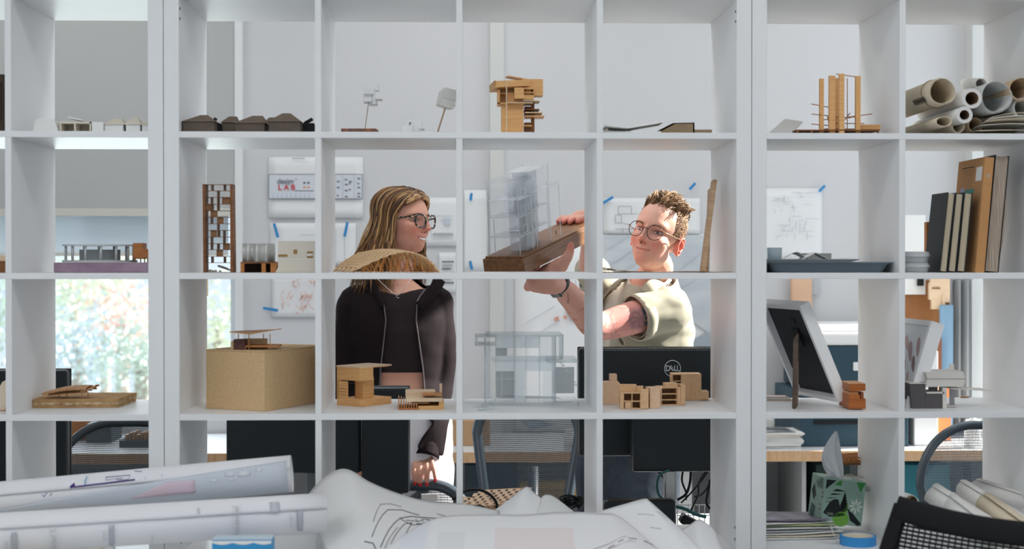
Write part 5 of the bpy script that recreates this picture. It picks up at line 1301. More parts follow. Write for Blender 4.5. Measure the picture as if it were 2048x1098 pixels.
# tissue box
GRN = mat('tissue_box_green', (150, 180, 164), rough=.45); K1 = mat('print_black', (26, 34, 36), rough=.5); K2 = mat('print_green', (62, 140, 66), rough=.5); K3 = mat('print_lime', (120, 176, 74), rough=.5); K4 = mat('print_white', (222, 228, 214), rough=.5); K5 = mat('print_deep_teal', (52, 84, 82), rough=.5); KL = mat('print_pale_line', (92, 120, 112), rough=.5)
K = at(1642, 1046, .20); ang = R(5)
t = thing('tissue_box', 'green leaf-patterned cube tissue box leaning against the divider', 'tissue box', K, ang); t.rotation_euler.y = R(6.5)
wd = .112; ht = .119
MB().box((0, 0, 0), (wd, wd, ht)).build('carton', GRN, t, bevel=.002)
b = MB()
def face(pts, mi, lay=0):           # printed shape on the front, unit square
    b.mat(mi).add([(x*wd, -.0004-.0002*lay, y*ht) for x, y in pts], [tuple(range(len(pts)))])
def side(pts, mi, lay=0):
    b.mat(mi).add([(-.0004-.0002*lay, x*wd, y*ht) for x, y in pts], [tuple(range(len(pts)))])
def blob(cx, cy, rx, ry, n=18, a0=0, a1=360): return [(cx+rx*math.cos(R(lerp(a0, a1, k/n))), cy+ry*math.sin(R(lerp(a0, a1, k/n)))) for k in range(n+(a1-a0 < 360))]
face([(.02, .98), (.27, .98), (.02, .76)], 0); face([(.22, .88), (.34, .98), (.40, .98), (.40, .86)], 1)
face([(.76, .98), (.99, .98), (.88, .76)], 1)
for k in range(9): face([(.46+.055*k, .62), (.464+.055*k, .62), (.464+.055*k, .98), (.46+.055*k, .98)], 5)
for k in range(6): face([(.46, .64+.06*k), (.95, .64+.06*k), (.95, .644+.06*k), (.46, .644+.06*k)], 5)
for k in range(8):                  # palm frond
    x0, y0 = .46-.035*k, .66-.02*k+.03*(k % 2)
    face([(x0+.06, y0+.10-.018*k), (x0-.16, y0+.13-.03*k), (x0-.24, y0+.10-.03*k), (x0-.10, y0+.085-.02*k)], 0, 1)
for k in range(6): face([(.50+.0*k, .74-.06*k), (.54+.02*k, .66-.06*k), (.50, .52-.05*k), (.47-.02*k, .60-.05*k)], 0, 1)
face([(.02, .24), (.15, .48), (.25, .56), (.36, .56), (.40, .44), (.56, .22), (.40, .18), (.18, .16)], 0, 2)
face([(.46, .30), (.60, .48), (.60, .20), (.54, .20)], 2, 1); face(blob(.47, .13, .20, .17), 2, 2)
face([(.60, .38), (.72, .30), (.98, .06), (.90, .01), (.70, .12)], 0, 2)
for k in range(8):
    a = R(45*k); c, s = math.cos(a), math.sin(a); face([(.80+.02*c, .44+.02*s), (.80+.10*c-.03*s, .44+.10*s+.03*c), (.80+.19*c, .44+.19*s), (.80+.10*c+.03*s, .44+.10*s-.03*c)], 3, 3)
for k in range(16): face(blob(.12+.02*(k % 8), .20+.03*(k//8)+.01*(k % 3), .007, .007, 6), 3, 4)
side([(.55, .55), (.75, .8), (.9, .62), (.7, .42)], 0); side(blob(.12, .62, .06, .07), 0); side(blob(.12, .62, .035, .04), 3, 1); side(blob(.2, .34, .06, .07), 0); side(blob(.2, .34, .035, .04), 3, 1)
side([(.5, .3), (.8, .35), (.9, .1), (.6, .06)], 4)
for k in range(6): side([(.2+.08*k, .98-.02*k), (.23+.08*k, .98-.02*k), (.16+.07*k, .74), (.14+.07*k, .74)], 0, 1)
b.build('printed_leaves', [K1, K2, K3, K4, K5, KL], t, fix=False)
MB().lathe([(.036, .0), (.034, .0006), (.0, .0006)], 20, (wd/2, wd/2, ht)).build('opening', mat('box_opening', (208, 212, 208), rough=.6), t)
TIS = mat('tissue', (244, 246, 248), rough=.9, trans=.0)
LE = spline([V(p) for p in ((.030, .0, -.004), (.008, .0, .024), (.002, .0, .055), (.010, .0, .085), (.031, .004, .122))], 5); RE = spline([V(p) for p in ((.072, .0, -.004), (.066, .0, .030), (.056, .0, .062), (.047, .0, .090), (.037, .004, .123))], 5)
def tis(u, v):
    k = v*(len(LE)-1); i = min(int(k), len(LE)-2); p = LE[i].lerp(LE[i+1], k-i).lerp(RE[i].lerp(RE[i+1], k-i), u)
    return (p.x, wd*.46+p.y+.013*math.sin(2.6*math.pi*u+1.2*v)*(1-.5*v), ht+p.z)
MB().grid(tis, 20, 18).build('tissue_sheet', TIS, t, smooth=True, solid=.0006)
MB().grid(lambda u, v: (lerp(.004, .050, u)-.006*v*u, wd*.30+.012*math.sin(3*u), ht-.003+lerp(.030, .062, v)*(1-u*.95)+.004*(1-v)), 10, 8).build('tissue_fold', TIS, t, smooth=True, solid=.0006)
# papers, tape roll and lattice stool
rnd = random.Random(11)
MAG = mat('magazine_print', (150, 140, 160), rough=.35, c2=(60, 58, 70), vscale=16); MAG2 = mat('magazine_green', (70, 110, 110), rough=.35, c2=(200, 206, 150), vscale=10)
p = on4(1600, 1080); z = Z4
specs = [(.13, .20, WHITE, .05), (.12, .20, CREAM, -.03), (.13, .19, WHITE, .0), (.125, .2, mat('grey_sheet_paper', (176, 178, 180)), .04), (.12, .19, WHITE, -.06), (.11, .17, MAG2, -.12), (.12, .16, WHITE, .12), (.10, .15, MAG, -.04)]
labs = ['white sheet at the very bottom of the papers beside the blue tape roll', 'cream sheet second from the bottom beside the blue tape roll', 'white sheet with lifted corner low in the papers by the tissue box', 'grey sheet in the middle of the papers by the tissue box', 'white sheet above the grey one by the tissue box', 'dark green printed magazine under a white sheet by the tissue box', 'white sheet sticking out over the green magazine', 'purple-grey magazine on top of the papers by the tissue box']
for k, (w_, d_, m, a) in enumerate(specs):
    lift = .003+.002*(k % 3)
    o = MB().grid(lambda u, v, k=k: (lerp(-w_, w_*.95, u), lerp(0, d_, v), lift*u*u*(1-v)+.0008*math.sin(6*u+k)), 10, 6).build('paper_sheet', m, loc=(p.x-.015+.004*(k % 3), p.y+.004*k, z+.0015), rotz=a, smooth=True, solid=.0016)
    tag(o, labs[k], 'paper', 'papers stacked beside the tissue box'); z += .0062 if k else .005
c = on4(1722, 1093); TB = mat('blue_tape_side', (60, 148, 214), rough=.55); TB2 = mat('blue_tape_dull', (120, 160, 190), rough=.6)
t = thing('tape_roll', 'blue masking tape roll lying flat in front of the tissue box', 'tape roll', (c.x, c.y+.03, Z4))
MB().lathe([(.046, 0), (.046, .023), (.040, .0235), (.040, -.0), (.046, 0)], 40).build('tape_ring', TB, t); MB().lathe([(.040, .0005), (.040, .023), (.0375, .023), (.0375, .0005), (.040, .0005)], 40).build('core', CREAM, t)
MB().grid(lambda u, v: (-.05-.02*u+.028*u*0, -.01+.0*u+.02*v, .01+.035*u*u+.004*v), 8, 4).build('loose_tail', WHITE, t, smooth=True, solid=.0006)
q = at(1701, 1000, .37); t = thing('lattice_stool_model', 'small wooden lattice-topped model behind the tissue box', 'architectural model', (q.x, .36, Z4))
zt = gz(930, .37)-Z4
for x, y in ((-.045, -.0), (.05, 0), (-.045, .1), (.05, .1)): MB().box((x-.002, y-.002, 0), (x+.002, y+.002, zt)).build('leg', BROWN, t)
b = MB()
for k in range(9): b.beam((-.047, .012*k, zt+.004), (.053, .012*k+.004*math.sin(k), zt+.004), .004, .003)
for k in range(8): b.beam((-.045+.0135*k, -.002, zt+.008), (-.04+.0135*k, .102, zt+.008), .004, .003)
for k in range(5): b.beam((-.047, .0+.024*k, zt+.012), (.053, .012+.02*k, zt+.018), .004, .003)
b.build('woven_lattice', OR, t); MB().box((-.047, -.002, zt-.003), (.053, .102, zt)).build('top_frame', BROWN, t)

# rolls of white paper pointing out of the right-hand lowest cell
def axis_roll(lab, p, q, r, mi, inner=None, grp='white paper rolls in the lowest right cell', name='paper_roll', core=None, turns=1.7):
    p, q = V(p), V(q); d = (q-p); L = d.length; rotq = d.to_track_quat('Y', 'Z')
    t = thing(name, lab, 'paper roll', p, 0, grp); t.rotation_mode = 'QUATERNION'; t.rotation_quaternion = rotq
    ir = inner or r*.72; n = int(34*turns); vs = []; ny = 5
    for j in range(ny):
        for k in range(n+1):
            f = k/n; a = 1.1+2*math.pi*turns*f; rr = lerp(r, ir, f)*(1+.03*math.sin(3*a+p.x*40))
            vs.append((rr*math.cos(a), L*j/(ny-1)+(.012*math.sin(a*1.0+p.x*30) if j in (0, ny-1) else 0), rr*math.sin(a)))
    MB().add(vs, [(j*(n+1)+k, j*(n+1)+k+1, (j+1)*(n+1)+k+1, (j+1)*(n+1)+k) for j in range(ny-1) for k in range(n)]).build('rolled_sheet', ROLLP[mi], t, smooth=True, solid=.001)
    if core:
        b = MB(); b.lathe([(ir*.98, 0), (ir*.98, L)], 24); b.v = [V((v.x, v.z, v.y)) for v in b.v]; b.build('core', CORE, t, smooth=True)
    return t
axis_roll('white paper roll on a brown cardboard core beside the low divider', at(1826, 1003, .10), at(1700, 960, .38)+V((.0, .0, 0)), .0155, 1, .0125, core=1)
axis_roll('white paper roll with ragged layered edges, first of the pointed rolls', at(1862, 985, .10), at(2020, 1085, -.16), .029, 1)
axis_roll('white paper roll drawn with fine grey lines, second of the pointed rolls', at(1896, 1004, .02), at(2050, 1125, -.22), .029, 1, .016)
axis_roll('smooth white paper roll between the lined roll and the stained one', at(1930, 984, .11), at(2095, 1085, -.16), .030, 1)
axis_roll('cream-stained paper roll with a wide open mouth by the right divider', at(1972, 1010, .00), at(2130, 1125, -.22), .033, 0, .02)
axis_roll('white paper roll lying at the back against the right divider', at(1950, 972, .22), at(2140, 1035, .0), .024, 1)

# ---------------------------------------------------------------- worktable in front with rolls and tracing paper
ZT = .80
t = thing('worktable', 'white worktable in front of the bookcases carrying rolls and drawings', 'table', (.2, -.62, 0))
MB().box((-1.75, -.5, ZT-.03), (1.05, .55, ZT)).build('tabletop', DT, t, bevel=.002)
for x in (-1.65, .95):
    for y in (-.42, .47): MB().box((x-.025, y-.025, 0), (x+.025, y+.025, ZT-.03)).build('leg', DLEG, t)
z = ZT
for k, (lab, x0, x1, hh_, m) in enumerate((('thick pad of white paper under the long rolls', -.95, -.12, .055, WHITE), ('cream card folder lying on the thick pad under the rolls', -.9, -.14, .008, CREAM))):
    o = MB().box((x0, -.66, 0), (x1, -.16, hh_)).build('paper_pad', m, loc=(0, 0, z+.0004), bevel=.002); tag(o, lab, 'paper', 'paper under the long rolls'); z += hh_+.0006
o = MB().box((-.98, -.30, 0), (-.46, -.12, .098)).build('drawing_pad', CREAM, loc=(0, 0, z+.0004), bevel=.002); tag(o, 'thick block of drawing pads behind the lower long roll, propping the upper one', 'paper')
o = MB().box((-.10, -.66, 0), (1.02, -.21, .046)).build('drawing_pad', WHITE, loc=(0, 0, ZT+.0004), bevel=.002); tag(o, 'flat stack of drawings under the wide sheets nearest the camera', 'paper')
def long_roll(lab, p, q, r, name='drawing_roll'):
    p, q = V(p), V(q); d = q-p; L = d.length
    t = thing(name, lab, 'paper roll', p, 0, 'long drawing rolls on the worktable'); t.rotation_mode = 'QUATERNION'; t.rotation_quaternion = d.to_track_quat('X', 'Z')
    def S(s, a, k=0): return V((s, (r+k)*math.cos(a)*-1, (r+k)*math.sin(a)))       # a = angle from the viewer's side upward
    def patch(s0, s1, a0, a1, nm, m, k=.0006, n=(2, 8)):
        MB().grid(lambda u, v: S(lerp(s0, s1, u), lerp(a0, a1, v), k), *n).build(nm, m, t, smooth=True, solid=.0003)
    def ribbon(pts, w_, nm, m, k=.0012):
        b = MB(); P = [S(s*L, R(a), k) for s, a in pts]; fine = []
        for i in range(len(pts)-1):
            for j in range(6): u = j/6; fine.append(S(lerp(pts[i][0], pts[i+1][0], u)*L, R(lerp(pts[i][1], pts[i+1][1], u)), k))
        fine.append(P[-1]); b.tube(fine, w_/2, 6, flat=.35); b.build(nm, m, t, smooth=True)
    b = MB(); n = 76; vs = []
    for j in range(9):
        for k in range(n+1):
            a = 2*math.pi*2.1*k/n+.4; rr = lerp(r, r*.80, k/n)*(1+.008*math.sin(2*a+j*.7)); vs.append((L*j/8, -rr*math.cos(a), rr*math.sin(a)))
    b.add(vs, [(j*(n+1)+k, j*(n+1)+k+1, (j+1)*(n+1)+k+1, (j+1)*(n+1)+k) for j in range(8) for k in range(n)]).build('rolled_sheet', ROLLW, t, smooth=True, solid=.0008)
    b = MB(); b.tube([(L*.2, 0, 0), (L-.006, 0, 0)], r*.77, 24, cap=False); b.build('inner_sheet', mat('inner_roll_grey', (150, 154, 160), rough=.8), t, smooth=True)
    return t, L, patch, ribbon, S
ROLLW = mat('drawing_roll_paper', (232, 232, 236), rough=.75); OVER = mat('translucent_overlay', (200, 207, 217), rough=.6); PINKP = mat('pink_wash', (214, 194, 207), rough=.7); PURM = mat('purple_marker', (88, 62, 140), rough=.6); CYAN = mat('cyan_marker', (104, 176, 206), rough=.6)
e1 = at(584, 948, -.20); s1 = at(0, 1001, -.235); d_ = (e1-s1)
t, L, patch, ribbon, S = long_roll('upper long drawing roll with purple marker lines, behind the other roll', s1-d_*.35, e1, .0445)
def s_at(px):        # fraction of the roll at a photo column
    lo, hi = 0, 1
    P0 = s1-d_*.35
    for _ in range(30):
        m = (lo+hi)/2; w = P0.lerp(e1, m)-CAM; X = 1024+FPX*w.dot(RT)/w.dot(FW)
        if X < px: lo = m
        else: hi = m
    return (lo+hi)/2
MB().grid(lambda u, v: S(L*lerp(s_at(-30), .992, u), R(lerp(-60, lerp(-30, 52, u**.8), v)), .0016), 24, 10).build('overlay_sheet', OVER, t, smooth=True, solid=.0005)
MB().grid(lambda u, v: S(L*lerp(s_at(270), s_at(395), u), R(lerp(-22, lerp(-18, 18, math.sin(math.pi*min(1, u*1.25)**1.3*.62)), v)), .0026), 10, 5).build('pink_patch', PINKP, t, smooth=True, solid=.0003)
for k, (x0, x1, a0, a1) in enumerate(((455, 475, 18, 30), (480, 505, 14, 32), (490, 498, 26, 36), (425, 440, 6, 14), (462, 474, 4, 10), (515, 530, 24, 34))): patch(L*s_at(x0), L*s_at(x1), R(a0), R(a1), 'printed_block', mat('overlay_print', (214, 219, 226)), .0024)
ribbon([(s_at(150), 26), (s_at(158), 36), (s_at(156), 27), (s_at(277), 33)], .007, 'marker_line', PURM, .002)
ribbon([(s_at(180), 28), (s_at(178), 42), (s_at(181), 60)], .005, 'marker_stroke', CYAN, .0022)
for pts in ([(219, 50), (268, 50), (264, 36), (252, 36), (252, 42), (219, 40), (219, 50)], [(240, 43), (243, 37), (252, 37)], [(94, 14), (98, 6)], [(98, 8), (104, 18)], [(110, 8), (113, 16)], [(298, 40), (299, 30)], [(330, 34), (331, 42)], [(275, 66), (290, 60)]):
    ribbon([(s_at(x), a) for x, a in pts], .0016, 'pen_line', PURM, .0022)
e2 = at(650, 1026, -.35); s2 = at(0, 1068, -.52); d2 = e2-s2
P0_ = s2-d2*.35
t, L, patch, ribbon, S = long_roll('lower long drawing roll with faint grey printing, nearest the camera', P0_, e2, .0455)
e1_, s1_ = e2, s2
def s_at(px):
    lo, hi = 0, 1
    for _ in range(30):
        m = (lo+hi)/2; w = P0_.lerp(e2, m)-CAM; X = 1024+FPX*w.dot(RT)/w.dot(FW)
        if X < px: lo = m
        else: hi = m
    return (lo+hi)/2
GP = mat('grey_print_band', (182, 186, 194), rough=.8); GP2 = mat('pale_print_line', (206, 208, 214), rough=.8); GP3 = mat('ghost_print', (188, 188, 192), rough=.8)
for x0, x1, a0, a1, m in ((25, 36, -52, 12, GP), (218, 228, -50, 14, GP), (590, 601, -40, 22, GP), (536, 556, 20, 52, mat('grey_overlap', (196, 199, 206))), (392, 398, 30, 48, GP2)):
    patch(L*s_at(x0), L*s_at(x1), R(a0), R(a1), 'print_band', m, .0009)
def wrap_text(txt, s0, a0, size, m):
    o = writing(txt, size, m, 'ghost_lettering', t, (0, 0, 0), (0, 0, 0), .0)
    for v in o.data.vertices:
        x, y = v.co.x, v.co.y; v.co = S(s0-y, a0+x/.0455, .001)
    return o
for txt, x, a in (('Retail S', 108, -18), ('Residential', 470, 0)):
    wrap_text(txt, L*s_at(x), R(a), .017, GP3)
    for dx in (-8, 9): patch(L*s_at(x+dx), L*(s_at(x+dx)+.0006), R(a-52), R(a+50), 'frame_line', GP2, .0009)
for x, a, n in ((12, -10, 5), (205, 0, 4), (300, -20, 6), (575, 10, 5)):
    for k in range(n): patch(L*s_at(x), L*s_at(x+5+2*(k % 2)), R(a-8*k), R(a-8*k-3), 'print_mark', GP2, .0009)
# blue printed packet
t, w_, h_ = wthing('blue_packet', 'blue and white printed packet in front of the lower long roll', 'packet', 424, 1080, 543, 1120, -.60, ZT+.0005)
pk = mat('packet_blue', (58, 152, 206), rough=.4); MB().box((-w_/2, 0, 0), (w_/2, .05, h_)).build('carton', pk, t, bevel=.001)
MB().grid(lambda u, v: (lerp(-w_/2, w_/2, u), -.0006, h_-.002-(.004+.004*abs(math.sin(9*u)))*v), 40, 2).build('white_cloud_print', WHITE, t, fix=False); MB().box((-w_/2, 0, h_), (w_/2, .05, h_+.0006)).build('lid_print', mat('packet_pale', (196, 214, 226)), t)

# large sheets: surfaces stretched between a far edge and a near edge
TRP = mat('tracing_paper', (226, 226, 226), rough=.7); TRP2 = mat('white_drawing_paper', (236, 236, 238), rough=.7)
def loft(far, near, bulge, nu=40, nv=14):
    A = spline([at(*p) for p in far], 10); B = spline([at(*p) for p in near], 10)
    def ev(P, u):
        f = u*(len(P)-1); i = min(int(f), len(P)-2); return P[i].lerp(P[i+1], f-i)
    def S(u, v):
        p = ev(A, u).lerp(ev(B, u), v); p.z += bulge(u, v); return p
    return S
def big_sheet(name, lab, S, m, cat='drawing', grp=None, nu=44, nv=14):
    c = S(.5, .5); t = thing(name, lab, cat, c, 0, grp)
    MB().grid(lambda u, v: S(u, v)-c, nu, nv).build('sheet', m, t, smooth=True, solid=.0007)
    def stroke(pts, w_, mm, nm='ink_line', k=.0012):
        P = []
        for i in range(len(pts)-1):
            for j in range(4): q = j/4; P.append(S(lerp(pts[i][0], pts[i+1][0], q), lerp(pts[i][1], pts[i+1][1], q))-c+V((0, -k, k)))
        P.append(S(*pts[-1])-c+V((0, -k, k))); MB().tube(P, w_/2, 5).build(nm, mm, t, smooth=True)
    return t, stroke
INKL = mat('ink_line', (96, 96, 104), rough=.8)
S = loft([(604, 1004, -.16), (640, 962, -.12), (674, 940, -.10), (702, 941, -.10), (740, 964, -.10), (800, 988, -.10), (860, 1003, -.09), (930, 1008, -.09), (1000, 1022, -.09)],
         [(664, 1125, -.42), (690, 1125, -.44), (715, 1125, -.45), (740, 1125, -.46), (780, 1118, -.46), (820, 1105, -.44), (860, 1085, -.40), (905, 1068, -.36), (960, 1060, -.32)],
         lambda u, v: .012*math.sin(math.pi*v)*math.sin(math.pi*min(1, u*1.2)))
t, stroke = big_sheet('tracing_sheet', 'curled sheet of tracing paper with a pencilled building sketch, rising to a peak', S, TRP)
for pts, w_ in (([(.42, .78), (.55, .42), (.62, .36), (.70, .42)], .0018), ([(.45, .62), (.52, .36), (.57, .30), (.62, .30)], .0012), ([(.46, .88), (.60, .52), (.66, .46), (.80, .48)], .0022), ([(.50, .92), (.62, .60), (.66, .58), (.62, .74), (.56, .90)], .0018), ([(.60, .52), (.66, .62), (.74, .60), (.80, .50)], .0016), ([(.63, .54), (.70, .55), (.72, .50), (.76, .54), (.74, .60), (.68, .60)], .0016), ([(.36, .82), (.42, .84), (.44, .96)], .0024), ([(.68, .5), (.69, .58)], .0012), ([(.71, .5), (.72, .58)], .0012), ([(.74, .5), (.76, .56)], .0012), ([(.48, .9), (.58, .66)], .0014), ([(.78, .36), (.84, .46)], .0016)):
    stroke(pts, w_, INKL)
S = loft([(760, 1104, -.46), (820, 1062, -.36), (880, 1034, -.30), (960, 1029, -.28), (1050, 1029, -.28), (1120, 1024, -.27), (1200, 1026, -.27), (1240, 1034, -.28), (1320, 1100, -.32)],
         [(735, 1130, -.60), (800, 1130, -.62), (860, 1130, -.64), (950, 1130, -.66), (1050, 1130, -.66), (1130, 1130, -.66), (1210, 1130, -.65), (1270, 1130, -.62), (1345, 1130, -.55)],
         lambda u, v: .010*math.sin(math.pi*v)*(.6+.4*math.sin(7*u)))
t, stroke = big_sheet('drawing_sheet', 'wide white drawing sheet with pinkish print lying nearest the camera', S, TRP2)
PK2 = mat('pale_pink_print', (234, 224, 225), rough=.75); BL2 = mat('pale_blue_wash', (228, 231, 238), rough=.75)
c = S(.5, .5)
for (u0, u1, v0, v1, m, nm) in ((.42, .66, .34, .98, PK2, 'pink_wash'), (.10, .22, .06, .98, BL2, 'blue_wash'), (.26, .34, .45, .98, mat('grey_wash', (229, 230, 231)), 'grey_wash')):
    MB().grid(lambda u, v: S(lerp(u0, u1, u), lerp(v0, v1, v))-c+V((0, -.0003, .0007)), 10, 8).build(nm, m, t, smooth=True)
MAUV = mat('mauve_line', (176, 160, 172), rough=.8)
for pts in ([(.60, .95), (.95, .35)], [(.62, 1.), (.97, .42)]): stroke(pts, .0016, MAUV, 'printed_line')
for k in range(6): stroke([(.66+.055*k, .92-.10*k), (.69+.055*k, .87-.10*k)], .0018, mat('mauve_dark', (140, 128, 142)), 'printed_dash')
S = loft([(1180, 1030, -.20), (1215, 1018, -.18), (1250, 1008, -.16), (1288, 998, -.14), (1300, 1003, -.14), (1330, 1030, -.14)], [(1230, 1062, -.30), (1270, 1085, -.34), (1310, 1110, -.36), (1350, 1125, -.38), (1385, 1122, -.38), (1420, 1122, -.38)], lambda u, v: .004*math.sin(math.pi*v))
t, stroke = big_sheet('drawing_sheet', 'white sheet with a pointed corner in front of the black device', S, TRP2)
for pts in ([(.45, .25), (.62, .30)], [(.75, .22), (.88, .26)], [(.5, .5), (.62, .52)]): stroke(pts, .0012, LINE, 'faint_line')
S = loft([(1340, 1070, -.10), (1370, 1056, -.08), (1397, 1039, -.06), (1415, 1048, -.06), (1430, 1062, -.06), (1440, 1090, -.08)], [(1350, 1130, -.28), (1370, 1130, -.29), (1390, 1130, -.30), (1410, 1130, -.30), (1430, 1130, -.30), (1452, 1125, -.28)], lambda u, v: .006*math.sin(math.pi*v))
big_sheet('paper_sheet', 'smaller white sheet bent up beside the thick panel below the cables', S, TRP2, 'paper')
S = loft([(990, 1020, .02), (1022, 996, .03), (1052, 974, .04), (1068, 985, .04), (1082, 996, .03), (1092, 1006, .02)], [(970, 1040, -.14), (1000, 1040, -.15), (1030, 1040, -.16), (1060, 1040, -.16), (1085, 1040, -.16), (1110, 1042, -.16)], lambda u, v: .003*math.sin(math.pi*v))
big_sheet('paper_sheet', 'white sheet standing up with a pointed corner before the slotted wooden sheets', S, TRP2, 'paper')
S = loft([(1075, 1012, .0), (1086, 992, .01), (1100, 990, .01), (1112, 996, .01), (1128, 1008, .0), (1148, 1024, -.02)], [(1060, 1042, -.18), (1080, 1042, -.18), (1100, 1042, -.18), (1120, 1042, -.18), (1140, 1042, -.18), (1165, 1044, -.18)], lambda u, v: .003*math.sin(math.pi*v))
big_sheet('paper_sheet', 'rumpled white sheet with a wavy edge beside the pointed one', S, mat('off_white_paper', (226, 227, 226), rough=.75), 'paper')

# ---------------------------------------------------------------- odds and ends on the computer desk
wbox('carton_tray', 'low kraft carton carrying the slotted wooden sheets on the desk', 'carton', 925, 1034, 1052, 1110, .545, .77, KR2, ZK+.0005)
SLOT = wood('slotted_ply', (228, 198, 168), (214, 180, 148), 8, (3, 12, 3))
def slotted(lab, corners, rows, cols):
    A, B_, C_, D_ = [V(c) for c in corners]; c = (A+B_+C_+D_)/4; t = thing('slotted_sheet', lab, 'wooden sheet', c, 0, 'slotted wooden sheets')
    P = lambda u, v: A.lerp(B_, u).lerp(D_.lerp(C_, u), v)-c
    b = MB()
    for j in range(rows+1): b.beam(P(0, j/rows), P(1, j/rows), .010, .003)
    for j in range(rows):
        for k in range(cols+1):
            u = min(1, max(0, (k+.5*(j % 2))/cols)); b.beam(P(u, j/rows), P(u, (j+1)/rows), .012, .003)
    b.build('slotted_board', SLOT, t); return t
slotted('slotted wooden sheet lying tilted on the desk, the upper one by the black cable', (at(934, 1016, .60), at(1040, 1004, .60), at(1060, 976, .78), at(955, 982, .78)), 6, 7)
slotted('slotted wooden sheet under the upper one, its end by the divider', (at(922, 1030, .56), at(1000, 1034, .56), at(1005, 1004, .74), at(924, 994, .74)), 6, 6)
CAB_ = mat('black_cable', (18, 19, 20), rough=.5); TEALC = mat('teal_cable', (36, 92, 92), rough=.5)
def cable(lab, pts, r, m=CAB_, grp='cables on the computer desk'):
    P = spline([at(*p) for p in pts], 8); c = P[0]
    o = MB().tube([p-c for p in P], r, 8).build('cable', m, loc=c, smooth=True); return tag(o, lab, 'cable', grp)
cable('black cable arching over the slotted wooden sheets', [(905, 1000, .54), (925, 985, .54), (950, 979, .53), (975, 986, .53), (992, 1004, .53), (995, 1028, .53)], .0042)
c = cable('black cable ending in a plug on the lower slotted sheet', [(936, 1016, .50), (950, 1012, .50), (965, 1013, .5), (974, 1022, .5), (978, 1034, .5)], .003)
cable('thin black cable lying under the arching one', [(936, 1014, .49), (950, 1022, .49), (968, 1030, .49)], .0025)
p = at(1145, 1010, .60); t = thing('cable_bundle', 'tangled bundle of black cable beside the divider', 'cable', p)
b = MB(); rnd = random.Random(9)
for k in range(9):
    a0 = rnd.uniform(0, 6); rr = rnd.uniform(.012, .03)
    b.tube([(rr*1.3*math.cos(a0+q)+rnd.uniform(-.003, .003), rr*.5*math.sin(a0+q*1.1), .012*math.sin(q*1.3+k)+.002*k) for q in [x*.5 for x in range(14)]], .0028, 6)
b.build('cable_loops', CAB_, t, smooth=True)
HX = .70
cable('black cable hanging straight under the hung monitor, first from the silver post', [(1366, 940, HX), (1364, 962, HX), (1372, 985, HX), (1372, 1000, HX)], .0032)
cable('thick black cable curving from the hung monitor down to the post foot', [(1382, 940, .68), (1380, 965, .68), (1372, 988, .68), (1355, 1000, .68)], .004)
cable('thin black cable slanting from the hung monitor towards the silver post', [(1418, 940, .66), (1400, 965, .66), (1378, 990, .66), (1362, 1006, .66)], .0026)
cable('thin black cable falling in a curve near the panel', [(1412, 942, .64), (1398, 965, .64), (1396, 990, .64), (1382, 1020, .64)], .0026)
cable('dark cable looping near the thick panel', [(1424, 955, .72), (1415, 975, .72), (1402, 990, .72), (1388, 994, .72)], .004, mat('slate_cable', (54, 66, 74)))
cable('black cable dropping close to the panel edge', [(1420, 960, .62), (1416, 985, .62), (1413, 1005, .62), (1420, 1018, .62)], .004)
cable('thin black cable crossing behind the silver post', [(1312, 938, .74), (1326, 955, .74), (1338, 970, .74)], .0032)
cable('teal cable looping down beside the silver post', [(1338, 940, .58), (1320, 950, .58), (1314, 970, .58), (1318, 990, .58), (1330, 1002, .58)], .0036, TEALC)
cable('teal cable lying across the desk below the silver post', [(1345, 1012, .56), (1370, 1018, .56), (1390, 1028, .56), (1412, 1034, .56)], .005, TEALC)
t, w_, h_ = wthing('docking_station', 'black box-shaped device with rounded corners standing on the desk behind the white sheet', 'computer device', 1208, 1001, 1353, 1044, .50, ZK+.0005)
MB().box((-w_/2, 0, 0), (w_/2, .05, h_)).build('case', MONB2, t, bevel=.012); MB().box((-w_/2+.004, -.0015, .004), (w_/2-.004, 0, h_-.006)).build('front_panel', MONB, t, bevel=.0006)
t, w_, h_ = wthing('power_strip', 'black power adapter lying among the cables by the panel', 'power adapter', 1378, 993, 1440, 1030, .62, ZK+.0005)
MB().xf((0, .03, .02), (0, R(28), 0)).box((-.07, 0, -.014), (.06, .05, .014)).build('case', MONB2, t, bevel=.004)
t, w_, h_ = wthing('wire_tray', 'white wire tray standing on the desk below the silver post', 'tray', 1355, 1010, 1420, 1034, .66, ZK+.0005)
b = MB()
for k in range(7): b.tube([(-w_/2+w_*k/6, 0, 0), (-w_/2+w_*k/6, 0, h_)], .0016, 6)
for k in range(4): b.tube([(-w_/2, 0, h_*k/3), (w_/2, 0, h_*k/3)], .0016, 6)
b.build('wire_mesh', FRW, t)
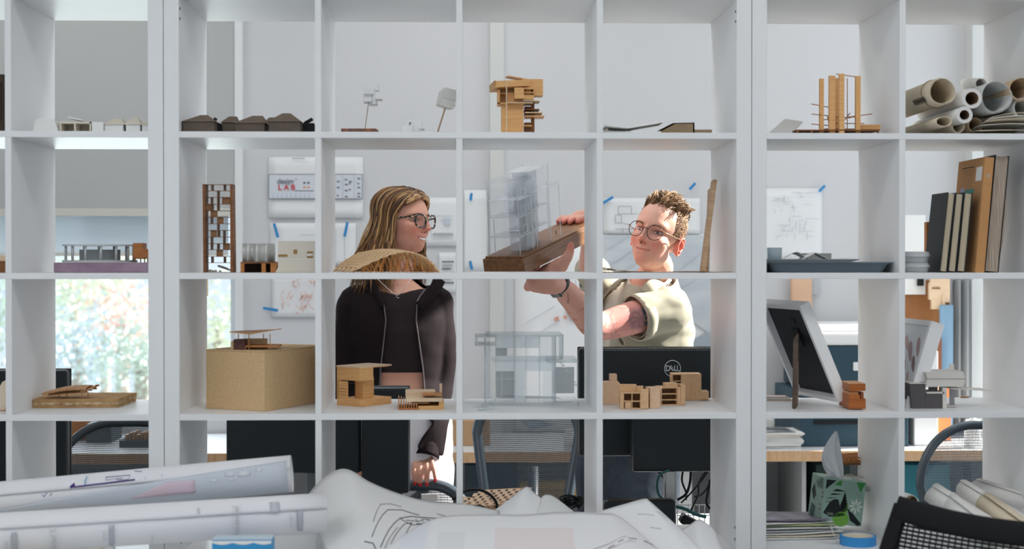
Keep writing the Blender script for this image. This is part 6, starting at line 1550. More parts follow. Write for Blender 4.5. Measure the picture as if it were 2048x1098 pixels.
# ================================================================ people
from mathutils.bvhtree import BVHTree
def skinmat(name, base_, rough=.5):
    m, t, b = nt(name)
    a = t.nodes.new('ShaderNodeAttribute'); a.attribute_name = 'Col'
    t.links.new(a.outputs['Color'], b.inputs['Base Color'])
    b.inputs['Roughness'].default_value = rough; b.inputs['Specular IOR Level'].default_value = .35
    b.inputs['Subsurface Weight'].default_value = .12; b.inputs['Subsurface Radius'].default_value = (.011, .004, .002); b.inputs['Subsurface Scale'].default_value = 1.0
    return m
class Head:
    """a head built as a star-shaped surface round a centre; z=0 chin, z=.225 crown, face towards -Y"""
    def __init__(s, fem, mouth):
        s.fem = fem; s.c = np.array([0, .0, .105])
        E = [((0, .014, .137), (.0735, .096, .088)), ((0, -.024, .072), (.054 if not fem else .059, .060, .074)),
             ((0, -.056, .021), (.025, .026, .021)), ((0, .0, .045), (.055 if not fem else .058, .05, .044)),
             ((.034, -.046, .081), (.027, .029, .026)), ((-.034, -.046, .081), (.027, .029, .026)), ((0, -.058, .131), (.054, .027, .022)), ((0, -.071, .047), (.026, .012, .020))]
        k_ = .0022 if fem else 0
        F = [((0, -.083, .113), (.0072, .013, .016)), ((0, -.0885-k_*.4, .104), (.0068, .0135, .015)), ((0, -.0945-k_*.7, .0935), (.0072, .013, .013)), ((0, -.1005-k_, .0825), (.0088, .0125, .0088)), ((.0105, -.0875, .0758), (.0066, .0098, .0066)), ((-.0105, -.0875, .0758), (.0066, .0098, .0066)),
             ((0, -.0772, .0535), (.018, .0110, .0052)), ((0, -.0772, .0415), (.0155, .0110, .0056))]
        nu, nv = 200, 150
        t = np.linspace(-1, 1, nu, endpoint=False); az = np.pi*(.42*t+.58*t**3)
        v = np.linspace(-1, 1, nv); el = (np.pi/2)*(.62*v+.38*v**3)
        AZ, EL = np.meshgrid(az, el)
        D = np.stack([np.sin(AZ)*np.cos(EL), -np.cos(AZ)*np.cos(EL), np.sin(EL)], -1)
        def rad(c, r):
            o = (s.c-np.array(c))/np.array(r); d = D/np.array(r)
            A = (d*d).sum(-1); B = (d*o).sum(-1); C_ = (o*o).sum()-1
            q = B*B-A*C_; return np.where(q > 0, np.maximum((-B+np.sqrt(np.maximum(q, 0)))/A, 0), 0)
        big = np.stack([rad(c, r) for c, r in E]); m = big.max(0)
        base_ = m*((big/m)**16).sum(0)**(1/16)
        def blur(q, n):
            for _ in range(n):
                p = np.vstack([q[:1], q, q[-1:]]); q = .5*q+.25*(.5*(p[:-2]+p[2:])+.5*(np.roll(q, 1, 1)+np.roll(q, -1, 1)))*2*.5+.0*q
                q = q
            return q
        base_ = blur(base_, 40)
        feat = np.stack([base_]+[rad(c, r) for c, r in F]); m = feat.max(0)
        r = blur(m*((feat/m)**40).sum(0)**(1/40), 5)
        P = s.c+D*r[..., None]; X, Z = P[..., 0], P[..., 2]; fr = np.clip(-D[..., 1]*2, 0, 1)
        g = lambda x, z, sx, sz: np.exp(-((np.abs(X)-x)/sx)**2-((Z-z)/sz)**2)*fr
        d = -.0075*g(.031, .1115, .015, .0085) - .004*g(.017, .112, .006, .010) + .0022*g(.031, .121, .015, .0025)
        k = mouth; zc = .0472+k*X**2
        d += (-.0042 if fem else -.0030)*np.exp(-((Z-zc)/(.0032 if fem else .0016))**2-(X/.021)**4)*fr
        d += -.0012*np.exp(-((np.abs(X)-.027)/.004)**2-((Z-zc-.001)/.005)**2)*fr - .0015*np.exp(-(X/.004)**2-((Z-.062)/.006)**2)*fr
        d += -.0035*np.exp(-((np.abs(X)-.0065)/.0035)**2-((Z-.0695)/.003)**2)*fr
        if fem: d += .003*g(.034, .066, .014, .014)
        
        P = s.c+D*(r+d)[..., None]
        s.nu, s.nv = nu, nv; s.V = P.reshape(-1, 3); s.mouth = k
        f = []
        for j in range(nv-1):
            for i in range(nu): f.append((j*nu+i, j*nu+(i+1) % nu, (j+1)*nu+(i+1) % nu, (j+1)*nu+i))
        s.F = f
        s.bvh = BVHTree.FromPolygons([V(p) for p in s.V], [tuple(q) for q in f])
    def surf(s, x, z, off=0):
        h = s.bvh.ray_cast(V((x, -.3, z)), V((0, 1, 0)))
        y = h[0].y if h[0] is not None else -.07
        n = h[1] if h[0] is not None else V((0, -1, 0))
        if n.y > 0: n = -n
        return V((x, y, z))+n*off
    def near(s, d, off=0):
        """surface point along direction d from the head centre"""
        d = V(d).normalized(); h = s.bvh.ray_cast(V(s.c)+d*.4, -d)
        return (h[0] if h[0] is not None else V(s.c)+d*.09)+d*off
    def colour(s, base_, lip, blush, stub=None, stubz=None):
        X, Y, Z = s.V.T
        C_ = np.tile(np.array(lin(base_)[:3]), (len(X), 1))
        def mixin(col, w):
            nonlocal C_; C_ = C_*(1-w[:, None])+np.array(lin(col)[:3])*w[:, None]
        fr = (Y < -.03)
        mixin(blush, np.clip(.55*np.exp(-((np.abs(X)-.040)/.026)**2-((Z-.074)/.024)**2)*fr, 0, 1))
        mixin(blush, np.clip(.5*np.exp(-(X/.014)**2-((Z-.078)/.012)**2)*fr, 0, 1))
        mixin(blush, np.clip(.3*np.exp(-(X/.03)**2-((Z-.02)/.014)**2)*fr, 0, 1))
        zc = .0472+s.mouth*X**2; hw = .0265
        w = np.clip((1-(np.abs(X)/hw)**3)*1.0, 0, 1); up = np.clip(1-np.abs(Z-zc)/((.0068 if s.fem else .0052)*np.sqrt(w+1e-6)+.0005), 0, 1)
        mixin(lip, np.clip(up*4, 0, .8 if s.fem else .55)*(np.abs(X) < hw)*fr)
        mixin((96, 44, 44), np.clip(1-np.abs(Z-zc)/.0013, 0, 1)*(np.abs(X) < .0255)*fr*(0.9 if not s.fem else .5))  # shade of the mouth line put into the skin colour
        mixin((92, 52, 46), np.exp(-((np.abs(X)-.0065)/.003)**2-((Z-.0700)/.0026)**2)*fr*.9)  # nostril shade put into the skin colour
        if stub is not None:
            a = np.clip((Y+.030+(Z-.16)*.0)/.020, 0, 1)*np.clip((Z-stubz)/.02, 0, 1)
            a = np.maximum(a, np.clip((Z-.196)/.012, 0, 1)); mixin(stub, a*.85)
        return C_
def almond(H, cx, cz, hw, hh, off, n=18, rows=6, bulge=.0015, tilt=0):
    """almond patch laid on the face"""
    b = MB(); 
    def fn(u, v):
        x = (2*u-1); w = hh*(1-abs(x)**2.2)**.7
        z = (2*v-1)*w*(1.0 if v > .5 else .8); q = math.sqrt(max(0, 1-x*x))*math.sqrt(max(0, 1-(2*v-1)**2))
        return H.surf(cx+x*hw, cz+z+tilt*x*hw, off+bulge*q)
    b.grid(fn, n, rows); return b
EYEW = mat('eye_white', (232, 226, 222), rough=.25, spec=.5); IRIS = {}
def add_face(H, M, root, iris, browc, brow_w, gaze=(0, 0), lash=(40, 30, 28), open_=.0052, brow_lift=0):
    IR = mat('iris_%d' % iris[0], iris, rough=.2, spec=.6); PU = mat('pupil', (14, 12, 12), rough=.15, spec=.6); LA = mat('lashes_%d' % lash[0], lash, rough=.7); BR = mat('brow_hair_%d' % browc[0], browc, rough=.8)
    for sx in (-1, 1):
        cx, cz = sx*.0312, .1115
        b = almond(H, cx, cz, .0142, open_, .0006, tilt=.06*sx); b.v = [M @ p for p in b.v]; e = b.build('eye', EYEW, root, smooth=True)
        gx_, gz_ = cx+gaze[0]*.0045, cz+gaze[1]*.002+.0004
        for nm, r_, mm, of in (('iris', min(.0056, open_*1.02), IR, .0029), ('pupil', .0024, PU, .0034)):
            b = MB(); vs = [M @ H.surf(gx_, gz_, of+.0004)]+[M @ H.surf(gx_+r_*math.cos(k*math.pi/10), gz_+max(-open_*.9, min(open_*.86, r_*math.sin(k*math.pi/10))), of-.0004) for k in range(20)]
            b.add(vs, [(0, 1+k, 1+(k+1) % 20) for k in range(20)]).build(nm, mm, e, smooth=True)
        pts = [M @ H.surf(cx+x*.0150, cz+.06*sx*x*.015+open_*1.04*(1-abs(x)**2.2)**.7, .0013) for x in [-1+.125*k for k in range(17)]]
        MB().tube(pts, [.0003+.0011*math.sin(math.pi*k/16) for k in range(17)], 6).build('eyelash', LA, e, smooth=True)
        lid = mat('eyelid_%d' % browc[0], (206, 148, 132), rough=.5, sss=.1)
        pts = [M @ H.surf(cx+x*.0152, cz+.06*sx*x*.015+(open_+.0022)*(1-abs(x)**2.2)**.7+.0004, .0006) for x in [-1+.125*k for k in range(17)]]
        MB().tube(pts, [.0004+.0016*math.sin(math.pi*k/16) for k in range(17)], 6).build('eyelid', lid, e, smooth=True)
        pts = [M @ H.surf(cx+x*.0150, cz+.06*sx*x*.015-(open_*.86)*(1-abs(x)**2.2)**.7-.0006, .0004) for x in [-1+.125*k for k in range(17)]]
        MB().tube(pts, [.0003+.0010*math.sin(math.pi*k/16) for k in range(17)], 6).build('lower_lid', lid, e, smooth=True)
        b = MB(); n = 46; rnd = random.Random(5+sx)
        for k in range(n):
            q = k/(n-1); x = sx*(.014+.036*q); z = .1295+brow_lift+.0045*math.sin(math.pi*min(1, q*1.15)*.8)-.003*q**3*2
            z += rnd.uniform(-.0018, .0018)*(1-q*.6); a = H.surf(x, z, .0004); c_ = H.surf(x+sx*.0055, z+.0018*(1-1.6*q), .0014)
            b.tube([M @ a, M @ c_], [brow_w, brow_w*.3], 4)
        b.build('eyebrow', BR, root)
def join_body(name, parts, voxel, mt, root, smooth_it=4, extra=None, colour=None):
    """solid pieces fused into one skin; extra = (verts, faces, colours) of the finely built head"""
    b = MB()
    for p in parts: b.add(p.v, p.f)
    tmp = b.build('tmp', mt)
    q = tmp.modifiers.new('Remesh', 'REMESH'); q.mode = 'VOXEL'; q.voxel_size = voxel
    q = tmp.modifiers.new('Smooth', 'SMOOTH'); q.iterations = smooth_it; q.factor = .5
    me = evalmesh(tmp); bpy.data.objects.remove(tmp)
    vs = [v.co.copy() for v in me.vertices]; fs = [tuple(p.vertices) for p in me.polygons]; bpy.data.meshes.remove(me)
    nb = len(vs)
    if extra:
        o = len(vs); vs += extra[0]; fs += [tuple(i+o for i in f) for f in extra[1]]
    m2 = bpy.data.meshes.new(name); m2.from_pydata([tuple(v) for v in vs], [], fs); m2.materials.append(mt)
    m2.polygons.foreach_set('use_smooth', [True]*len(m2.polygons))
    if colour is not None:
        at_ = m2.color_attributes.new('Col', 'FLOAT_COLOR', 'POINT')
        C_ = np.ones((len(vs), 4), dtype=np.float32); A = np.array([tuple(v) for v in vs[:nb]]); C_[:nb, :3] = colour(A)
        if extra: C_[nb:, :3] = extra[2]
        at_.data.foreach_set('color', C_.ravel())
    ob = bpy.data.objects.new(name, m2); COL.objects.link(ob); ob.parent = root
    return ob
def limb(pts, radii, n=14, flat=1.0, side=None):
    """tapered limb with rounded ends"""
    pts = [V(p) for p in pts]; P = spline(pts, 6); k = len(pts)-1
    rr = []
    for i in range(len(P)):
        f = i/6; a = min(int(f), k-1); q = f-a; q = q*q*(3-2*q); rr.append(lerp(radii[a], radii[a+1], q))
    d0 = (P[0]-P[1]).normalized(); d1 = (P[-1]-P[-2]).normalized(); out, ro = [], []
    for a in (85, 60, 30): out.append(P[0]+d0*rr[0]*math.sin(R(a))*.9); ro.append(rr[0]*math.cos(R(a)))
    out += P; ro += rr
    for a in (30, 60, 85): out.append(P[-1]+d1*rr[-1]*math.sin(R(a))*.9); ro.append(rr[-1]*math.cos(R(a)))
    return MB().tube(out, ro, n, flat=flat, side=side)
def torso(secs, n=40, grow=0.0, yaw=0.0):
    """stack of rounded sections (centre, half width, half depth), bottom to top"""
    C_, A_, B_ = [V(s[0]) for s in secs], [s[1] for s in secs], [s[2] for s in secs]
    P = spline(C_, 5); m = len(P); vs = []; L = len(secs)-1
    for i in range(m):
        f = i/5; a = min(int(f), L-1); q = f-a
        w, d = lerp(A_[a], A_[a+1], q)+grow, lerp(B_[a], B_[a+1], q)+grow
        for k in range(n):
            t = 2*math.pi*k/n; c, s = math.cos(t), math.sin(t); e = .85
            x = w*math.copysign(abs(c)**e, c); y = d*math.copysign(abs(s)**e, s)
            vs.append(P[i]+V((x*math.cos(yaw)-y*math.sin(yaw), x*math.sin(yaw)+y*math.cos(yaw), 0)))
    fs = [(i*n+k, i*n+(k+1) % n, (i+1)*n+(k+1) % n, (i+1)*n+k) for i in range(m-1) for k in range(n)]
    fs += [tuple(range(n-1, -1, -1)), tuple((m-1)*n+k for k in range(n))]
    return MB().add(vs, fs)
def cloth(name, parts, voxel, mt, root, keep, sm=6, wrinkle=.0, wsc=18, solid=.003, seed=0):
    """garment: fused shell, folds pressed in, then everything outside keep(p) is cut away"""
    b = MB()
    for p in parts: b.add(p.v, p.f)
    tmp = b.build('tmp', mt)
    q = tmp.modifiers.new('Remesh', 'REMESH'); q.mode = 'VOXEL'; q.voxel_size = voxel
    q = tmp.modifiers.new('Smooth', 'SMOOTH'); q.iterations = sm; q.factor = .5
    me = evalmesh(tmp); bpy.data.objects.remove(tmp)
    bm = bmesh.new(); bm.from_mesh(me); bpy.data.meshes.remove(me); bm.normal_update()
    if wrinkle:
        for v in bm.verts:
            p = v.co; w = pnoise(V((p.x*wsc+seed, p.y*wsc, p.z*wsc*1.6)))+.5*pnoise(V((p.x*wsc*2.2, p.y*wsc*2+seed, p.z*wsc*3)))
            v.co = p+v.normal*(wrinkle*w)
    dead = [v for v in bm.verts if not keep(v.co)]
    bmesh.ops.delete(bm, geom=dead, context='VERTS')
    for _ in range(10):          # even out the cut edges
        mv = []
        for v in bm.verts:
            nb = [e.other_vert(v).co for e in v.link_edges if e.is_boundary]
            if len(nb) == 2: mv.append((v, v.co*.4+(nb[0]+nb[1])*.3))
        for v, c in mv: v.co = c
    m2 = bpy.data.meshes.new(name); bm.to_mesh(m2); bm.free(); m2.materials.append(mt)
    m2.polygons.foreach_set('use_smooth', [True]*len(m2.polygons))
    o = bpy.data.objects.new(name, m2); COL.objects.link(o); o.parent = root
    if solid: q = o.modifiers.new('Solidify', 'SOLIDIFY'); q.thickness = solid; q.offset = 0
    return o
def pxof(p):
    d = V(p)-CAM; z = d.dot(FW); return 1024+FPX*d.dot(RT)/z, 549-FPX*d.dot(UP)/z
def headframe(anchor_local, anchor_world, yaw, roll, pitch, sc):
    """yaw>0 turns the face to picture right, roll>0 leans the crown to picture right, pitch>0 looks up"""
    Rm = Matrix.Rotation(roll, 4, 'Y') @ Matrix.Rotation(yaw, 4, 'Z') @ Matrix.Rotation(-pitch, 4, 'X')
    Rm = Rm @ Matrix.Scale(sc, 4)
    off = Rm @ V(anchor_local); return Matrix.Translation(V(anchor_world)-off) @ Rm

# ---------------------------------------------------------------- the dark-jacketed person with long hair
YB = 1.45
W = lambda px, py, Y=YB: at(px, py, Y)
px_m = lambda n, Y=YB: n*(Y+3.67)/FPX
woman = thing('person', 'person with long wavy brown hair, tortoiseshell glasses and open dark jacket, hand on a chair', 'person', (0, 0, 0))
foot = W(800, 600); woman.location = (foot.x, YB, 0); WL = V(woman.location)
class Loc:
    """builds in place coordinates, stored relative to the person's root"""
    pass
HW_ = Head(True, 9.0)
MWd = headframe((0, -.075, .1115), at(844, 441, YB-.05), R(57), R(4), R(2), .985)
MWl = Matrix.Translation(-WL) @ MWd
SKW = skinmat('skin_fair', (232, 180, 160))
def L3(px, py, Y=YB): return at(px, py, Y)-WL
tors = [(L3(803, 1000), .155, .12), (L3(803, 900), .172, .125), (L3(803, 840), .168, .12), (L3(799, 790), .146, .108), (L3(797, 755), .134, .10), (L3(797, 715), .142, .108), (L3(796, 660), .158, .122), (L3(795, 618), .158, .112), (L3(794, 592), .140, .092), (L3(793, 574), .085, .070), (L3(793, 560), .056, .058)]
sh_l, el_l, wr_l = L3(866, 606), L3(882, 745, 1.46), L3(853, 905, 1.355)
sh_r, el_r, wr_r = L3(716, 606), L3(690, 748, 1.46), L3(706, 905, 1.36)
hc = MWl @ V((0, .012, .03))
parts = [torso(tors), limb([L3(793, 590), L3(794, 560, YB+.0), L3(803, 520, YB-.005), hc], [.060, .052, .049, .048])]
parts += [limb([sh_l, (sh_l+el_l)/2, el_l, (el_l+wr_l)/2, wr_l], [.058, .050, .040, .037, .026]), limb([sh_r, (sh_r+el_r)/2, el_r, (el_r+wr_r)/2, wr_r], [.058, .050, .040, .037, .026])]
for hx, s in ((752, -1), (850, 1)):
    parts.append(limb([L3(hx, 960), L3(hx-4*s, 1150), V((L3(hx-8*s, 1150).x, .01, .09))], [.085, .062, .040]))
    a = V((L3(hx-8*s, 1150).x, .01, .05)); parts.append(limb([a, a+V((.01*s, -.15, -.02))], [.038, .026]))
# the visible left hand hooked over the chair rail
fing = [([(833, 916), (829.5, 930), (828.5, 942), (829, 955), (830, 966)], .0090), ([(843, 917), (841, 931), (840, 944), (840, 957), (840.5, 968.5)], .0092), ([(853, 917), (854, 930), (854.5, 941), (854, 956), (854, 968)], .0090), ([(861, 915), (865, 927), (867.5, 938), (869.5, 950), (870.5, 960)], .0078)]
YH = [1.345, 1.318, 1.306, 1.306, 1.318]
palm = MB(); palm.ball((0, 0, 0), (.038, .016, .045), 20, 14); pc = L3(847, 908, 1.352); palm.v = [p+pc for p in palm.v]
hand = [palm]
nails = []
for pts, r0 in fing:
    P = [L3(x, y, Yq) for (x, y), Yq in zip(pts, YH)]
    hand.append(limb(P, [r0*1.08, r0*1.08, r0*1.02, r0*.92, r0*.80], 10)); nails.append((P[-1], P[-2], r0))
    hand.append(limb([pc, P[0]], [.014, r0*1.15], 10))
hand.append(limb([L3(838, 900, 1.36), L3(826, 916, 1.345), L3(822, 930, 1.335), L3(823, 944, 1.335)], [.016, .012, .0105, .0085], 10))
# the other hand, resting lower on the chair back out of sight
ph = wr_r+V((0, -.01, -.05)); pr = MB(); pr.ball((ph.x, ph.y, ph.z), (.038, .016, .048), 16, 10); hand.append(pr)
for k in range(4):
    a = ph+V((-.028+.018*k, -.004, -.035)); hand.append(limb([a, a+V((-.003+.002*k, -.012, -.03)), a+V((-.004+.003*k, -.006, -.06+.006*abs(k-1.5)))], [.009, .0085, .007], 8))
hand.append(limb([ph+V((.025, 0, .01)), ph+V((.045, -.01, -.015)), ph+V((.047, -.018, -.04))], [.013, .0105, .008], 8))
def wcol(A):
    return np.tile(np.array(lin((226, 170, 148))[:3]), (len(A), 1))
hv = [MWl @ V(p) for p in HW_.V]
join_body('body', parts+hand, .0035, SKW, woman, 3, (hv, HW_.F, HW_.colour((230, 172, 150), (198, 92, 92), (224, 124, 106))), wcol)
NAIL = mat('red_nail', (206, 20, 32), rough=.15, coat=.6)
for tip, prev, r0 in nails:
    d = (tip-prev).normalized(); b = MB(); c = tip-d*.0015+V((0, -r0*.92, 0))
    b.ball((0, 0, 0), (r0*.74, .0026, r0*.95), 12, 8); b.v = [p+c for p in b.v]; b.build('finger_nail', NAIL, woman, smooth=True)
add_face(HW_, MWl, woman, (92, 74, 56), (92, 64, 50), .0011, (.3, 0), open_=.0042)
b = MB()
def teeth(u, v):
    x = (2*u-1)*.0215; w = .0046*(1-abs(2*u-1)**2.5)**.6; zc = .0472+HW_.mouth*x*x; return MWl @ HW_.surf(x, zc+(2*v-1)*w*.9-.0004, .0006)
b.grid(teeth, 20, 5).build('teeth', mat('teeth', (240, 236, 228), rough=.25, spec=.5), woman, smooth=True, solid=.0006)
# hair: wavy locks parted on top, falling behind and beside the face
H1 = mat('hair_brown', (112, 78, 48), rough=.42, spec=.5); H2 = mat('hair_mid_brown', (146, 104, 62), rough=.42, spec=.5); H3 = mat('hair_blond_streak', (206, 164, 110), rough=.42, spec=.5); H4 = mat('hair_dark_root', (74, 50, 34), rough=.45, spec=.5)
b = MB(); rnd = random.Random(21)
Mi = MWl.to_3x3(); 
def lock(az, lift, zend, mi, wid, phase, curl, flare, k0=0):
    """az measured from the face (0) round the head; rises from the parting, follows the skull, then hangs"""
    sgn = 1 if az > 0 else -1; pts = []; a = abs(az); t_ = (a-82)/98
    n1, n2 = 12, 16
    s0 = V((.10*sgn-.06, lerp(-.62, .55, max(0, t_)), 1)).normalized(); e0 = V((math.sin(R(a))*sgn, -math.cos(R(a)), math.tan(R(lerp(8, 4, max(0, min(1, t_))))))).normalized()
    for i in range(n1):
        q = i/(n1-1); d = s0.slerp(e0, q); tn = s0.cross(e0).normalized()
        d = (d+tn*(.055*math.sin(q*7+phase)*q)).normalized()
        p = HW_.near(d, .0065+lift*math.sin(math.pi*min(1, q*.85))+.003*math.sin(q*8+phase*2)); pts.append(MWl @ p)
    p0 = pts[-1]; out = Mi @ V((math.sin(R(a))*sgn, -math.cos(R(a)), 0)); out.z = 0
    out.normalize(); tan = V((-out.y, out.x, 0))
    for i in range(1, n2+1):
        q = i/n2; z = lerp(p0.z, zend, q); am = curl*(.25+.75*q)
        pts.append(V((p0.x, p0.y, z))+out*(flare*q+.5*am*math.sin(phase+q*9))+tan*(am*math.cos(phase*1.7+q*8.5)))
    for _ in range(4): pts = [pts[0]]+[pts[i]*.5+(pts[i-1]+pts[i+1])*.25 for i in range(1, len(pts)-1)]+[pts[-1]]
    m = len(pts); rr = [wid*(.18+.82*min(1, i/5))*(1 if i < m-6 else max(.12, (m-1-i)/6+.08)) for i in range(m)]
    b.mat(mi).tube(pts, rr, 7, flat=.55)
zs_ = L3(0, 572).z
for k in range(1100):
    az = rnd.choice((-1, 1))*rnd.uniform(88, 180)
    if rnd.random() < .18: az = rnd.choice((-1, 1))*rnd.uniform(80, 90)
    mi = rnd.choices((0, 1, 2, 3), (5, 4, 2, 3))[0]
    lock(az, rnd.uniform(0, .026), zs_+rnd.uniform(-.04, .06)+(.012 if abs(az) < 92 else 0), mi, rnd.uniform(.0014, .0033), rnd.uniform(0, 6), rnd.uniform(.008, .017), rnd.uniform(.01, .095)*(.3 if abs(az) < 105 else 1))
# scalp cap under the locks
sc_ = MB(); NA, NE = 40, 16
def capf(u, v):
    az = 2*math.pi*u; f = math.cos(az)
    lo = R(lerp(-14, 50, max(0, min(1, (f+.12)/.75))**.8)) if f > -.12 else R(-14); el = lerp(R(90), lo, v); return MWl @ HW_.near((math.sin(az)*math.cos(el), -math.cos(az)*math.cos(el), math.sin(el)), .005)
b.mat(3).grid(capf, 60, 18)
for k in range(70):               # hair swept off the forehead
    sg = rnd.choice((-1, 1)); mi = rnd.choices((0, 1, 2, 3), (4, 4, 3, 1))[0]; pts = []
    e0 = rnd.uniform(60, 80); ph_ = rnd.uniform(0, 6)
    for i in range(9):
        q = i/8; aa = R(lerp(2, 88, q**.9))*sg; el = R(lerp(e0-12, 20, q**1.3)); pts.append(MWl @ HW_.near((math.sin(aa)*math.cos(el), -math.cos(aa)*math.cos(el), math.sin(el)), .009+.006*math.sin(math.pi*q)+.003*math.sin(9*q+ph_)))
    b.mat(mi).tube(pts, [.0048*(.5+.5*math.sin(math.pi*min(1, .15+i/9))) for i in range(9)], 6, flat=.5)
b.build('hair', [H1, H2, H3, H4], woman, smooth=True)
# glasses
def rim(H, M, cx, cz, hw, hh, pw, r_, y0, n=36, up=0, wrap=.12):
    pts = []
    for k in range(n):
        a = 2*math.pi*k/n; c, s = math.cos(a), math.sin(a); x = hw*math.copysign(abs(c)**pw, c); z = hh*math.copysign(abs(s)**pw, s)+up*max(0, s)*(x*(1 if cx > 0 else -1)/hw)
        X = cx+x; pts.append(M @ V((X, y0+wrap*abs(X)*abs(X)/.06+.0, cz+z)))
    return pts
TOR = mat('tortoiseshell', (210, 190, 160), rough=.2, spec=.6, c2=(30, 25, 24), vscale=120, detail=1)
for nd in TOR.node_tree.nodes:
    if nd.type == 'VALTORGB': nd.color_ramp.elements[0].position = .56; nd.color_ramp.elements[1].position = .62
g_ = bpy.data.objects.new('glasses', None); 
gb = MB()
yG = -.0965
for sx in (-1, 1):
    gb.tube(rim(HW_, MWl, sx*.0335, .1085, .0265, .0225, .82, 0, yG, up=.004), .0033, 8, closed=True)
    tp = [V((sx*.0600, yG+.0075, .1215)), V((sx*.0705, yG+.03, .1205)), V((sx*.0765, -.02, .115)), V((sx*.0775, .012, .108))]
    gb.tube([MWl @ p for p in spline(tp, 5)], .0034, 8)
gb.tube([MWl @ V((x, yG-.001+.0*x, .1125+.003*math.cos(x*180))) for x in (-.0085, -.004, 0, .004, .0085)], .0024, 8)
go = gb.build('glasses', TOR, woman, smooth=True)
LENS = clear('lens_glass', (252, 253, 255), .30, .0)
for sx in (-1, 1):
    P = rim(HW_, MWl, sx*.0335, .1085, .0262, .0222, .82, 0, yG, up=.004); c = sum(P, V())/len(P)
    MB().add([c]+P, [(0, 1+k, 1+(k+1) % len(P)) for k in range(len(P))]).build('lens', LENS, go, smooth=True)
# clothes
JK = mat('jacket_plum_black', (36, 29, 32), rough=.85, spec=.1, bump=.1, bscale=900); TOP = mat('crop_top_brown_black', (46, 38, 40), rough=.8, spec=.2); PNT = mat('white_trousers', (226, 226, 234), rough=.85)
def rowz(py): return L3(800, py).z
jt = [(c, a+.014, d+.020) for c, a, d in tors]; jt[-1] = (jt[-1][0]+V((0, 0, .012)), .064, .072)
slv = lambda s, e, w_: limb([s, (s+e)/2, e, (e+w_)/2, w_+(w_-e).normalized()*.012], [.070, .064, .050, .046, .041], 18)
zipL = [(560, 752), (600, 769), (640, 775), (740, 764), (840, 758), (1000, 755)]; zipR = [(560, 862), (580, 846), (600, 832), (640, 829), (740, 843), (840, 851), (1000, 856)]
def xi(tab, py):
    for (a, x0), (c, x1) in zip(tab, tab[1:]):
        if a <= py <= c: return lerp(x0, x1, (py-a)/(c-a))
    return tab[0][1] if py < tab[0][0] else tab[-1][1]
def keepj(p):
    X, Y_ = pxof(p+WL)
    ax_ = wr_l-el_l; tq = max(0, min(1.2, (p-el_l).dot(ax_)/ax_.length_squared)); near_arm = (p-el_l-ax_*tq).length < .060
    ax2 = wr_r-el_r; tq2 = max(0, min(1.2, (p-el_r).dot(ax2)/ax2.length_squared)); near_arm2 = (p-el_r-ax2*tq2).length < .060
    if p.z < rowz(834) and not (near_arm or near_arm2): return False
    if near_arm and tq > 1.03 or near_arm2 and tq2 > 1.03: return False
    if p.y < .0 and xi(zipL, Y_) < X < xi(zipR, Y_) and not ((near_arm and tq > .15) or (near_arm2 and tq2 > .15)): return False
    if p.z > rowz(556): return False
    return True
jk = cloth('jacket', [torso(jt), slv(sh_l, el_l, wr_l), slv(sh_r, el_r, wr_r)], .006, JK, woman, keepj, 7, .006, 7, .003, 3)
ZIPM = mat('zip_metal', (120, 112, 116), rough=.35, metal=.6)
jb = BVHTree.FromObject(jk, bpy.context.evaluated_depsgraph_get())
for tab, sgn in ((zipL, -1), (zipR, 1)):
    P = []
    for py in range(578, 866, 8):
        o_ = L3(xi(tab, py)+sgn*3, py, .9)-V((0, 0, 0)); dirv = ((o_+WL)-CAM).normalized(); h = jb.ray_cast(o_, dirv)
        if h[0] is not None and h[0].y < .05: P.append(h[0]-dirv*.002)
    if len(P) > 3: MB().tube(P, .0028, 6).build('zip', ZIPM, jk, smooth=True)
# raised collar flaps
for sgn, pts in ((-1, [(748, 548), (752, 570), (764, 592), (771, 606)]), (1, [(868, 552), (860, 572), (845, 592), (832, 606)])):
    inn = [L3(x, y, YB-.075-.022*i) for i, (x, y) in enumerate(pts)]; out = [L3(x+sgn*(22-4*i), y+12+1*i, YB-.050-.026*i) for i, (x, y) in enumerate(pts)]
    A, B_ = spline(inn, 5), spline(out, 5)
    MB().grid(lambda u, v: A[min(len(A)-1, int(u*(len(A)-1)))].lerp(B_[min(len(B_)-1, int(u*(len(B_)-1)))], v)+V((0, -.012*math.sin(math.pi*v), .004*math.sin(math.pi*v))), 14, 7).build('collar', JK, jk, smooth=True, solid=.003)
# cuff band and its zip pull
cu_d = (wr_l-el_l).normalized(); MB().tube([wr_l-cu_d*.042, wr_l-cu_d*.02, wr_l+cu_d*.004, wr_l+cu_d*.016], [.041, .043, .0445, .0445], 20, cap=False).build('cuff', JK, jk, smooth=True, solid=.003)
tt_ = [(c, a+.004, d+.006) for c, a, d in tors]
cloth('crop_top', [torso(tt_)], .006, TOP, woman, lambda p: rowz(741) < p.z < rowz(577+26*max(0, 1-abs(pxof(p+WL)[0]-794)/40)*.4), 4, .0012, 14, .002, 8)
pt_ = [(c, a+.006, d+.006) for c, a, d in tors]
legs = []
for hx, s in ((752, -1), (850, 1)):
    legs.append(limb([L3(hx, 930), L3(hx-3*s, 1150), V((L3(hx-8*s, 1150).x, .01, .13))], [.102, .085, .075], 18))
cloth('trousers', [torso(pt_[:6])]+legs, .007, PNT, woman, lambda p: .12 < p.z < rowz(771+8*math.cos((pxof(p+WL)[0]-797)/34)), 5, .002, 12, .003, 5)
SHOE = mat('white_shoe', (220, 220, 220), rough=.6)
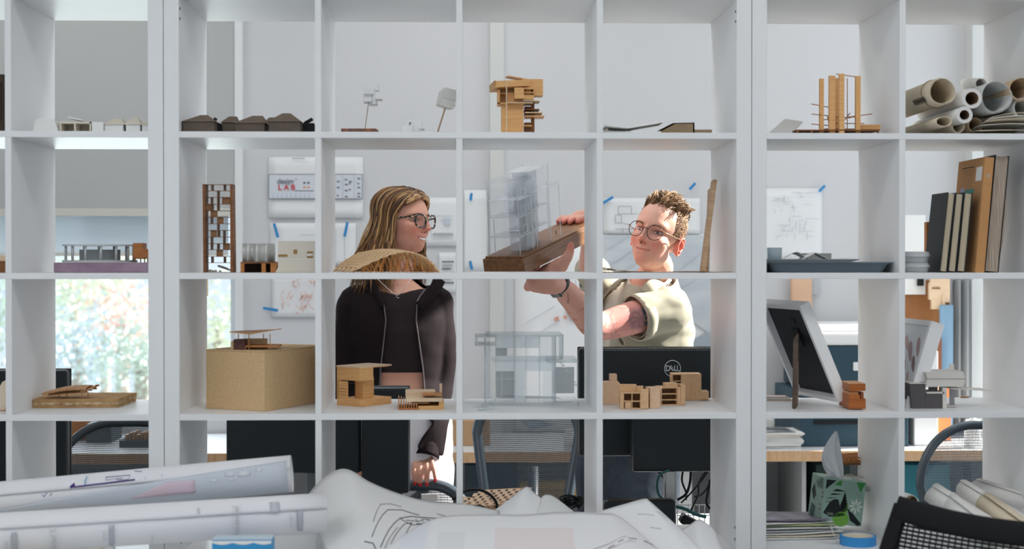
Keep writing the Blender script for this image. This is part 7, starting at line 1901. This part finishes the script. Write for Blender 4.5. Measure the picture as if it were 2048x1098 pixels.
for hx, s in ((752, -1), (850, 1)):
    a = V((L3(hx-8*s, 1150).x, .02, .042)); q = limb([a, a+V((.012*s, -.10, -.004)), a+V((.016*s, -.17, -.010))], [.044, .042, .030], 14)
    q.v = [V((p.x, p.y, max(.002, p.z))) for p in q.v]; q.build('shoe', SHOE, woman, smooth=True)
# necklace
SIL = mat('silver', (205, 205, 205), rough=.25, metal=.9)
cb = MB(); P = spline([L3(753, 556, YB-.105), L3(772, 574, YB-.122), L3(789, 588, YB-.135), L3(795, 590.5, YB-.136), L3(801, 587, YB-.135), L3(812, 573, YB-.124), L3(822, 556, YB-.105)], 6)
nk = cb.tube(P, .0010, 6).build('necklace', SIL, woman, smooth=True)
c = L3(796, 592.5, YB-.139); MB().tube([c+V((.0055*math.cos(R(a)), 0, .0055*math.sin(R(a))))for a in range(60, 330, 15)], .0012, 6).build('pendant', SIL, nk, smooth=True)
# ---------------------------------------------------------------- the spiky-haired person holding the model
YM = 1.08
man = thing('person', 'person with short spiky hair, round wire glasses and tattooed arm lifting the acrylic model', 'person', (at(1270, 600, 1.15).x, 1.15, 0))
ML_ = V(man.location)
def M3(px, py, Y=YM): return at(px, py, Y)-ML_
HM = Head(False, 6.5)
MMl = Matrix.Translation(-ML_) @ headframe((0, -.075, .1115), at(1296, 460, .965), R(-31), R(15), R(2), 1.02)
# the wooden base with the clear tower comes first: the hands close on it
A0 = at(1046, 514, .45)
ud = (at(1168, 456, .75)-A0).normalized(); wdir = V((-ud.y, ud.x, 0)).normalized(); nd_ = ud.cross(wdir).normalized()
if nd_.z < 0: nd_ = -nd_
BL, BW, BH = .46, .135, .048
base_t = thing('acrylic_tower_model', 'clear acrylic tower model on a dark walnut block, held up in both hands', 'architectural model', A0)
MB_ = Matrix((ud, wdir, nd_)).transposed().to_4x4()
def bb(a, b_, nm, m, bev=0):
    if nm in ('lower_block', 'upper_step'):
        o = MB().box(a, b_).build(nm, m, base_t, bevel=bev); o.matrix_local = MB_; return o
    q = MB(); q.M = Matrix((ud, wdir, (nd_*.40+V((0, 0, 1))*.60).normalized()*.96)).transposed().to_4x4(); q.box(a, b_); return q.build(nm, m, base_t, bevel=bev)
WAL = wood('walnut_block', (140, 98, 64), (114, 76, 48), 4, (2, 26, 26), .45)
bb((0, 0, -BH), (BL, BW, -.006), 'lower_block', WAL, .0012); bb((.006, .006, -.006), (BL-.006, BW-.006, 0), 'upper_step', WAL, .0008)
GA = clear('tower_acrylic', (254, 254, 255), .12, .05); GE = clear('tower_acrylic_edge', (252, 253, 254), .16, .40); GF = clear('tower_frosted', (252, 253, 254), .06, .30)
h1, h2, h3, h4 = .052, .110, .160, .215
for z in (h1, h2, h3):
    bb((.02, .018, z), (.098, BW-.012, z+.0022), 'floor_plate', GE); bb((.098, .018, z+.006), (.20, BW-.03, z+.0082), 'floor_plate', GE)
bb((.02, .02, h4), (.09, BW-.015, h4+.002), 'roof_plate', GA); bb((.10, .03, h4+.012), (.20, BW-.03, h4+.014), 'roof_plate', GE)
for x, y, z1 in ((.02, .02, .2), (.02, BW-.014, .225), (.095, .02, .16), (.12, .02, .2), (.20, .02, .235), (.20, BW-.03, .235), (.26, .02, .17), (.26, .06, .17), (.05, BW-.014, .1)):
    bb((x, y, 0), (x+.0022, y+.0022, z1), 'upright', GE)
for x in (.075, .125): bb((x, .03, 0), (x+.002, .085, .215), 'core_wall', GF)
bb((.075, .03, 0), (.127, .032, .205), 'core_wall', GF); bb((.13, .045, .10), (.175, .047, .225), 'core_wall', GF); bb((.13, .047, .10), (.132, .1, .225), 'core_wall', GF); bb((.175, .047, 0), (.177, .1, .225), 'core_wall', GF)
bb((.02, .02, .0), (.022, BW-.014, .2), 'outer_wall', GA); bb((.2, .02, 0), (.202, BW-.03, .23), 'outer_wall', GA); bb((.02, BW-.014, 0), (.20, BW-.012, .22), 'outer_wall', GA); bb((.202, .02, .16), (.26, .022, .172), 'outer_beam', GE)
bb((.10, .06, .0), (.165, .062, .10), 'printed_wall', clear('print_film', (236, 230, 232), .05, .3)); 
for k, (x, z, w_, h_) in enumerate(((.115, .075, .016, .014), (.13, .02, .008, .02), (.15, .07, .005, .02), (.14, .035, .006, .012), (.155, .02, .006, .008), (.12, .045, .006, .01))):
    bb((x, .0592, z), (x+w_, .0598, z+h_), 'printed_figure', [mat('brown_print', (140, 100, 84)), mat('grey_print_dark', (96, 96, 100))][k % 2])
for k in range(10): bb((.085, .035+.004*k, .06+.0055*k), (.12, .04+.004*k, .0615+.0055*k), 'stair_tread', GE)
for x, z in ((.035, .118), (.05, .118), (.035, .168), (.04, .06)): 
    for a, c in (((x, .018, z), (x+.026, .0195, z+.0015)), ((x, .018, z+.022), (x+.026, .0195, z+.0235)), ((x, .018, z), (x+.0015, .0195, z+.0235)), ((x+.0245, .018, z), (x+.026, .0195, z+.0235))): bb(a, c, 'window_frame', GE)
for k, (x, y) in enumerate(((.03, .03), (.285, .05))):
    q = MB(); q.M = MB_; q.tube([(x, y, 0), (x, y, .012)], .0012, 6); q.build('tiny_figure', MONB2, base_t)
nt_ = (nd_*.40+V((0, 0, 1))*.60).normalized(); MT_ = Matrix((ud, wdir, nt_)).transposed().to_4x4()
def onb(u, w_, n): return A0+ud*u+wdir*w_+nd_*n-ML_
# body
sl_, sr_ = M3(1338, 618, 1.00), M3(1222, 606, 1.30)
el_m, wr_m = M3(1196, 652, .86), M3(1117, 568, .66)
yawb = math.atan2((sl_-sr_).y, (sl_-sr_).x)
tm = [(M3(1254, 1000, 1.27), .165, .125), (M3(1256, 905, 1.26), .165, .125), (M3(1268, 800, 1.21), .158, .122), (M3(1278, 720, 1.16), .168, .122), (M3(1284, 660, 1.15), .176, .122), (M3(1284, 622, 1.15), .170, .110), (M3(1286, 596, 1.14), .145, .090), (M3(1292, 572, 1.125), .085, .070), (M3(1298, 556, 1.11), .058, .058)]
hc = MMl @ V((0, .022, .035))
parts = [torso(tm, yaw=yawb), limb([M3(1288, 596, 1.13), M3(1300, 566, 1.11), M3(1316, 536, 1.07), hc], [.060, .057, .050, .046])]
parts.append(limb([sl_, sl_.lerp(el_m, .5), el_m, el_m.lerp(wr_m, .35), el_m.lerp(wr_m, .7), wr_m], [.058, .053, .044, .046, .037, .030], 18))
# left hand below the block: palm up, thumb on the near face
hl = M3(1090, 566, .585); pl_ = M3(1074, 561, .56)
q = MB(); q.ball((0, 0, 0), (.040, .034, .028), 20, 14); q.v = [p+hl for p in q.v]; hand = [q]
hand.append(limb([wr_m, M3(1104, 566, .61), hl, M3(1070, 567, .57)], [.031, .034, .033, .027], 16))
hand.append(limb([hl, M3(1106, 538, .585)], [.028, .024], 12))
for k in range(4):
    a = M3(1068-4*k, 566+3*k, .56+.025*k); k1 = onb(.09+.028*k, .06, -BH-.012); k2 = onb(.095+.028*k, .105, -BH-.010); k3 = onb(.10+.028*k, .142, -BH+.012)
    hand.append(limb([a, k1, k2, k3], [.014, .0105, .0098, .0085], 10))
tb = onb(.155, -.016, -BH+.004)
tip = M3(1142, 488, .545); tipw = onb(.235, -.010, -.016)
th_pts = [M3(1096, 550, .60), M3(1117, 534, .58), M3(1133, 517, .562), M3(1140, 503, .556), M3(1141.5, 491, .556)]
hand.append(limb(th_pts, [.032, .025, .0160, .0125, .0100], 14))
# right hand over the far end
er_, wr_r2 = M3(1186, 552, 1.20), M3(1180, 480, 1.0)
parts.append(limb([sr_, er_, wr_r2], [.055, .045, .030], 14))
ph2 = onb(BL+.035, BW*.55, -.005); hand.append(limb([wr_r2, ph2], [.030, .026], 12))
q = MB(); q.ball((0, 0, 0), (.042, .022, .034), 16, 12); q.v = [p+ph2 for p in q.v]; hand.append(q)
for k in range(4):
    w_ = BW-.014-.023*k; ln = (.036, .044, .046, .038)[k]
    hand.append(limb([ph2+wdir*(.028-.019*k), onb(BL+.014, w_, .008), onb(BL-.010, w_, .0135), onb(BL-ln, w_-.002, .0085)], [.013, .0105, .0100, .0082], 10))
for s, hx in ((-1, 1212), (1, 1298)):
    parts.append(limb([M3(hx, 960, 1.27), M3(hx, 1150, 1.27), V((M3(hx, 1150, 1.27).x, .12, .09))], [.086, .064, .042]))
    a = V((M3(hx, 1150, 1.27).x, .12, .05)); parts.append(limb([a, a+V((-.05, -.14, -.02))], [.038, .026]))
SK2 = skinmat('skin_light', (234, 182, 162))
el_w, sl_w, wr_w = el_m, sl_, wr_m
def mcol(A):
    C_ = np.tile(np.array(lin((230, 172, 152))[:3]), (len(A), 1))
    def seg(A, p, q):
        p, q = np.array(p), np.array(q); d = q-p; L = np.linalg.norm(d); d = d/L; t = (A-p)@d; r = A-p-t[:, None]*d; return t/L, r
    def put(col, w):
        w = np.clip(w, 0, 1)[:, None]; C_[:] = C_*(1-w)+np.array(lin(col)[:3])*w
    t, r = seg(A, sl_w, el_w); dist = np.linalg.norm(r, axis=1); on_ = (dist < .075)*(t > .25)*(t < 1.05)
    z = r[:, 2]; n1 = np.array([pnoise(V(p)*55) for p in A]) if len(A) < 90000 else np.zeros(len(A)); n2 = np.array([pnoise(V(p)*26+V((7, 1, 3))) for p in A])
    u = (t-.55)/.20; v = z/.040                                     # blue-green flower by the sleeve
    rr = np.sqrt(u*u+v*v); an = np.arctan2(v, u)
    put((86, 116, 130), on_*np.clip((1-rr)*3, 0, 1)*(.55+.45*(np.cos(an*7+rr*6) > -.1)))
    put((44, 66, 80), on_*np.clip(1-np.abs(rr-.55-.12*np.cos(an*7))/.10, 0, 1)*.8)
    put((176, 76, 70), on_*(t > .62)*np.clip(1-np.abs(n2-.05)/.07, 0, 1)*.8)
    put((80, 74, 92), on_*(t > .55)*np.clip(1-np.abs(n2-.17)/.035, 0, 1)*.85)
    put((226, 150, 150), on_*(t > .5)*(n1 > -.05)*.5)
    put((200, 110, 90), on_*(n1 > .22)*.75)
    put((132, 88, 120), on_*(t < .5)*(rr > 1)*np.clip(1-np.abs(n1+.1)/.08, 0, 1)*.6)
    t, r = seg(A, el_w, wr_w); dist = np.linalg.norm(r, axis=1); on_ = (dist < .06)*(t > .02)*(t < .98); z = r[:, 2]
    put((196, 92, 70), on_*(t < .62)*np.clip(1-np.abs(n2-.02)/.06, 0, 1)*.9)
    put((70, 56, 60), on_*(t < .62)*np.clip(1-np.abs(n2-.095)/.022, 0, 1)*.85)
    put((80, 70, 74), on_*np.clip(1-np.abs(z+.022-.10*(t-.86))/.0018, 0, 1)*(np.abs(t-.86) < .07)*.8)
    # ruddy finger tips and thumb
    for p in (th_pts[-1], onb(BL-.04, BW-.014, .008), onb(BL-.045, BW-.037, .008), onb(BL-.045, BW-.06, .008), onb(BL-.04, BW-.083, .008)):
        d = np.linalg.norm(A-np.array(p), axis=1); put((222, 130, 116), np.clip(1.4-d/.02, 0, .8))
    return C_
hv = [MMl @ V(p) for p in HM.V]
# ear on each side joins the head
def ear_mesh(sx):
    b = MB(); n = 22; outer = []; 
    for k in range(n):
        a = 2*math.pi*k/n; rx_, rz_e = .0165, .0315; y = rx_*math.cos(a)*(1.0 if math.sin(a) > -.2 else .72); z = rz_e*math.sin(a)
        outer.append((y+.004*math.sin(a), z))
    base_ = V((sx*.0715, .014, .0905))
    def P(y, z, o): return base_+V((sx*(o+.20*(y+.016)), y, z))
    rings = [[P(y*.80, z*.80, -.006) for y, z in outer], [P(y*.98, z*.98, .004) for y, z in outer], [P(y*1.0, z*1.0, .0085) for y, z in outer], [P(y*.88, z*.90, .0105) for y, z in outer], [P(y*.74, z*.78, .0065) for y, z in outer], [P(y*.50, z*.55-.001, .0045) for y, z in outer], [P(y*.26-.003, z*.32-.002, .0005) for y, z in outer]]
    vs = [p for r in rings for p in r]; fs = [(i*n+k, i*n+(k+1) % n, (i+1)*n+(k+1) % n, (i+1)*n+k) for i in range(len(rings)-1) for k in range(n)]+[tuple((len(rings)-1)*n+k for k in range(n))]
    b.add(vs, fs)
    b.tube([P(.010, -.002, .0085), P(.006, .012, .010), P(-.002, .019, .009)], [.0022, .0028, .0016], 6)
    b.tube([P(.009, -.006, .008), P(.004, -.016, .009), P(-.006, -.013, .009)], [.002, .0026, .003], 6)
    return b
ev, ef, ec = list(hv), list(HM.F), HM.colour((234, 180, 160), (210, 124, 116), (232, 142, 124), (160, 124, 98), .100)
for sx in (-1, 1):
    e = ear_mesh(sx); o = len(ev); ev += [MMl @ p for p in e.v]; ef += [tuple(i+o for i in f) for f in e.f]
    ec = np.vstack([ec, np.tile(np.array(lin((232, 150, 134))[:3]), (len(e.v), 1))])
mbody = join_body('body', parts+hand, .0035, SK2, man, 3, (ev, ef, ec), mcol)
add_face(HM, MMl, man, (86, 102, 108), (140, 104, 74), .0010, (-.45, -.5), (110, 84, 70), .0044, -.002)
RING_ = mat('nose_ring', (60, 56, 54), rough=.3, metal=.8)
c = MMl @ V((0, -.0985, .0690)); MB().tube([c+V((.0040*math.cos(R(a)), 0, .0045*math.sin(R(a)))) for a in range(170, 380, 15)], .0007, 6).build('nose_ring', RING_, man, smooth=True)
# thumb nail
tn = th_pts[-1]; b = MB(); b.ball((0, 0, 0), (.0062, .0016, .008), 12, 8); b.v = [p+tn+V((.001, -.0088, .003)) for p in b.v]; b.build('finger_nail', mat('bare_nail', (226, 140, 124), rough=.3), man, smooth=True)
# hair
G1 = mat('short_hair_brown', (138, 110, 84), rough=.5); G2 = mat('short_hair_blond', (186, 154, 118), rough=.5); G3 = mat('short_hair_dark', (98, 76, 58), rough=.55)
b = MB(); rnd = random.Random(4)
def hairline(az):        # lower edge of the longer hair: high over the brow, low at the crown
    return 50+8*math.cos(az) if math.cos(az) > 0 else 50-12*abs(math.cos(az))
def top(u, v):
    az = 2*math.pi*u; el = lerp(R(90), R(hairline(az)+3), v)
    d = (math.sin(az)*math.cos(el), -math.cos(az)*math.cos(el), math.sin(el)); return MMl @ HM.near(d, .011*(1-v**2)+.001)
b.mat(0).grid(top, 40, 10)
for c_ in range(190):               # tousled tufts that meet at their tips
    az = rnd.uniform(0, 2*math.pi); el = R(lerp(hairline(az), 90, rnd.random()**.8)); d = V((math.sin(az)*math.cos(el), -math.cos(az)*math.cos(el), math.sin(el)))
    sw = V((.55+rnd.gauss(0, .35), .45+rnd.gauss(0, .35), .35+rnd.gauss(0, .2))); dr = (d*.62+sw*.75).normalized(); L = rnd.uniform(.018, .031)*(1.2 if d.z > .82 else .75)
    tipp = HM.near(d, .002)+dr*L+V((rnd.gauss(0, .004), rnd.gauss(0, .004), -.003)); mi = rnd.choices((0, 1, 2), (5, 4, 2))[0]
    for k in range(11):
        d2 = (d+V((rnd.gauss(0, .07), rnd.gauss(0, .07), rnd.gauss(0, .05)))).normalized(); p = HM.near(d2, .001); e = tipp+V((rnd.gauss(0, .003), rnd.gauss(0, .003), rnd.gauss(0, .003)))
        mid = p.lerp(e, .5)+d2*.006
        pts = [MMl @ q for q in (p, p.lerp(mid, .6)+d2*.002, mid.lerp(e, .4), e)]
        b.mat(mi if k % 3 else rnd.randrange(3)).tube(pts, [.0018, .0017, .0012, .0003], 4)
for k in range(2600):               # clipped sides and nape
    az = rnd.choice((-1, 1))*R(rnd.uniform(66, 180)); el = R(rnd.uniform(-24 if abs(az) > R(112) else (8 if abs(az) < R(90) else -4), 54)); d = V((math.sin(az)*math.cos(el), -math.cos(az)*math.cos(el), math.sin(el)))
    p = HM.near(d, -.0005); g = max(0, el/R(54)); dr = (d*(.22+.4*g)+V((.1, .55, -.5+.6*g))).normalized(); L = rnd.uniform(.004, .007)*(1+1.1*g)
    b.mat(rnd.choices((0, 1, 2), (5, 4, 2))[0]).tube([MMl @ p, MMl @ (p+dr*L)], [.0010, .0003], 4)
b.build('hair', [G1, G2, G3], man, smooth=True)
# round wire glasses
WIR = mat('dark_wire', (70, 62, 56), rough=.3, metal=.6); GLD = mat('gold_wire', (190, 160, 130), rough=.3, metal=.7)
gb = MB(); yG = -.0955
for sx in (-1, 1):
    gb.tube(rim(HM, MMl, sx*.0325, .1065, .0245, .0235, .98, 0, yG, wrap=.10), .0011, 8, closed=True)
gb.tube([MMl @ V((x, yG-.002-.001*math.cos(x*200), .113+.002*math.cos(x*180))) for x in (-.0085, -.004, 0, .004, .0085)], .0012, 8)
go = gb.build('glasses', WIR, man, smooth=True)
for sx in (-1, 1):
    tp = [V((sx*.0565, yG+.006, .114)), V((sx*.0685, yG+.016, .114)), V((sx*.0775, -.03, .112)), V((sx*.0785, .008, .112)), V((sx*.079, .022, .104))]
    MB().tube([MMl @ p for p in spline(tp, 5)], .0013, 8).build('temple', GLD, go, smooth=True)
    P = rim(HM, MMl, sx*.0325, .1065, .0243, .0233, .98, 0, yG, wrap=.10); c = sum(P, V())/len(P)
    MB().add([c]+P, [(0, 1+k, 1+(k+1) % len(P)) for k in range(len(P))]).build('lens', LENS, go, smooth=True)
# watch
dfo = (wr_m-el_m).normalized(); wc = wr_m+dfo*.010; side_ = dfo.cross(V((0, 0, 1))).normalized(); upv = side_.cross(dfo).normalized()
ringw = lambda off, rr: [wc+dfo*off+side_*(rr*math.cos(2*math.pi*k/28))+upv*(rr*math.sin(2*math.pi*k/28)) for k in range(28)]
vs = ringw(-.013, .0345)+ringw(.013, .0335); wat = MB().add(vs, [(k, (k+1) % 28, 28+(k+1) % 28, 28+k) for k in range(28)]).build('watch', mat('watch_strap', (26, 30, 34), rough=.5), man, smooth=True, solid=.003)
fn = (V((-.25, -.62, -.75))); fn = (fn-dfo*fn.dot(dfo)).normalized(); sv = dfo.cross(fn); fc = wc+fn*.036
q = MB(); q.M = Matrix((sv, dfo, fn)).transposed().to_4x4(); q.M.translation = fc; q.box((-.016, -.018, -.005), (.016, .018, .006)); q.build('watch_case', MONB2, wat, bevel=.003)
q = MB(); q.M = Matrix((sv, dfo, fn)).transposed().to_4x4(); q.M.translation = fc; q.box((-.012, -.014, .006), (.012, .014, .0066)); q.build('watch_screen', mat('watch_glass', (58, 66, 74), rough=.08, spec=.8), wat)
# clothes
TEE = mat('cream_tshirt', (226, 218, 204), rough=.9); SHI = mat('sage_shirt', (182, 178, 160), rough=.9, spec=.15); JEAN = mat('dark_denim', (44, 54, 66), rough=.9, var=.25, vscale=60)
cyb, syb = math.cos(yawb), math.sin(yawb)
def bl(p):      # body-turned coordinates about the chest
    c = M3(1284, 660, 1.15); d = p-c; return V((d.x*cyb+d.y*syb, -d.x*syb+d.y*cyb, d.z))
tt_ = [(c, a+.005, d+.006) for c, a, d in tm]
neck_p = M3(1262, 564, 1.06)
def keept(p):
    X, Y_ = pxof(p+ML_)
    if p.z > M3(1290, 556, 1.1).z+.004: return False
    return Y_ < 890 and (p-M3(1300, 535, 1.06)).length > .078
cloth('t_shirt', [torso(tt_, yaw=yawb)], .006, TEE, man, keept, 4, .0025, 13, .003, 2)
MB().tube([M3(1300, 553, 1.085)+V((.072*math.cos(2*math.pi*k/30)*.9, .070*math.sin(2*math.pi*k/30), -.012-.030*max(0, -math.sin(2*math.pi*k/30+.5)))) for k in range(30)], .0055, 8, closed=True).build('t_shirt_collar', TEE, man, smooth=True)
ts = [(c, a+.016, d+.026) for c, a, d in tm]; ts[-1] = (ts[-1][0]+V((0, 0, .008)), .080, .078); ts[-2] = (ts[-2][0], .112, .092)
cuffL = sl_.lerp(el_m, .46)
def keeps(p):
    b_ = bl(p); X, Y_ = pxof(p+ML_)
    if p.z < M3(1250, 903, 1.2).z: return False
    if p.z > M3(1300, 552, 1.1).z and (p-M3(1300, 552, 1.1)).length < .095: return False
    if (p-er_).length < .055: return False
    if (p-M3(1304, 536, 1.07)).length < .085: return False
    w0 = .030+.022*max(0, min(1, (b_.z+.05)/.2))
    ar = er_-sr_; tr_ = max(0, min(1, (p-sr_).dot(ar)/ar.length_squared)); in_r = (p-sr_-ar*tr_).length < .088
    if b_.y < 0 and -w0-.012 < b_.x < w0 and (p-sl_).length > .11 and not in_r: return False
    a = (el_m-sl_); t_ = (p-sl_).dot(a)/a.length_squared
    if t_ > .5 and ((p-sl_)-a*t_).length < .12 and b_.x > .08: return False
    return True
sleeveL = limb([sl_, sl_.lerp(el_m, .25), sl_.lerp(el_m, .60)], [.074, .070, .068], 20); sleeveR = limb([sr_, sr_.lerp(er_, .5), er_.lerp(wr_r2, .12)], [.070, .066, .060], 18)
sh = cloth('shirt', [torso(ts, yaw=yawb), sleeveL, sleeveR], .006, SHI, man, keeps, 5, .0065, 11, .0035, 11)
ax = (el_m-sl_).normalized(); s1_ = ax.cross(V((0, 0, 1))).normalized(); s2_ = s1_.cross(ax)
cc = sl_.lerp(el_m, .42)+V((0, 0, -.004))
rg = lambda o, r_: [cc+ax*o+s1_*(r_*math.cos(2*math.pi*k/32)*(1+.03*math.sin(k*1.3)))+s2_*(r_*math.sin(2*math.pi*k/32)*(1+.04*math.sin(k*.9+1))) for k in range(32)]
vs = rg(-.018, .066)+rg(-.016, .071)+rg(.018, .073)+rg(.020, .068); MB().add(vs, [(i*32+k, i*32+(k+1) % 32, (i+1)*32+(k+1) % 32, (i+1)*32+k) for i in range(3) for k in range(32)]).build('rolled_cuff', SHI, sh, smooth=True, solid=.004)
# shirt collar leaves
for pts, off in (([(1330, 548, 1.16), (1308, 556, 1.06), (1290, 566, .985), (1282, 584, .965)], V((.045, -.02, -.028))), ([(1300, 545, 1.20), (1262, 552, 1.12), (1242, 562, 1.07), (1232, 580, 1.06)], V((-.045, -.015, -.030)))):
    P = spline([M3(*p) for p in pts], 6); MB().grid(lambda u, v: P[int(u*(len(P)-1))]+off*v*(.5+.5*u)+V((0, 0, .010*math.sin(math.pi*v))), 14, 6).build('collar', SHI, sh, smooth=True, solid=.003)
tj = [(c, a+.008, d+.008) for c, a, d in tm[:3]]
lg = [limb([M3(hx, 930, 1.27), M3(hx, 1150, 1.27), V((M3(hx, 1150, 1.27).x, .12, .12))], [.105, .085, .07], 18) for hx in (1212, 1298)]
cloth('jeans', [torso(tj, yaw=yawb)]+lg, .007, JEAN, man, lambda p: .10 < p.z < M3(1250, 850, 1.2).z, 5, .003, 14, .003, 4)
for hx in (1212, 1298):
    a = V((M3(hx, 1150, 1.27).x, .13, .042)); q = limb([a, a+V((-.035, -.10, -.004)), a+V((-.055, -.16, -.010))], [.044, .042, .030], 14)
    q.v = [V((p.x, p.y, max(.002, p.z))) for p in q.v]; q.build('shoe', MONB2, man, smooth=True)
